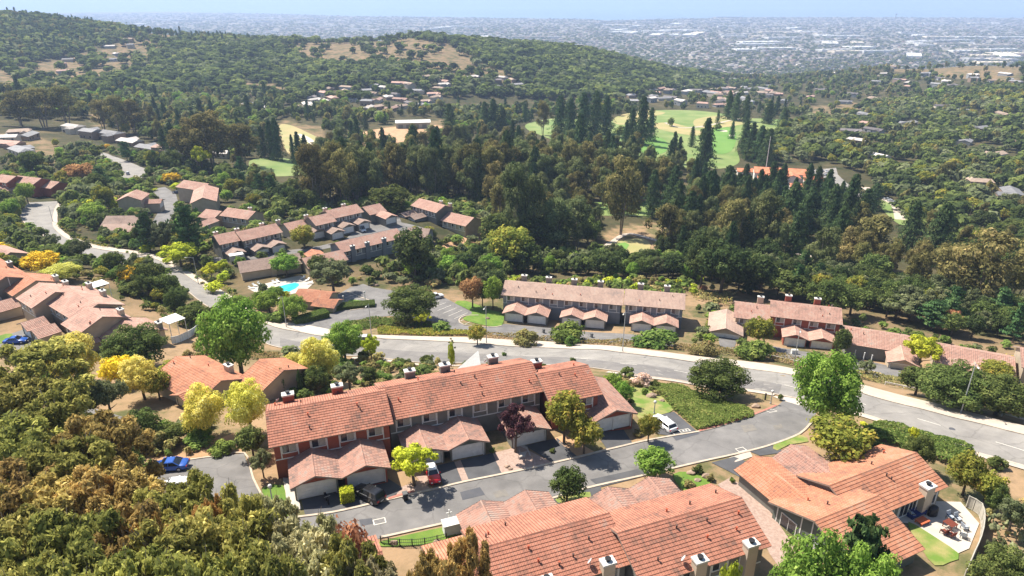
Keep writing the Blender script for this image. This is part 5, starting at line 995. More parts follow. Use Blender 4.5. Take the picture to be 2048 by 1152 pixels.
scatter([(560,228),(1100,215),(1240,210),(1240,238),(1090,235),(1040,250),(900,290),(700,300),(560,236)], 12, MIX + [('euc', 2), ('red', 2)], (8, 13)); scatter([(640,300),(1050,290),(1240,310),(1400,345),(1330,380),(900,360),(640,380)], 13, [('euc', 2), ('eucg', 2), ('red', 1), ('oak', 1)], (12, 17), open_=.2)
scatter([(1560,262),(1700,215),(2060,165),(2060,560),(1900,520),(1790,440),(1730,360),(1680,330),(1560,330),(1480,320)], 9.5, [('oak', 5), ('doak', 4), ('sage', 3), ('euc', 1), ('autumn', 1)], (7, 12), wr=(.95, 1.35))
scatter([(1240,205),(1400,170),(1750,150),(2060,150),(2060,190),(1700,216),(1580,240),(1450,225),(1240,236)], 19, MIX + [('euc', 1), ('red', 1)], (8, 13)); scatter([(1060,262),(1590,235),(1500,330),(1300,330)], 28, [('red', 2), ('oak', 1)], (9, 12), golf=.35)
scatter([(0,24),(150,40),(250,58),(370,68),(480,78),(620,84),(750,80),(850,72),(950,82),(1050,90),(1160,100),(1250,118),(1350,142),(1450,158),(1450,175),(1240,205),(1000,196),(700,204),(450,196),(200,180),(0,190)], 13.5, [('oak', 5), ('doak', 5), ('sage', 1), ('bright', 0)], (10, 15), wr=(1.2, 1.7), gold=.14)
scatter([(0,20),(180,36),(260,55),(500,70),(500,90),(300,90),(180,85),(150,110),(0,130)], 20, [('euc', 1), ('pine', 1), ('red', 1)], (10, 14), gold=.2); scatter([(1350,130),(1450,150),(1700,120),(2060,120),(2060,165),(1750,165),(1450,180)], 24, [('oak', 2), ('doak', 2), ('euc', 1)], (9, 13), gold=.2)
SCR = [('bush', 4), ('dbush', 4), ('obush', 3), ('oak', 1), ('sage', 1)]
for pl in ([(560,700),(700,722),(880,732),(1180,742),(1250,790),(1200,800),(960,760),(700,800),(560,800)], [(960,660),(1240,680),(1400,700),(1700,770),(1700,750),(1400,680),(1240,668),(1000,655)], [(1380,600),(1440,610),(1440,660),(1380,660)], [(430,440),(980,420),(1000,600),(640,560),(430,540)],
           [(120,440),(440,520),(480,600),(340,640),(120,560)], [(140,850),(480,850),(480,905),(300,915),(140,930)], [(1570,640),(2048,700),(2048,800),(1850,760)], [(1220,745),(1330,760),(1250,860),(1190,820)]):
    scatter(pl, 3.6 if pl[0][1] > 600 else 5, SCR, (.9, 2.4), wr=(1.0, 1.6), open_=.2)
def fill(poly, step, kinds, h, open_=.3, wr=(.9, 1.4)):
    """garden planting between houses, off every paved surface"""
    n0 = len(TREES); scatter(poly, step, kinds, h, wr=wr, nogo=False, open_=open_); new = TREES[n0:]; q = np.array([t['p'][:2] for t in new]) if new else np.zeros((0, 2)); bad = np.zeros(len(q), bool)
    for s_ in SHEETS:
        bad |= inside(q, s_)
        for dx, dy in ((1.6, 0), (-1.6, 0), (0, 1.6), (0, -1.6)): bad |= inside(q + (dx, dy), s_)
    TREES[n0:] = [t for t, b in zip(new, bad) if not b]
GARD = [('oak', 4), ('sage', 2), ('bush', 3), ('dbush', 3), ('obush', 1), ('bright', 1), ('autumn', 1)]
fill([(400,420),(560,410),(980,400),(1000,500),(1000,580),(640,575),(470,570),(380,520)], 4.2, GARD, (2.4, 5.2)); fill([(0,330),(200,300),(350,330),(440,350),(440,520),(350,520),(200,490),(0,470)], 5, GARD, (3, 6.5))
fill([(0,470),(140,490),(360,545),(440,640),(420,700),(330,640),(230,565),(0,540)], 4, GARD, (2, 5), open_=.35); fill([(560,700),(760,720),(900,730),(760,780),(560,790)], 3.2, [('bush', 3), ('obush', 3), ('sage', 1), ('dbush', 2)], (1.2, 3.2)); fill([(0,640),(60,700),(140,760),(260,800),(420,850),(480,900),(300,900),(100,830),(0,760)], 4.5, GARD, (2, 4.5))
fill([(1380,600),(1700,640),(2048,720),(2048,830),(1800,770),(1640,730),(1380,690)], 3.6, GARD, (1.6, 3.6), open_=.4); fill([(1700,835),(2048,930),(2048,1152),(1960,1152),(1960,1000),(1900,900)], 5, [('bush', 2), ('obush', 4)], (.5, 1.4), open_=.7); fill([(1000,560),(1400,570),(1400,600),(1000,590)], 3.2, [('bush', 3), ('lbush', 1), ('obush', 1), ('oak', 2)], (2, 4))
scatter([(570,205),(640,180),(900,158),(905,195),(700,235),(590,232)], 17, [('oak', 3), ('sage', 1), ('doak', 2)], (5, 8), open_=.1)
# keep trees off the modelled houses
HB = [(h_.root.location.x, h_.root.location.y, h_.ang, h_.L, h_.hd) for h_ in HOUSES.values()]
def clash(t):
    if t['keep']: return False
    x, y = t['p'][:2]; r = t['w'] * .45
    for ox, oy, a, L, hd in HB:
        u = (x - ox) * math.cos(a) + (y - oy) * math.sin(a); v = -(x - ox) * math.sin(a) + (y - oy) * math.cos(a)
        if -1 - r < u < L + 1 + r and -7 - r < v < 2 * hd + 1 + r: return True
    return False
TREES = [t for t in TREES if not clash(t)]
def templates(n, leaf, seed, shape):
    o = []
    for i in range(5):
        g = np.random.default_rng(seed + i)
        if shape == 'cone': C = [(0, 0, .1 + .85 * k / 7) for k in range(8)]; Rd = np.array([(.5 * (1 - k / 8) + .04,) * 2 + (.09,) for k in range(8)])
        else: C, Rd = lobes_round(g, 9, .40, .18, .95, .24); Rd = np.array(Rd)
        v, t = leafcloud(C, Rd, n, leaf, seed=seed + i, up=.5); o.append((v, t))
    return o
TPL = {'mid': templates(150, .13, 50, 'round'), 'low': templates(46, .22, 70, 'round'), 'midc': templates(110, .12, 90, 'cone'), 'lowc': templates(34, .2, 95, 'cone'), 'city': templates(12, .38, 30, 'round')}
def wood(name, ts, m, label, cat):
    V, Tn = [], []
    for t in ts:
        near = t['p'][1] < 620; k = ('mid' if near else 'low') + ('c' if t['kind'] in ('red', 'pine') else ''); k = 'city' if t.get('city') else k
        v, tn = TPL[k][int(rng.integers(5))]; a = rng.random() * 6.28; ca, sa = math.cos(a), math.sin(a); w = t['w']
        V.append(np.stack([(v[:, 0] * ca - v[:, 1] * sa) * w + t['p'][0], (v[:, 0] * sa + v[:, 1] * ca) * w + t['p'][1], v[:, 2] * t['h'] - .1 * t['h'] + t['p'][2]], -1)); Tn.append(np.clip(tn * .5 + .25 * rng.random() + .25 + .22 * float(vnoise(t['p'][0], t['p'][1], 38, 3)), 0, 1))
    o = bpy.data.objects.new(name, cloudmesh(name, np.concatenate(V), np.concatenate(Tn), m)); col.objects.link(o); tag(o, label, cat, kind='stuff'); return o
byk = {}
for t in TREES: byk.setdefault(KIND[t['kind']][0], []).append(t)
WOODN = {}
NIND = 0
for nm, ts in byk.items():
    ts.sort(key=lambda t: (-t['keep'], -t['size'])); 
    for t in ts[:300]: place_tree(t); NIND += 1
    for t in ts[300:]: WOODN.setdefault(t['kind'], []).append(t)
for k, ts in WOODN.items(): wood(KIND[k][0].replace('_tree', '') + '_wood', ts, LM[KIND[k][5]], 'distant wooded slopes of ' + KIND[k][4] + 's merging into one mass', 'wood')
print('trees', len(TREES), 'single', NIND, {k: len(v) for k, v in WOODN.items()})

# ---------------------------------------------------------------- far houses
LOWS = [RF_SHING, RF_TANS, RF_SHING, mat('roof_pinkish', (.42, .27, .22), objvar=.2, var=.15), mat('roof_pale_far', (.55, .50, .46), objvar=.2, var=.1), mat('roof_dark_far', (.17, .15, .15), objvar=.2, var=.1)]
WF = [mat('wall_cream_far', (.52, .45, .36), objvar=.2), mat('wall_grey_far', (.34, .34, .34), objvar=.2), mat('wall_brown_far', (.28, .2, .15), objvar=.2)]
def far_house_mesh(k):
    w = MB(); r = MB(); two = k % 3 == 0; e = .62 if two else .36
    def blk(x0, x1, y0, y1, e, ax):
        w.box(x0 + .03, x1 - .03, y0 + .03, y1 - .03, -.5, e); zr = e + .17; ym = (y0 + y1) / 2; xm = (x0 + x1) / 2; hip = .10 if k % 2 else 0.
        if ax == 0:
            r.quad((x0, y0, e), (x1, y0, e), (x1 - hip, ym, zr), (x0 + hip, ym, zr)); r.quad((x1, y1, e), (x0, y1, e), (x0 + hip, ym, zr), (x1 - hip, ym, zr)); r.quad((x1, y0, e), (x1, y1, e), (x1 - hip, ym, zr)); r.quad((x0, y1, e), (x0, y0, e), (x0 + hip, ym, zr))
        else:
            r.quad((x0, y1, e), (x0, y0, e), (xm, y0 + hip, zr), (xm, y1 - hip, zr)); r.quad((x1, y0, e), (x1, y1, e), (xm, y1 - hip, zr), (xm, y0 + hip, zr)); r.quad((x0, y0, e), (x1, y0, e), (xm, y0 + hip, zr)); r.quad((x1, y1, e), (x0, y1, e), (xm, y1 - hip, zr))
        r.quad((x0, y0, e - .004), (x0, y1, e - .004), (x1, y1, e - .004), (x1, y0, e - .004))
    blk(-.5, .5, -.42, .42, e, 0)
    if k % 2: blk(.08, .46, -.78, .1, e - .06, 1)
    else: blk(-.46, -.1, -.1, .74, e - .05, 1)
    g = MB()
    for x in (-.34, -.12, .3 if not k % 2 else -.3): g.box(x - .05, x + .05, -.40, -.385, .1, .27)
    for x in (-.3, 0, .3): g.box(x - .05, x + .05, .385, .40, .1, .27)
    def me(m, n, mt):
        q = bpy.data.meshes.new(n); q.from_pydata(m.v, [], m.f); q.materials.append(mt); q.update(); return q
    return me(w, 'wall', WF[0]), me(r, 'roof', LOWS[0]), me(g, 'window', GLASS)
FHM = [far_house_mesh(k) for k in range(6)]
def far_house(x, y, rz, L, D, c):
    k = int(rng.integers(6)); z = h1(x, y); r_ = empty('house', (x, y, z), rz); r_.scale = (L, D, 9.)
    m = LOWS[int(c * 5.99)]; f = y * _c - (z - CAMZ) * _s; px, py = proj(x, y, z)
    for me, nm, mt in zip(FHM[k], ('wall', 'roof', 'window'), (WF[int(rng.integers(3))], m, None)):
        if nm == 'window' and y > 900: continue
        o = bpy.data.objects.new(nm, me); col.objects.link(o); o.parent = r_
        if mt: o.material_slots[0].link = 'OBJECT'; o.material_slots[0].material = mt
    tag(r_, None, 'house'); r_['group'] = 'detached houses among the trees of the valley'
    REG.append((r_, ['grey-roofed house', 'tan-roofed house', 'grey-roofed house', 'pink-roofed house', 'pale-roofed house', 'dark-roofed house'][int(c * 5.99)], px, py))
for f_ in FH: far_house(*f_)
NH = len(FH) + sum(1 for h_ in HOUSES.values())

# ---------------------------------------------------------------- the city on the plain
def plain_pts(n, r0, r1, th=41, seed=1):
    g = np.random.default_rng(seed); r = np.sqrt(g.random(n) * (r1 ** 2 - r0 ** 2) + r0 ** 2) if False else np.exp(np.log(r0) + g.random(n) * (np.log(r1) - np.log(r0))); t = R(th) * (2 * g.random(n) - 1)
    x, y = r * np.sin(t), r * np.cos(t); sh = np.interp(t, [q[0] for q in _shT], [q[1] for q in _shT]); k = r < sh - 60; return x[k], y[k], r[k], g
x, y, r, g = plain_pts(15000, 1750, 12500)
z = hz(x, y); k = z < -120; x, y, r, z = x[k], y[k], r[k], z[k]
blockn = vnoise(x, y, 420, 2); k = blockn > -.62; x, y, r, z = x[k], y[k], r[k], z[k]
n = len(x); L = (10 + 9 * g.random(n)) * (1 + r / 9000); D = (8 + 6 * g.random(n)) * (1 + r / 9000); H = 3.2 + 3.5 * g.random(n); a = .35 + (g.random(n) < .3) * .8 + .08 * g.normal(size=n)
def house_mass(name, x, y, z, L, D, H, a, cols):
    ca, sa = np.cos(a), np.sin(a); T_ = lambda u, v, w: np.stack([x + (u * ca - v * sa), y + (u * sa + v * ca), z + w], -1)
    V = np.stack([T_(-L / 2, -D / 2, -6 + 0 * H), T_(L / 2, -D / 2, -6 + 0 * H), T_(L / 2, D / 2, -6 + 0 * H), T_(-L / 2, D / 2, -6 + 0 * H), T_(-L / 2, -D / 2, H), T_(L / 2, -D / 2, H), T_(L / 2, D / 2, H), T_(-L / 2, D / 2, H), T_(-L / 2, 0 * L, H + 1.9), T_(L / 2, 0 * L, H + 1.9)], 1).reshape(-1, 3)
    F = np.array([(0, 1, 5, 4), (2, 3, 7, 6), (1, 2, 6, 5), (3, 0, 4, 7), (4, 5, 9, 8), (6, 7, 8, 9)]); n = len(x); f = (F[None] + 10 * np.arange(n)[:, None, None]).reshape(-1, 4)
    me = bpy.data.meshes.new(name); me.vertices.add(len(V)); me.vertices.foreach_set('co', V.astype(np.float32).ravel()); me.loops.add(f.size); me.loops.foreach_set('vertex_index', f.ravel().astype(np.int32)); me.polygons.add(len(f)); me.polygons.foreach_set('loop_start', np.arange(0, f.size, 4, dtype=np.int32)); me.update(calc_edges=True)
    A = me.attributes.new('tint', 'FLOAT', 'FACE'); A.data.foreach_set('value', np.repeat(cols, 6).astype(np.float32))
    m = bpy.data.materials.new(name); m.use_nodes = True; nn = m.node_tree.nodes; b = nn['Principled BSDF']; b.inputs['Roughness'].default_value = .9; q = nn.new('ShaderNodeAttribute'); q.attribute_name = 'tint'; rp = nn.new('ShaderNodeValToRGB'); rp.color_ramp.interpolation = 'CONSTANT'
    e = rp.color_ramp.elements; cs = [(.19, .155, .13), (.14, .135, .13), (.25, .205, .17), (.30, .27, .24), (.22, .145, .115), (.09, .09, .09), (.44, .40, .36)]; e[0].color = (*cs[0], 1); e[0].position = 0; e[1].color = (*cs[1], 1); e[1].position = .2
    for i, c in enumerate(cs[2:]): w_ = e.new(.36 + .12 * i); w_.color = (*c, 1)
    m.node_tree.links.new(q.outputs['Fac'], rp.inputs[0]); m.node_tree.links.new(rp.outputs[0], b.inputs['Base Color']); me.materials.append(m)
    o = bpy.data.objects.new(name, me); col.objects.link(o); return o
o_ = np.argsort(r); ni = max(0, 300 - NH)
for i in o_[:ni]:
    px_, py_ = proj(x[i], y[i], z[i]); w0 = len(REG); far_house(x[i], y[i], a[i], L[i], D[i], g.random())
o_ = o_[ni:]
tag(house_mass('city_houses', x[o_], y[o_], z[o_], L[o_], D[o_], H[o_], a[o_], g.random(len(o_))), 'thousands of small pale houses covering the hazy plain', 'city houses', kind='stuff')
# large flat pale roofs
whm = []
for k in range(4):
    m = MB(); m.box(-.5, .5, -.5, .5, -1, 1); m.box(-.5, .5, -.5, -.47, 1, 1.12); m.box(-.5, .5, .47, .5, 1, 1.12)
    for q in range(4 + k): m.box(-.42 + .2 * q, -.34 + .2 * q, -.2 + .1 * k, -.1 + .1 * k, 1, 1.2)
    me = bpy.data.meshes.new('warehouse'); me.from_pydata(m.v, [], m.f); me.materials.append(RF_WHITE); me.update(); whm.append(me)
WHM = [mat('roof_pale_flat', (.6, .58, .54), objvar=.1), mat('roof_grey_flat', (.36, .35, .34), objvar=.2), mat('roof_cream_flat', (.62, .54, .42), objvar=.2), mat('roof_white_flat', (.70, .68, .64), objvar=.1)]
xw, yw, rw, gw = plain_pts(900, 2700, 9300, seed=5); zz = hz(xw, yw); k = (zz < -180) & (vnoise(xw, yw, 900, 7) > .0); xw, yw, rw = xw[k][:240], yw[k][:240], rw[k][:240]
for i in range(len(xw)):
    s_ = 1 + rw[i] / 9000; o = bpy.data.objects.new('warehouse', whm[i % 4]); col.objects.link(o); o.location = (xw[i], yw[i], PLAIN); o.scale = ((50 + 110 * gw.random()) * s_, (24 + 34 * gw.random()) * s_, 8 + 4 * gw.random()); o.rotation_euler = (0, 0, .1 * gw.normal() + (.05 if gw.random() < .8 else 1.2))
    o.material_slots[0].link = 'OBJECT'; o.material_slots[0].material = WHM[i % 4]; tag(o, 'pale flat-roofed warehouse out on the hazy plain', 'warehouse', 'warehouses on the plain')
xt, yt, rt, gt_ = plain_pts(20000, 1700, 12000, seed=9); zt_ = hz(xt, yt); k = (zt_ < -110) & (vnoise(xt, yt, 500, 4) > -.75); xt, yt, zt_, rt = xt[k], yt[k], zt_[k], rt[k]
wood('city_trees', [dict(kind='oak', p=np.array([a_, b_, c_]), w=(9 + 9 * gt_.random()) * (1 + q / 8000), h=(7 + 7 * gt_.random()), city=True) for a_, b_, c_, q in zip(xt, yt, zt_, rt)], LM['oak'], 'street trees scattered through the city on the plain', 'city trees')
m = MB(); p = P(1792, 36, PLAIN); s_ = 2.0   # tall stack by the shore
m.tube([(0, 0, 0), (0, 0, 70)], [5, 3.5], 10); m.box(-9, 9, -9, 9, -3, 8); m.tube([(0, 0, 58), (0, 0, 64)], 7, 10); m.box(2, 12, -3, 3, 60, 66)
o = m.build('tower', mat('tower_grey', (.12, .13, .12)), loc=tuple(at(1790, 41)), smooth=False); tag(o, 'lone dark tower standing out above the shore of the bay', 'tower')

# ---------------------------------------------------------------- special buildings
p0 = at(600, 612)
h = House('pool_house', 'pool house', 'small red-tiled pool house beside the turquoise pool', P(583, 600, -26.6)[:2], R(-14), -29.5)
h.gable(0, 10.5, 0, 8.0, 2.9, W_TAN, RF_ORG, vents=1, pitch=.42); h.gable(6.5, 13.5, -1.5, 4.5, 2.5, W_TAN, RF_ORG, part='wing_wall', rpart='wing_roof'); h.window(3, .9, 2.0, 1.6, .55); h.finish()
c = at(824, 258); h = House('clubhouse_shed', 'shed', 'long white-roofed metal shed on the bare building site', c[:2] - np.array([14, 0]), R(8), c[2])
m = MB(); m.box(0, 30, 0, 14, -2, 5.2); w_ = m.build('wall', mat('shed_wall', (.33, .34, .28)), h.root)
m = MB(); m.quad((-.6, -.6, 5.25), (30.6, -.6, 5.25), (30.6, 7, 6.6), (-.6, 7, 6.6)); m.quad((30.6, 14.6, 5.25), (-.6, 14.6, 5.25), (-.6, 7, 6.6), (30.6, 7, 6.6)); m.quad((-.6, -.6, 5.2), (-.6, 7, 6.55), (-.6, 14.6, 5.2)); m.quad((30.6, -.6, 5.2), (30.6, 14.6, 5.2), (30.6, 7, 6.55)); m.build('roof', RF_WHITE, h.root)
m = MB()
for x in (2, 9, 16, 23): m.box(x, x + 4, -.06, 0, 0, 3.6)
m.build('door', mat('shed_door', (.16, .17, .15)), h.root)
c = at(1570, 366); h = House('clubhouse', 'clubhouse', 'white-walled clubhouse with bright terracotta roofs among the redwoods', c[:2] - np.array([12, -2]), R(-14), c[2], far=True)
RW = mat('white_wall_far', (.70, .66, .60)); h.gable(-8, 26, 0, 13, 6, RW, RF_TERRA, part='wall'); h.gable(10, 20, -9, 10, 5.6, RW, RF_TERRA, axis='y', part='wing_wall', rpart='wing_roof'); h.gable(-6, 6, -8, 6, 4, RW, RF_TERRA, axis='y', part='wing_wall', rpart='wing_roof'); h.gable(22, 34, -6, 4, 4, RW, RF_TERRA, part='wing_wall', rpart='wing_roof')
h.gable(12, 24, -22, -14, 3.2, RW, RF_TERRA, part='wing_wall', rpart='wing_roof')
for x in (2, 8, 23): h.window(x, 3, 4.6, 1.8, .55)
c = at(1500, 352); h = House('cart_barn', 'barn', 'low terracotta-roofed building left of the clubhouse', c[:2] - np.array([9, 0]), R(-8), c[2], far=True); h.gable(0, 17, 0, 8, 3, RW, RF_TERRA)
m = MB(); m.tube([(0, 0, -1), (0, 0, 26)], [.3, .15], 6); tag(m.build('flagpole', WHITE, loc=tuple(at(1530, 350))), 'tall thin pale pole beside the clubhouse roof', 'pole')

# ---------------------------------------------------------------- shade sails, pergola, fences
def canopy(px, py, zt, w, d, rz, label, z0=None):
    p = P(px, py, zt); g_ = h1(p[0], p[1]); r_ = empty('patio_canopy', (p[0], p[1], g_), rz); H_ = zt - g_; m = MB()
    m.box(-w / 2, w / 2, -d / 2, d / 2, H_ - .12, H_); m.build('canopy_roof', WHITE, r_)
    for sx in (-1, 1):
        for sy in (-1, 1): q = MB(); q.box(sx * (w / 2 - .15) - .06, sx * (w / 2 - .15) + .06, sy * (d / 2 - .15) - .06, sy * (d / 2 - .15) + .06, -.4, H_ - .12); q.build('post', WHITE, r_)
    tag(r_, label, 'canopy')
canopy(196, 567, -14.6, 4.0, 3.6, R(-37), 'white flat patio canopy behind the stepped row, upper one'); canopy(344, 637, -15.2, 4.2, 3.8, R(-37), 'white flat patio canopy at the low end house, larger one'); canopy(472, 508, -28.8, 4.4, 2.6, R(30), 'white flat carport roof in front of the grey row'); 
p = P(943, 722, -9.5); m = MB(); g_ = h1(p[0], p[1]); m.quad((-2.6, -1.2, p[2] - g_ - 1), (1.8, -1.3, p[2] - g_ - .9), (1.2, 1.2, p[2] - g_ + 1.5)); m.quad((-2.6, -1.2, p[2] - g_ - 1.05), (1.2, 1.2, p[2] - g_ + 1.45), (1.8, -1.3, p[2] - g_ - .95))
r_ = empty('shade_sail', (p[0], p[1], g_)); m.build('sail', WHITE, r_); q = MB(); q.tube([(1.2, 1.2, -.3), (1.2, 1.2, p[2] - g_ + 1.5)], .06, 6); q.tube([(-2.6, -1.2, -.3), (-2.6, -1.2, p[2] - g_ - 1)], .06, 6); q.build('post', STEEL, r_); tag(r_, 'white triangular shade sail behind the long tiled roof', 'shade sail')
def fence(name, pts_, hgt, m_, label, step=2.2, px=True, kind_='board', z_off=0.):
    c_ = [at(*q)[:2] for q in pts_] if px else pts_; c_ = spline(c_, step); o0 = c_[0]; g0 = h1(*o0); r_ = empty(name, (o0[0], o0[1], g0)); tag(r_, label, 'guardrail' if 'rail' in name else 'fence'); pn = MB()
    for i, q in enumerate(c_):
        z = h1(*q) - g0; u = (q[0] - o0[0], q[1] - o0[1])
        if i < 100: ps = MB(); ps.box(u[0] - .06, u[0] + .06, u[1] - .06, u[1] + .06, z - .3, z + hgt + .05); ps.build('post', m_, r_)
        if i + 1 < len(c_):
            e = c_[i + 1]; z2 = h1(*e) - g0; v = (e[0] - o0[0], e[1] - o0[1])
            if kind_ == 'board': pn.quad((*u, z + .08), (*v, z2 + .08), (*v, z2 + hgt), (*u, z + hgt)); pn.bar((*u, z + hgt), (*v, z2 + hgt), .1, .06); pn.bar((*u, z + .1), (*v, z2 + .1), .08, .06)
            elif kind_ == 'rail': pn.bar((*u, z + hgt - .15), (*v, z2 + hgt - .15), .08, .3)
            else:
                for f in (.12, .5, .95): pn.bar((*u, z + hgt * f), (*v, z2 + hgt * f), .04)
                for k in range(1, 6): t = k / 6; pn.bar((u[0] + (v[0] - u[0]) * t, u[1] + (v[1] - u[1]) * t, z + (z2 - z) * t + .1), (u[0] + (v[0] - u[0]) * t, u[1] + (v[1] - u[1]) * t, z + (z2 - z) * t + hgt), .025)
    pn.build('rail' if kind_ != 'board' else 'panel', m_, r_); return r_
FW = mat('weathered_fence', (.45, .42, .36), var=.2, scale=2)
fence('fence', [(1932,1015),(1957,1030),(1962,1060),(1955,1095),(1942,1125),(1925,1165)], 1.8, FW, 'curving pale board fence along the furnished patio'); fence('fence', [(345,688),(362,684),(385,672),(398,662)], 1.7, WHITE, 'white panel fence at the low end house beside the dark oak', step=1.2)
fence('guardrail', [(1395,694),(1460,702),(1540,716),(1600,729),(1660,741),(1720,757)], .8, mat('white_rail', (.66, .63, .58)), 'white guardrail behind the sidewalk across from the leafy tree', kind_='rail', step=2.5)
fence('guardrail', [(1770,770),(1850,786),(1900,800),(1960,820),(2048,845),(2120,865)], .8, mat('white_rail', (.66, .63, .58)), 'white guardrail along the sidewalk toward the right edge', kind_='rail', step=2.5)
fence('railing', [(762,1086),(800,1092),(850,1090),(893,1080)], 1.0, DARK, 'dark metal railing along the lawn at the bottom', kind_='bars', step=1.8)
# ---------------------------------------------------------------- street lamps and poles
def lamp(px, base, top, arm, label, cat='street lamp'):
    g_ = at(px, base); lo, hi = 1, 20
    for _ in range(20):
        mid = (lo + hi) / 2
        if proj(g_[0], g_[1], g_[2] + mid)[1] > top: lo = mid
        else: hi = mid
    H_ = lo; r_ = empty('street_lamp', g_); m = MB(); m.tube([(0, 0, -.3), (0, 0, .3)], .16, 8); m.tube([(0, 0, .3), (0, 0, H_ - .3), (0, 0, H_)], [.11, .07, .06], 8); m.build('pole', STEEL, r_)
    if arm:
        ax, ay = arm; m = MB(); m.tube([(0, 0, H_ - .25), (ax * .5, ay * .5, H_ + .1), (ax, ay, H_ + .15)], .04, 6); m.build('arm', STEEL, r_); d = Vector((ax, ay, 0)).normalized(); m = MB()
        c_ = Vector((ax, ay, H_ + .12)); rg = [[tuple(c_ + d * (.25 * k) + d.cross(Vector((0, 0, 1))) * (w * math.cos(t)) + Vector((0, 0, 1)) * (.1 * w / .16 * math.sin(t))) for t in np.linspace(0, 6.28, 8, endpoint=False)] for k, w in ((0, .07), (.6, .16), (2, .16), (2.8, .06))]; m.loft(rg); m.build('lamp_head', CONC, r_)
    else:
        m = MB(); c_ = (0, 0, H_); m.loft([[(r * math.cos(t), r * math.sin(t), H_ + z) for t in np.linspace(0, 6.28, 10, endpoint=False)] for z, r in ((-.05, .1), (.05, .22), (.25, .26), (.4, .18), (.46, .04))]); m.build('lamp_head', mat('globe', (.55, .53, .5)), r_)
    tag(r_, label, cat)
for q in ((1245,704,622,(-.6,-1.6),'tall street lamp on the sidewalk in front of the middle garages'), (973,687,612,(-.3,-1.6),'tall street lamp on the sidewalk left of the purple tree, near the lawn island'), (743,673,608,(-.2,-1.5),'street lamp beside the parking lot entrance hedge'), (1587,730,657,(-.6,-1.6),'street lamp in front of the red townhouse garages'),
          (1921,827,727,(-.5,-1.3),'tall street lamp by the right guardrail'), (397,568,515,(-1.8,-.3),'street lamp with a long arm beside the uphill road'), (573,655,592,(-.2,-1.4),'street lamp at the driveway apron by the hedges'), (106,444,412,(-1.6,-.2),'street lamp on the bend of the road at the left'),
          (546,1010,975,None,'short globe lamp on the small lawn at the left end'), (1541,808,785,None,'short globe lamp on the corner by the street entrance'), (1308,828,806,None,'short globe lamp on the lawn behind the white car'), (731,605,585,None,'short dark lamp on the parking island'), (688,610,594,None,'short lamp post by the parking stalls left of the island')): lamp(*q)
def agave(px, base, top):
    g_ = at(px, base); H_ = 5.5; r_ = empty('century_plant', g_); m = MB(); m.tube([(0, 0, -.2), (0, 0, H_)], [.09, .04], 6); m.build('stalk', mat('stalk_green', (.12, .15, .06)), r_); C, Rd = [], []
    for k in range(7): a = k * 2.4; C.append((.7 * math.cos(a) * (1 - k / 9), .7 * math.sin(a) * (1 - k / 9), H_ - 1.8 + k * .32)); Rd.append(.22)
    v, t = leafcloud(C, np.array(Rd), 500, .09, seed=3); o = bpy.data.objects.new('flower_head', cloudmesh('flower_head', v, t, LM['sage'])); col.objects.link(o); o.parent = r_
    m = MB()
    for k in range(14): a = k * 2.4; m.quad((0, 0, 0), (.5 * math.cos(a) + .08 * math.sin(a), .5 * math.sin(a) - .08 * math.cos(a), .35), (1.0 * math.cos(a), 1.0 * math.sin(a), .6), (.5 * math.cos(a) - .08 * math.sin(a), .5 * math.sin(a) + .08 * math.cos(a), .35))
    m.build('leaves', LM['sage'], r_); tag(r_, 'tall flowering century plant behind the long tiled roof', 'plant')
agave(904, 728, 680)
for (px, base, hh, lb) in ((1165/2.88+1348, 395, 12, 'wooden utility pole among the trees on the right hillside'), (1935, 450, 11, 'utility pole at the right near the pale building')):
    g_ = at(px, base); m = MB(); m.tube([(0, 0, -.5), (0, 0, hh)], [.18, .12], 6); m.box(-1.3, 1.3, -.08, .08, hh - 1, hh - .8); m.box(-.9, .9, -.08, .08, hh - 2, hh - 1.85); tag(m.build('utility_pole', BARK, loc=tuple(g_), rz=.5), lb, 'pole')

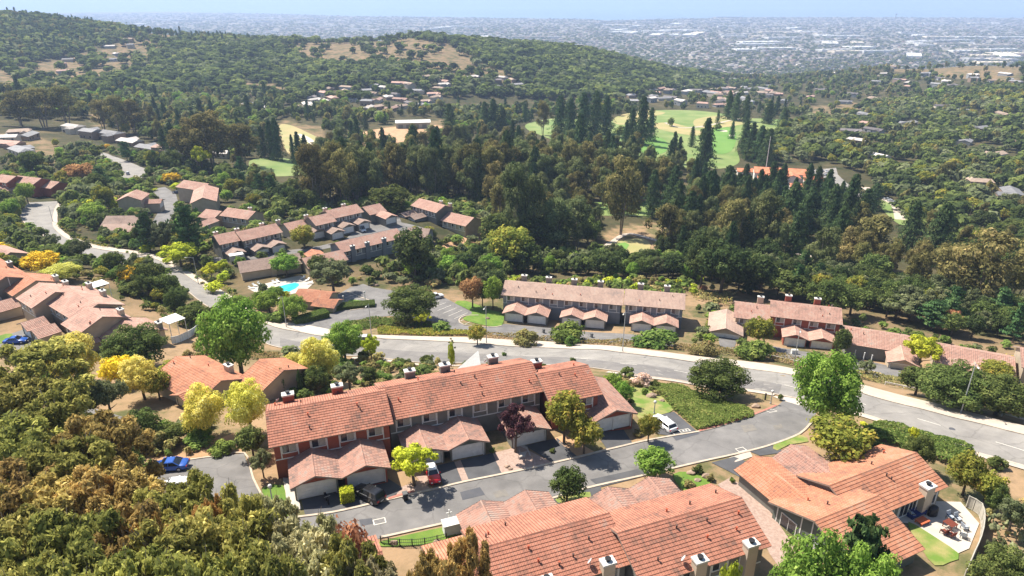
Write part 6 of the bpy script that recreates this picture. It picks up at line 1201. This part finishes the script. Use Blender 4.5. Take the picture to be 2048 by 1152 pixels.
# ---------------------------------------------------------------- cars
TYRE = mat('tyre', (.015, .015, .016)); RIM = mat('wheel_rim', (.45, .45, .47), rough=.35, metal=.6); CGL = mat('car_glass', (.012, .014, .018), rough=.08, spec=.9); LAMPW = mat('headlight', (.7, .7, .68), rough=.2); LAMPR = mat('taillight', (.45, .02, .02), rough=.3)
def car(px, py, heading, L, paint, label, style='sedan', rz_extra=0, roofm=None, cat='car', name='parked_car', up=0.):
    """heading: ground angle of the nose"""
    p = at(px, py); r_ = empty(name, (p[0], p[1], p[2] + .1 + up), heading); W = L * .40 if style != 'van' else 2.0; Hh = {'sedan': 1.42, 'suv': 1.68, 'mini': 1.42, 'van': 2.4}[style]; belt = {'sedan': .92, 'suv': 1.05, 'mini': .95, 'van': 1.25}[style]; hood = {'sedan': .86, 'suv': 1.0, 'mini': .90, 'van': 1.1}[style]
    h = L / 2; w = W / 2
    prof = [(-h, .42, .62 * belt + .12), (-h + .06, .30, belt * .93), (-h * .80, .24, belt), (-h * .4, .22, belt), (h * .1, .22, belt), (h * .34, .22, belt * .98), (h * .62, .24, hood * .97), (h * .86, .27, hood * .86), (h * .97, .32, hood * .72), (h, .42, hood * .58)]
    rings = []
    for x, zb, zt in prof:
        e = .86 if abs(x) > h * .93 else (.95 if abs(x) > h * .8 else 1.); a = w * e; m_ = zb + (zt - zb) * .55
        rings.append([(x, -a * .92, zb), (x, -a, zb + .12), (x, -a, m_), (x, -a * .95, zt - .06), (x, -a * .82, zt), (x, a * .82, zt), (x, a * .95, zt - .06), (x, a, m_), (x, a, zb + .12), (x, a * .92, zb)])
    m = MB(); m.loft(rings); m.build('body', paint, r_, smooth=True, bevel=.02)
    gx = {'sedan': (-.66, -.34, .12, .42), 'suv': (-.94, -.80, .14, .40), 'mini': (-.90, -.74, .10, .34), 'van': (-.97, -.95, .50, .74)}[style]; a0, a1 = w * .88, w * .70
    g = MB(); bz = belt - .03; tz = Hh - .05; x0, x1, x2, x3 = [q * h for q in gx]
    def ring(x, z, a): return [(x, -a, z), (x, a, z)]
    g.loft([[(x0, -a0, bz), (x3, -a0, bz), (x3, a0, bz), (x0, a0, bz)], [(x1, -a1, tz), (x2, -a1, tz), (x2, a1, tz), (x1, a1, tz)]]); g.build('window', CGL, r_)
    m = MB(); m.loft([[(x1 - .04, -a1 - .03, tz - .03), (x2 + .04, -a1 - .03, tz - .03), (x2 + .04, a1 + .03, tz - .03), (x1 - .04, a1 + .03, tz - .03)], [(x1 + .12, -a1 + .1, Hh), (x2 - .12, -a1 + .1, Hh), (x2 - .12, a1 - .1, Hh), (x1 + .12, a1 - .1, Hh)]])
    for s in (-1, 1):
        m.bar((x0, s * a0, bz), (x1, s * (a1 + .01), tz), .09); m.bar((x3, s * a0, bz), (x2, s * (a1 + .01), tz), .08); xm = (x1 + x2) / 2 + .1; m.bar((xm, s * (a0 + .005), bz), (xm, s * (a1 + .02), tz), .08)
        if style in ('suv', 'van'): m.bar(((x0 + xm) / 2, s * (a0 + .005), bz), ((x1 + xm) / 2, s * (a1 + .02), tz), .08)
    m.build('car_roof', roofm or paint, r_)
    for sx in (-.60, .62):
        for s in (-1, 1):
            R_ = .34 if style != 'suv' else .38; m = MB(); m.tube([(sx * h, s * (w - .20), R_), (sx * h, s * (w + .015), R_)], R_, 16); wh = m.build('wheel', TYRE, r_)
            m = MB(); m.tube([(sx * h, s * (w - .02), R_), (sx * h, s * (w + .03), R_)], R_ * .62, 10); m.build('rim', RIM, wh)
    for s in (-1, 1):
        m = MB(); m.box(h * .93, h * .985, min(s * w * .5, s * w * .8), max(s * w * .5, s * w * .8), hood * .62, hood * .76); m.build('headlight', LAMPW, r_)
        m = MB(); m.box(-h - .01, -h + .1, min(s * w * .55, s * w * .86), max(s * w * .55, s * w * .86), belt * .66, belt * .86); m.build('taillight', LAMPR, r_)
        m = MB(); m.box(x3 - .25, x3 - .1, min(s * w, s * (w + .18)), max(s * w, s * (w + .18)), belt - .02, belt + .12); m.build('mirror', paint, r_)
    m = MB(); m.box(h * .96, h + .01, -w * .4, w * .4, .36, hood * .6); m.build('grille', DARK, r_); m = MB(); m.box(-h - .02, -h, -.26, .26, .5, .64); m.build('number_plate', CONC, r_)
    tag(r_, label, cat)
def paint(n, c): return mat(n, c, rough=.22, spec=.7, metal=.1)
car(340, 938, R(188), 4.9, paint('paint_blue', (.02, .09, .38)), 'metallic blue sedan parked beside the dry grass bank')
car(738, 996, R(147), 4.6, paint('paint_black', (.012, .012, .014)), 'black estate car angled across the driveway by the clipped hedge', 'suv')
car(866, 956, R(-72), 3.9, paint('paint_red', (.55, .012, .015)), 'small red car with a white roof under the lime-coloured tree', 'mini', roofm=paint('paint_white', (.8, .8, .8)))
car(1327, 853, R(118), 4.6, paint('paint_white', (.8, .8, .8)), 'white hatchback parked by the green bushes', 'mini')
car(350, 982, R(185), 4.6, paint('paint_white', (.8, .8, .8)), 'white car mostly hidden behind bronze foliage at the bottom left', 'suv')
car(33, 686, R(10), 4.5, paint('paint_blue', (.02, .09, .38)), 'blue car half hidden by shrubs at the left edge'); car(722, 690, R(5), 6.2, paint('paint_red', (.55, .02, .02)), 'red vehicle with a white top driving behind the leafy tree', 'van', cat='truck', roofm=WHITE, name='delivery_truck')
car(872, 597, R(30), 4.6, paint('paint_white', (.8, .8, .8)), 'white car behind the round dark tree in the parking lot', 'suv'); car(722, 462, R(-50), 5.6, paint('paint_white', (.8, .8, .8)), 'white van on the driveway below the grey row', 'van', cat='van')
car(528, 509, R(20), 4.6, paint('paint_navy', (.02, .03, .08)), 'dark car in front of the far pair of white garage doors'); car(256, 349, R(120), 4.5, paint('paint_silver', (.5, .5, .52)), 'lone silver car on the pale suburban road', 'suv'); car(355, 387, R(10), 4.5, paint('paint_navy', (.02, .03, .08)), 'dark car by the tree at the cul-de-sac')
for i, (px, py, c) in enumerate(((1636,342,'navy'),(1644,343,'silver'),(1652,344,'white'),(1660,345,'navy'),(1641,350,'white'),(1650,351,'silver'))): car(px, py, R(80), 4.5, paint('paint_lot', {'navy': (.03, .04, .08), 'silver': (.4, .4, .42), 'white': (.75, .75, .75)}[c]), ['dark car at the left end of the clubhouse lot, upper line','silver car second from left in the upper line of the clubhouse lot','white car third in the upper line of the clubhouse lot','dark car at the right end of the clubhouse lot, upper line','white car in the lower line of the clubhouse lot','silver car in the lower line of the clubhouse lot'][i])
for i, (px, py) in enumerate(((1775,400),(1783,404),(1791,408))): car(px, py, R(-40), 4.5, paint('paint_lot', (.4, .42, .45)), ['nearest the clubhouse','middle','farthest right'][i] + ' silver car of three parked beyond the redwoods')

# ---------------------------------------------------------------- smaller things
p = at(654, 1003); r_ = empty('motorcycle', (p[0], p[1], p[2] + .08), R(-60)); m = MB()
for x in (-.7, .7): w_ = MB(); w_.tube([(x, -.06, .31), (x, .06, .31)], .31, 14); w_.build('wheel', TYRE, r_)
m.bar((-.7, 0, .35), (.1, 0, .6), .12, .16); m.bar((.7, 0, .35), (.45, 0, .98), .08); m.loft([[(.4, -.13, .62), (.4, .13, .62), (.4, .1, .85), (.4, -.1, .85)], [(-.1, -.14, .6), (-.1, .14, .6), (-.1, .1, .82), (-.1, -.1, .82)]]); m.box(-.2, .25, -.16, .16, .28, .58); m.build('frame', DARK, r_)
m = MB(); m.box(-.75, -.1, -.13, .13, .74, .84); m.build('seat', TYRE, r_); m = MB(); m.bar((.42, -.38, 1.02), (.42, .38, 1.02), .04); m.build('handlebar', STEEL, r_); tag(r_, 'dark motorcycle parked on the driveway left of the clipped hedge', 'motorcycle')
def bin_(px, py, label, c=(.02, .022, .022)):
    p = at(px, py); r_ = empty('wheelie_bin', (p[0], p[1], p[2] + .08), R(20)); m = MB(); m.loft([[(-.24, -.28, 0), (.24, -.28, 0), (.24, .28, 0), (-.24, .28, 0)], [(-.3, -.36, .98), (.3, -.36, .98), (.3, .36, .98), (-.3, .36, .98)]]); m.build('body', mat('bin_plastic', c), r_)
    m = MB(); m.loft([[(-.33, -.4, .98), (.33, -.4, .98), (.33, .4, .98), (-.33, .4, .98)], [(-.28, -.34, 1.08), (.28, -.34, 1.08), (.28, .34, 1.08), (-.28, .34, 1.08)]]); m.build('lid', mat('bin_lid', (.12, .12, .12)), r_)
    for s in (-1, 1): m = MB(); m.tube([(s * .26, .3, .1), (s * .32, .3, .1)], .1, 8); m.build('wheel', TYRE, r_)
    tag(r_, label, 'bin')
bin_(811, 1000, 'black wheelie bin on the kerb below the lime-coloured tree'); bin_(86, 733, 'black bin beside the shrubs, left of the other one'); bin_(92, 735, 'black bin beside the pale flowering tree, right of the other one'); bin_(1087, 666, 'small grey bin on the driveway beside the round bush', (.2, .2, .2)); bin_(1183, 675, 'small grey bin in front of the second garage pair', (.2, .2, .2))
# clipped hedge block
def hedge(px, py, l, w, hh, rz, label, m='hedge', leaf=.09, n=None, name='hedge', cat='hedge'):
    p = at(px, py); n = n or int(600 * (l * w + (l + w) * hh)); g = np.random.default_rng(int(px)); q = g.random((n, 3)) - .5; ax = g.integers(0, 5, n); q[ax == 0, 0] = .5; q[ax == 1, 0] = -.5; q[ax == 2, 1] = .5; q[ax == 3, 1] = -.5; q[ax == 4, 2] = .5
    q = q * (l, w, hh) + g.normal(size=(n, 3)) * .05; q[:, 2] += hh / 2
    a = g.normal(size=(n, 3)); a /= np.linalg.norm(a, axis=1)[:, None]; b = np.cross(a, g.normal(size=(n, 3))); b /= np.linalg.norm(b, axis=1)[:, None]; v = np.stack([q - a * leaf, q - b * leaf * .6, q + a * leaf, q + b * leaf * .6], 1).reshape(-1, 3)
    r_ = empty(name, p, rz); o = bpy.data.objects.new('foliage', cloudmesh('foliage', v, g.random(n), LM[m])); col.objects.link(o); o.parent = r_; mb_ = MB(); mb_.box(-l / 2 + .12, l / 2 - .12, -w / 2 + .12, w / 2 - .12, -.2, hh - .12); mb_.build('stems', BARK, r_); tag(r_, label, cat)
hedge(695, 1000, 1.5, 1.4, 1.7, R(20), 'square clipped green hedge block beside the black car', 'lime')
hedge(535, 640, 9, 2.2, 1.4, R(-20), 'clipped hedge left of the driveway apron', 'hedge'); hedge(622, 640, 9, 3, 1.6, R(38), 'clipped green hedge along the parking entrance', 'hedge'); hedge(690, 616, 16, 3.2, 1.1, R(12), 'long low hedge on the parking lot island', 'cover')
# prickly pear clumps
def cactus(px, py, s, label):
    p = at(px, py); r_ = empty('prickly_pear', p); m = MB(); g = random.Random(px)
    for k in range(70):
        a = g.random() * 6.28; d = s * .5 * math.sqrt(g.random()); c_ = Vector((d * math.cos(a), d * math.sin(a), .2 + g.random() * s * .42 * (1.2 - d / s))); n_ = Vector((g.gauss(0, 1), g.gauss(0, 1), .3)).normalized(); u = n_.cross(Vector((0, 0, 1))).normalized(); v = n_.cross(u); R_ = .2 + .14 * g.random()
        rg = [[tuple(c_ + u * (math.cos(t) * R_ * f) + v * (math.sin(t) * R_ * 1.3 * f) + n_ * o_) for t in np.linspace(0, 6.28, 8, endpoint=False)] for f, o_ in ((.6, -.05), (1, 0), (.6, .05))]; m.loft(rg)
    m.build('pads', mat('cactus', (.16, .19, .09), col2=(.28, .28, .14), scale=2), r_); tag(r_, label, 'cactus')
cactus(2008, 1062, 4.4, 'large prickly pear clump outside the patio fence, upper one'); cactus(1990, 1108, 2.2, 'smaller prickly pear on the bare ground outside the patio fence'); cactus(2025, 1120, 3.2, 'prickly pear at the bottom right corner')
def rock(px, py, s, label):
    p = at(px, py); bm = bmesh.new(); bmesh.ops.create_icosphere(bm, subdivisions=2, radius=.5); g = random.Random(int(px * 3))
    for v in bm.verts: v.co *= 1 + g.uniform(-.16, .16)
    for v in bm.verts: v.co = Vector((v.co.x * s, v.co.y * s * .75, v.co.z * s * .6))
    me = bpy.data.meshes.new('boulder'); bm.to_mesh(me); bm.free(); me.materials.append(mat('rock', (.36, .26, .19), col2=(.22, .15, .11), scale=2)); o = bpy.data.objects.new('boulder', me); col.objects.link(o); o.location = (p[0], p[1], p[2] + s * .15); tag(o, label, 'boulder')
for q in ((1303,795,1.8,'large tan boulder on the lawn behind the white car'), (1324,803,1.0,'small boulder right of the large one on the lawn'), (1355,787,.9,'pale boulder in the ground cover slope'), (1015,935,.8,'dark boulder beside the purple tree, left one'), (1021,939,.7,'dark boulder beside the purple tree, right one'), (1382,948,1.2,'boulder in the garden bed across the street, upper'), (1412,955,1.3,'boulder in the garden bed across the street, right'),
          (1395,962,.9,'small boulder in the middle of the garden bed'), (788,1088,1.0,'round boulder on the bottom lawn'), (875,1086,1.0,'brown boulder by the railing on the bottom lawn'), (1512,815,1.4,'reddish boulder on the corner by the red kerb'), (720,610,1.6,'boulder on the parking island'), (752,572,1.8,'flat boulder at the top of the parking lot'), (975,638,1.2,'boulder on the bright lawn'), (1378,790,.8,'small boulder low in the ground cover slope')): rock(*q)
# signs, boxes
def post_thing(px, py, label, parts, name, cat, rz=0):
    p = at(px, py); r_ = empty(name, p, rz)
    for nm, m_, bxs in parts:
        m = MB()
        for b_ in bxs: m.box(*b_)
        m.build(nm, m_, r_)
    tag(r_, label, cat)
post_thing(899, 1046, 'white post with a small crosspiece at the lawn edge of the near street', [('post', WHITE, [(-.06, .06, -.06, .06, -.2, 2.0)]), ('crosspiece', WHITE, [(-.35, .35, -.04, .04, 1.5, 1.62)])], 'sign_post', 'sign post', R(20))
post_thing(1530, 800, 'small dark marker post on the corner by the street entrance', [('post', DARK, [(-.1, .1, -.1, .1, -.2, 1.3)])], 'marker_post', 'post')
post_thing(907, 1063, 'white utility cabinet beside the bottom lawn', [('cabinet', WHITE, [(-1.2, 1.0, -.6, .6, -.2, 1.5)]), ('top', CONC, [(-1.3, 1.1, -.7, .7, 1.5, 1.6)])], 'utility_cabinet', 'cabinet', R(20))
post_thing(1588, 708, 'small white box standing on the driveway of the red townhouse', [('box_body', WHITE, [(-.7, .7, -.35, .35, 0, 1.1)]), ('lid', CONC, [(-.75, .75, -.4, .4, 1.1, 1.2)])], 'storage_box', 'box')
for i, (px, py) in enumerate(((1708,716),(1726,722),(1741,727))): post_thing(px, py, ['first white post from the left at the driveway of the low pink-roofed house', 'middle white post at the driveway of the low pink-roofed house', 'third white post at the driveway of the low pink-roofed house'][i], [('post', WHITE, [(-.07, .07, -.07, .07, -.2, 2.1)]), ('cap', WHITE, [(-.11, .11, -.11, .11, 2.1, 2.18)])], 'gate_post', 'post')
# patio furniture
def chair(px, py, rz, c, label, group=None, s=1., high=1.0):
    p = at(px, py); r_ = empty('patio_chair', (p[0], p[1], p[2] + .1), rz); r_.scale = (s,) * 3; m = MB(); m.box(-.32, .32, -.32, .32, .36, .46); m.build('seat', c, r_); m = MB(); m.loft([[(-.32, .26, .46), (.32, .26, .46), (.32, .34, .46), (-.32, .34, .46)], [(-.3, .40, high), (.3, .40, high), (.3, .46, high), (-.3, .46, high)]]); m.build('backrest', c, r_)
    for sx in (-1, 1):
        for sy in (-1, 1): m = MB(); m.box(sx * .3 - .03, sx * .3 + .03, sy * .3 - .03, sy * .3 + .03, 0, .36); m.build('leg', DARK, r_)
        m = MB(); m.box(sx * .33 - .04, sx * .33 + .04, -.3, .34, .58, .63); m.build('armrest', DARK, r_)
    tag(r_, label, 'chair', group)
GB = mat('blue_grey_cushion', (.38, .42, .48)); RW_ = mat('redwood_stain', (.16, .04, .025)); NV = mat('navy_cushion', (.02, .04, .16)); ORW = mat('orange_wood', (.50, .12, .05))
chair(1899, 1039, R(15), GB, 'left of the two blue-grey patio chairs by the fence shadow'); chair(1914, 1043, R(15), GB, 'right of the two blue-grey patio chairs by the fence shadow')
chair(1887, 1069, R(195), RW_, 'dark red patio chair, lower left of the dining set'); chair(1901, 1075, R(195), RW_, 'dark red patio chair, lower right of the dining set'); chair(1928, 1060, R(100), GB, 'pale patio chair right of the red wooden table'); chair(1925, 1076, R(150), GB, 'pale patio chair nearest the yellow shrub'); chair(1822, 1034, R(100), GB, 'pale chair at the left end of the navy sofa')
p = at(1898, 1056); r_ = empty('patio_table', (p[0], p[1], p[2] + .1), R(25)); m = MB(); [m.box(-.6 + .2 * k, -.43 + .2 * k, -.6, .6, .68, .72) for k in range(6)]; m.build('tabletop', RW_, r_)
for sx in (-1, 1):
    for sy in (-1, 1): m = MB(); m.box(sx * .5 - .04, sx * .5 + .04, sy * .5 - .04, sy * .5 + .04, 0, .68); m.build('leg', RW_, r_)
tag(r_, 'dark red slatted wooden table in the middle of the patio', 'table')
p = at(1843, 1047); r_ = empty('coffee_table', (p[0], p[1], p[2] + .1), R(25)); m = MB(); m.box(-.75, .75, -.5, .5, .36, .44); m.build('tabletop', ORW, r_)
for sx in (-1, 1):
    for sy in (-1, 1): m = MB(); m.box(sx * .65 - .05, sx * .65 + .05, sy * .4 - .05, sy * .4 + .05, 0, .36); m.build('leg', ORW, r_)
tag(r_, 'low orange-red coffee table in front of the navy sofa', 'table')
p = at(1832, 1032); r_ = empty('outdoor_sofa', (p[0], p[1], p[2] + .1), R(25)); m = MB(); m.box(-1.1, 1.1, -.4, .4, .18, .45); m.build('seat', NV, r_); m = MB(); m.box(-1.1, 1.1, .4, .6, .18, .85); m.build('backrest', NV, r_); [ (lambda q: (q.box(s * 1.1 - .1 + (.1 * s), s * 1.1 + .1 + (.1 * s), -.4, .6, .0, .62), q.build('armrest', NV, r_)))(MB()) for s in (-1, 1)]; tag(r_, 'navy blue outdoor sofa against the house wall on the patio', 'sofa')
p = at(1864, 1031); r_ = empty('covered_grill', (p[0], p[1], p[2] + .1), R(25)); m = MB(); m.loft([[(a_ * math.cos(t), b_ * math.sin(t), z_) for t in np.linspace(0, 6.28, 12, endpoint=False)] for a_, b_, z_ in ((.75, .45, 0), (.72, .44, .75), (.66, .42, 1.1), (.5, .3, 1.25), (.2, .12, 1.28))]); m.build('cover', mat('grill_cover', (.025, .025, .03), rough=.5), r_, smooth=True); m = MB(); m.tube([(-.7, 0, .85), (-1.0, 0, .85)], .04, 6); m.build('handle', DARK, r_); tag(r_, 'barbecue grill under a black cover beside the chimney', 'grill')
# loungers round the pool
def lounger(px, py, rz, label):
    p = at(px, py); r_ = empty('sun_lounger', (p[0], p[1], p[2] + .1), rz); m = MB(); m.box(-.35, .35, -.9, .35, .3, .38); m.build('seat', WHITE, r_); m = MB(); m.loft([[(-.35, .35, .3), (.35, .35, .3), (.35, .35, .38), (-.35, .35, .38)], [(-.35, .9, .75), (.35, .9, .75), (.35, .88, .83), (-.35, .88, .83)]]); m.build('backrest', WHITE, r_)
    for sx in (-1, 1):
        for y_ in (-.8, .3): m = MB(); m.box(sx * .3 - .03, sx * .3 + .03, y_ - .03, y_ + .03, 0, .3); m.build('leg', WHITE, r_)
    tag(r_, label, 'lounger')
for i, (px, py, a_) in enumerate(((510,573,60),(520,570,60),(548,567,40),(556,565,40),(606,558,-30),(615,562,-30),(620,568,-60),(503,578,80))): lounger(px, py, R(a_), 'white sun lounger on the pool deck, ' + ['second from the left', 'third from the left', 'fourth from the left', 'middle one by the hedge', 'nearest the grey-green tree', 'behind the pool house roof', 'rightmost of all', 'leftmost of all'][i])
# dark SUV-size rocks etc. done; low plants on slopes as ground cover
def cover(name, poly, m, n_per, hgt, leaf, label, px=True):
    A = np.array([at(*q)[:2] for q in poly]); lo, hi = A.min(0), A.max(0); area = abs(np.sum(A[:, 0] * np.roll(A[:, 1], -1) - np.roll(A[:, 0], -1) * A[:, 1])) / 2; n = int(area * n_per * {26: 7, 12: 5, 10: 5, 8: 4, 5: 3}[n_per]); leaf *= 1.1
    g = np.random.default_rng(int(poly[0][0])); q = lo + g.random((n, 2)) * (hi - lo); q = q[inside(q, A)]; b = vnoise(q[:, 0], q[:, 1], 1.3, 1) * .35 + vnoise(q[:, 0], q[:, 1], 3.1, 5) * .4 + .75
    edge = np.min(np.sqrt(((q[:, None, ::1] - np.array(spline(A, 1.2, True))[None]) ** 2).sum(-1)), 1) if len(q) < 60000 else np.ones(len(q)); z = hz(q[:, 0], q[:, 1]) + hgt * np.clip(b, .15, 1.6) * np.clip(edge / .7, .25, 1) * (1 - .25 * g.random(len(q)) ** 2); n = len(q)
    p3 = np.stack([q[:, 0], q[:, 1], z], -1); nn = g.normal(size=(n, 3)) * .5; nn[:, 2] += .8; nn /= np.linalg.norm(nn, axis=1)[:, None]; a = np.cross(nn, g.normal(size=(n, 3))); a /= np.linalg.norm(a, axis=1)[:, None]; b_ = np.cross(nn, a); s_ = leaf * (.6 + .8 * g.random(n))[:, None]
    v = np.stack([p3 - a * s_, p3 - b_ * s_ * .7, p3 + a * s_, p3 + b_ * s_ * .7], 1).reshape(-1, 3); t = np.clip(.5 + .25 * vnoise(q[:, 0], q[:, 1], 1.8, 8) + .25 * g.normal(size=n), 0, 1)
    o = bpy.data.objects.new(name, cloudmesh(name, v, t, LM[m])); col.objects.link(o); tag(o, label, 'ground cover', kind='stuff')
for q in (([(1292,768),(1350,772),(1440,800),(1505,822),(1508,834),(1450,850),(1395,862),(1348,822),(1320,790)], 'cover', 26, .9, .13, 'green ground cover mound between the two streets'), ([(1722,862),(1760,850),(1850,868),(1935,895),(1948,908),(1900,935),(1850,912),(1780,890),(1735,880)], 'cover', 26, 1.3, .14, 'dense green ground cover beside the main road at the right'),
          ([(755,655),(850,660),(950,663),(960,672),(860,673),(755,669)], 'autumn', 12, .8, .2, 'olive clipped ground cover strip along the sidewalk'), ([(690,648),(760,636),(860,645),(870,658),(760,655),(700,664)], 'cover', 10, .9, .2, 'low green shrubs on the slope below the parking lot'),
          ([(960,676),(1110,683),(1246,693),(1400,706),(1540,722),(1640,742),(1640,730),(1560,712),(1400,694),(1240,683),(1100,675),(970,668)], 'heath', 10, 1.0, .18, 'brownish heath strip between the sidewalk and the garages'), ([(1700,755),(1790,772),(1900,800),(2048,840),(2048,826),(1900,785),(1790,756),(1700,742)], 'heath', 10, 1.0, .18, 'heath strip behind the guardrail at the right'),
          ([(225,565),(280,600),(340,645),(395,665),(405,655),(350,625),(290,590),(240,560)], 'cover', 10, .8, .2, 'green strip on the slope behind the stepped row'), ([(345,528),(385,528),(440,560),(480,590),(520,620),(500,612),(440,580),(390,552)], 'autumn', 8, .7, .2, 'rust-tinged cover on the bank beside the uphill road'),
          ([(1270,575),(1380,580),(1470,590),(1460,615),(1390,600),(1380,585)], 'heath', 5, 1.2, .3, 'dry brownish brush behind the middle row'), ([(110,452),(125,448),(160,475),(220,492),(215,500),(150,480)], 'autumn', 5, 1.2, .3, 'flowering cover along the bend of the road'), ([(280,905),(310,930),(300,960),(260,950)], 'cover', 8, .8, .2, 'scrub left of the blue car'),
          ([(410,700),(560,705),(560,722),(470,716),(420,722)], 'heath', 8, .6, .2, 'dark scrub behind the one-storey tiled house')): cover('ground_cover', *q)

# ---------------------------------------------------------------- labels that single things out
LAND = [(700,860,'the red townhouse block'),(900,790,'the long tiled roof'),(1140,780,'the red end townhouse'),(340,935,'the blue sedan'),(740,990,'the black estate car'),(866,950,'the small red car'),(1327,853,'the white hatchback'),(1600,1000,'the sprawling patio house'),(1900,1050,'the furnished patio'),
 (1400,820,'the green ground cover mound'),(1830,880,'the roadside ground cover'),(1120,1080,'the bottom tiled roofs'),(430,770,'the left one-storey house'),(160,640,'the stepped townhouse row'),(20,590,'the grey gabled house'),(60,700,'the left-edge driveway'),(120,460,'the left road bend'),(260,345,'the suburban road'),
 (590,575,'the swimming pool'),(615,600,'the pool house'),(720,600,'the parking lot'),(820,640,'the parking lot exit'),(960,640,'the bright lawn'),(1080,640,'the first garage pair'),(1190,650,'the second garage pair'),(1310,650,'the third garage pair'),(1190,590,'the long blue-grey row'),(1470,640,'the wide twin-door garage'),(1610,640,'the brick-red townhouse'),(1760,680,'the low pink-roofed house'),(1950,700,'the right-edge roofs'),
 (410,590,'the uphill road'),(480,490,'the grey row with carport'),(690,430,'the upper grey row'),(860,430,'the twin-garage grey house'),(940,480,'the bare dirt slope'),(760,480,'the row with tall chimneys'),(330,430,'the cul-de-sac'),(270,400,'the blank-walled townhouse'),(400,385,'the large gabled townhouse'),(60,365,'the left pink-roofed row'),(470,430,'the two-storey tan house'),
 (1240,495,'the lone golf tee'),(1600,530,'the small green clearing'),(1960,625,'the lower right lawn'),(1570,350,'the clubhouse'),(1640,345,'the clubhouse car park'),(1790,420,'the curving far road'),(1440,290,'the bright golf green'),(1300,290,'the left golf green'),(1380,235,'the top of the golf course'),(550,330,'the small left fairway'),(610,280,'the dry golf slope'),(820,250,'the white-roofed shed'),(1150,250,'the redwood row'),
 (250,300,'the left suburb'),(60,260,'the left golden hill'),(740,190,'the valley suburb'),(650,210,'the lower valley suburb'),(870,180,'the right valley suburb'),(1330,195,'the hill suburb'),(1480,190,'the suburb above the golf course'),(1450,165,'the pale school roofs'),(1650,180,'the hillside houses'),(1760,150,'the golden knoll'),(1950,150,'the far right golden hill'),(1800,230,'the right hillside'),(1950,260,'the upper right slope'),(1700,280,'the slope right of the golf course'),(1850,320,'the middle right slope'),(1980,380,'the right edge of the slope'),(1900,440,'the lower right slope'),(2020,320,'the pale far right road'),
 (200,130,'the golden ridge clearing'),(60,100,'the hazy left ridge'),(400,110,'the long wooded ridge'),(700,100,'the golden hilltop'),(1000,120,'the wooded far hill'),(1250,150,'the far hill shoulder'),(400,200,'the far left woods'),(150,200,'the dark eucalyptus grove'),(1000,330,'the long eucalyptus belt'),(750,330,'the left eucalyptus belt'),(1240,370,'the right eucalyptus belt'),(1080,430,'the central eucalyptus clump'),(1650,400,'the redwood stand'),(1450,450,'the dark mixed grove'),(1740,500,'the big round eucalyptus'),(1930,540,'the largest brown eucalyptus'),(430,270,'the big left eucalyptus'),(1650,600,'the brush above the brick-red townhouse'),(900,560,'the brush behind the parking lot'),
 (100,800,'the far lower-left corner'),(200,900,'the lower-left thicket'),(450,1050,'the bottom-left thicket'),(620,1060,'the bottom foreground'),(1700,1090,'the bottom right gable'),(2000,1080,'the prickly pears'),(1640,780,'the street entrance'),(1900,790,'the right guardrail'),(1250,1090,'the bottom chimneys'),(1750,850,'the main road bend')]
NUM = ['first', 'second', 'third', 'fourth', 'fifth', 'sixth', 'seventh', 'eighth', 'ninth', 'tenth', 'eleventh', 'twelfth', 'thirteenth', 'fourteenth', 'fifteenth', 'sixteenth', 'seventeenth', 'eighteenth', 'nineteenth', 'twentieth']
B_ = {}
for o, words, px, py in REG:
    if not words: continue
    d = sorted(LAND, key=lambda l: (l[0] - px) ** 2 + 2.5 * (l[1] - py) ** 2)[0]; dx, dy = px - d[0], 1.6 * (py - d[1])
    rel = ('left of' if dx < 0 else 'right of') if abs(dx) > abs(dy) else ('behind' if dy < 0 else 'in front of')
    if abs(dx) + abs(dy) < 14: rel = 'at'
    B_.setdefault((words, rel, d[2]), []).append((px, py, o))
for (words, rel, land), L_ in B_.items():
    L_.sort(key=lambda q: q[0]); n = len(L_)
    for i, (px, py, o) in enumerate(L_):
        if n == 1: lb = f'{words} {rel} {land}'
        elif n <= 20: lb = f'{NUM[i]} from left of the {words}s {rel} {land}' if n > 2 else f"{'left' if i == 0 else 'right'}-hand {words} {rel} {land}"
        else:
            lb = f'one of the crowded {words}s {rel} {land}'
        w = lb.split(); lb = ' '.join(w[:16]); o['label'] = lb
        if n > 1 and 'group' not in o: o['group'] = f'{words}s {rel} {land}'
# ---------------------------------------------------------------- haze: one even box of air under the camera's ceiling
hm = bpy.data.materials.new('haze_air'); hm.use_nodes = True; n_ = hm.node_tree.nodes; n_.remove(n_['Principled BSDF']); pv = n_.new('ShaderNodeVolumePrincipled')
pv.inputs['Color'].default_value = (.50, .65, .97, 1); pv.inputs['Density'].default_value = HAZE; pv.inputs['Anisotropy'].default_value = .15; hm.node_tree.links.new(pv.outputs[0], n_['Material Output'].inputs['Volume'])
m = MB(); m.box(-16000, 16000, -60, 16500, PLAIN - 20, 72); o = m.build('haze', hm); tag(o, kind='stuff', label='pale blue haze thickening over the far plain', cat='haze')
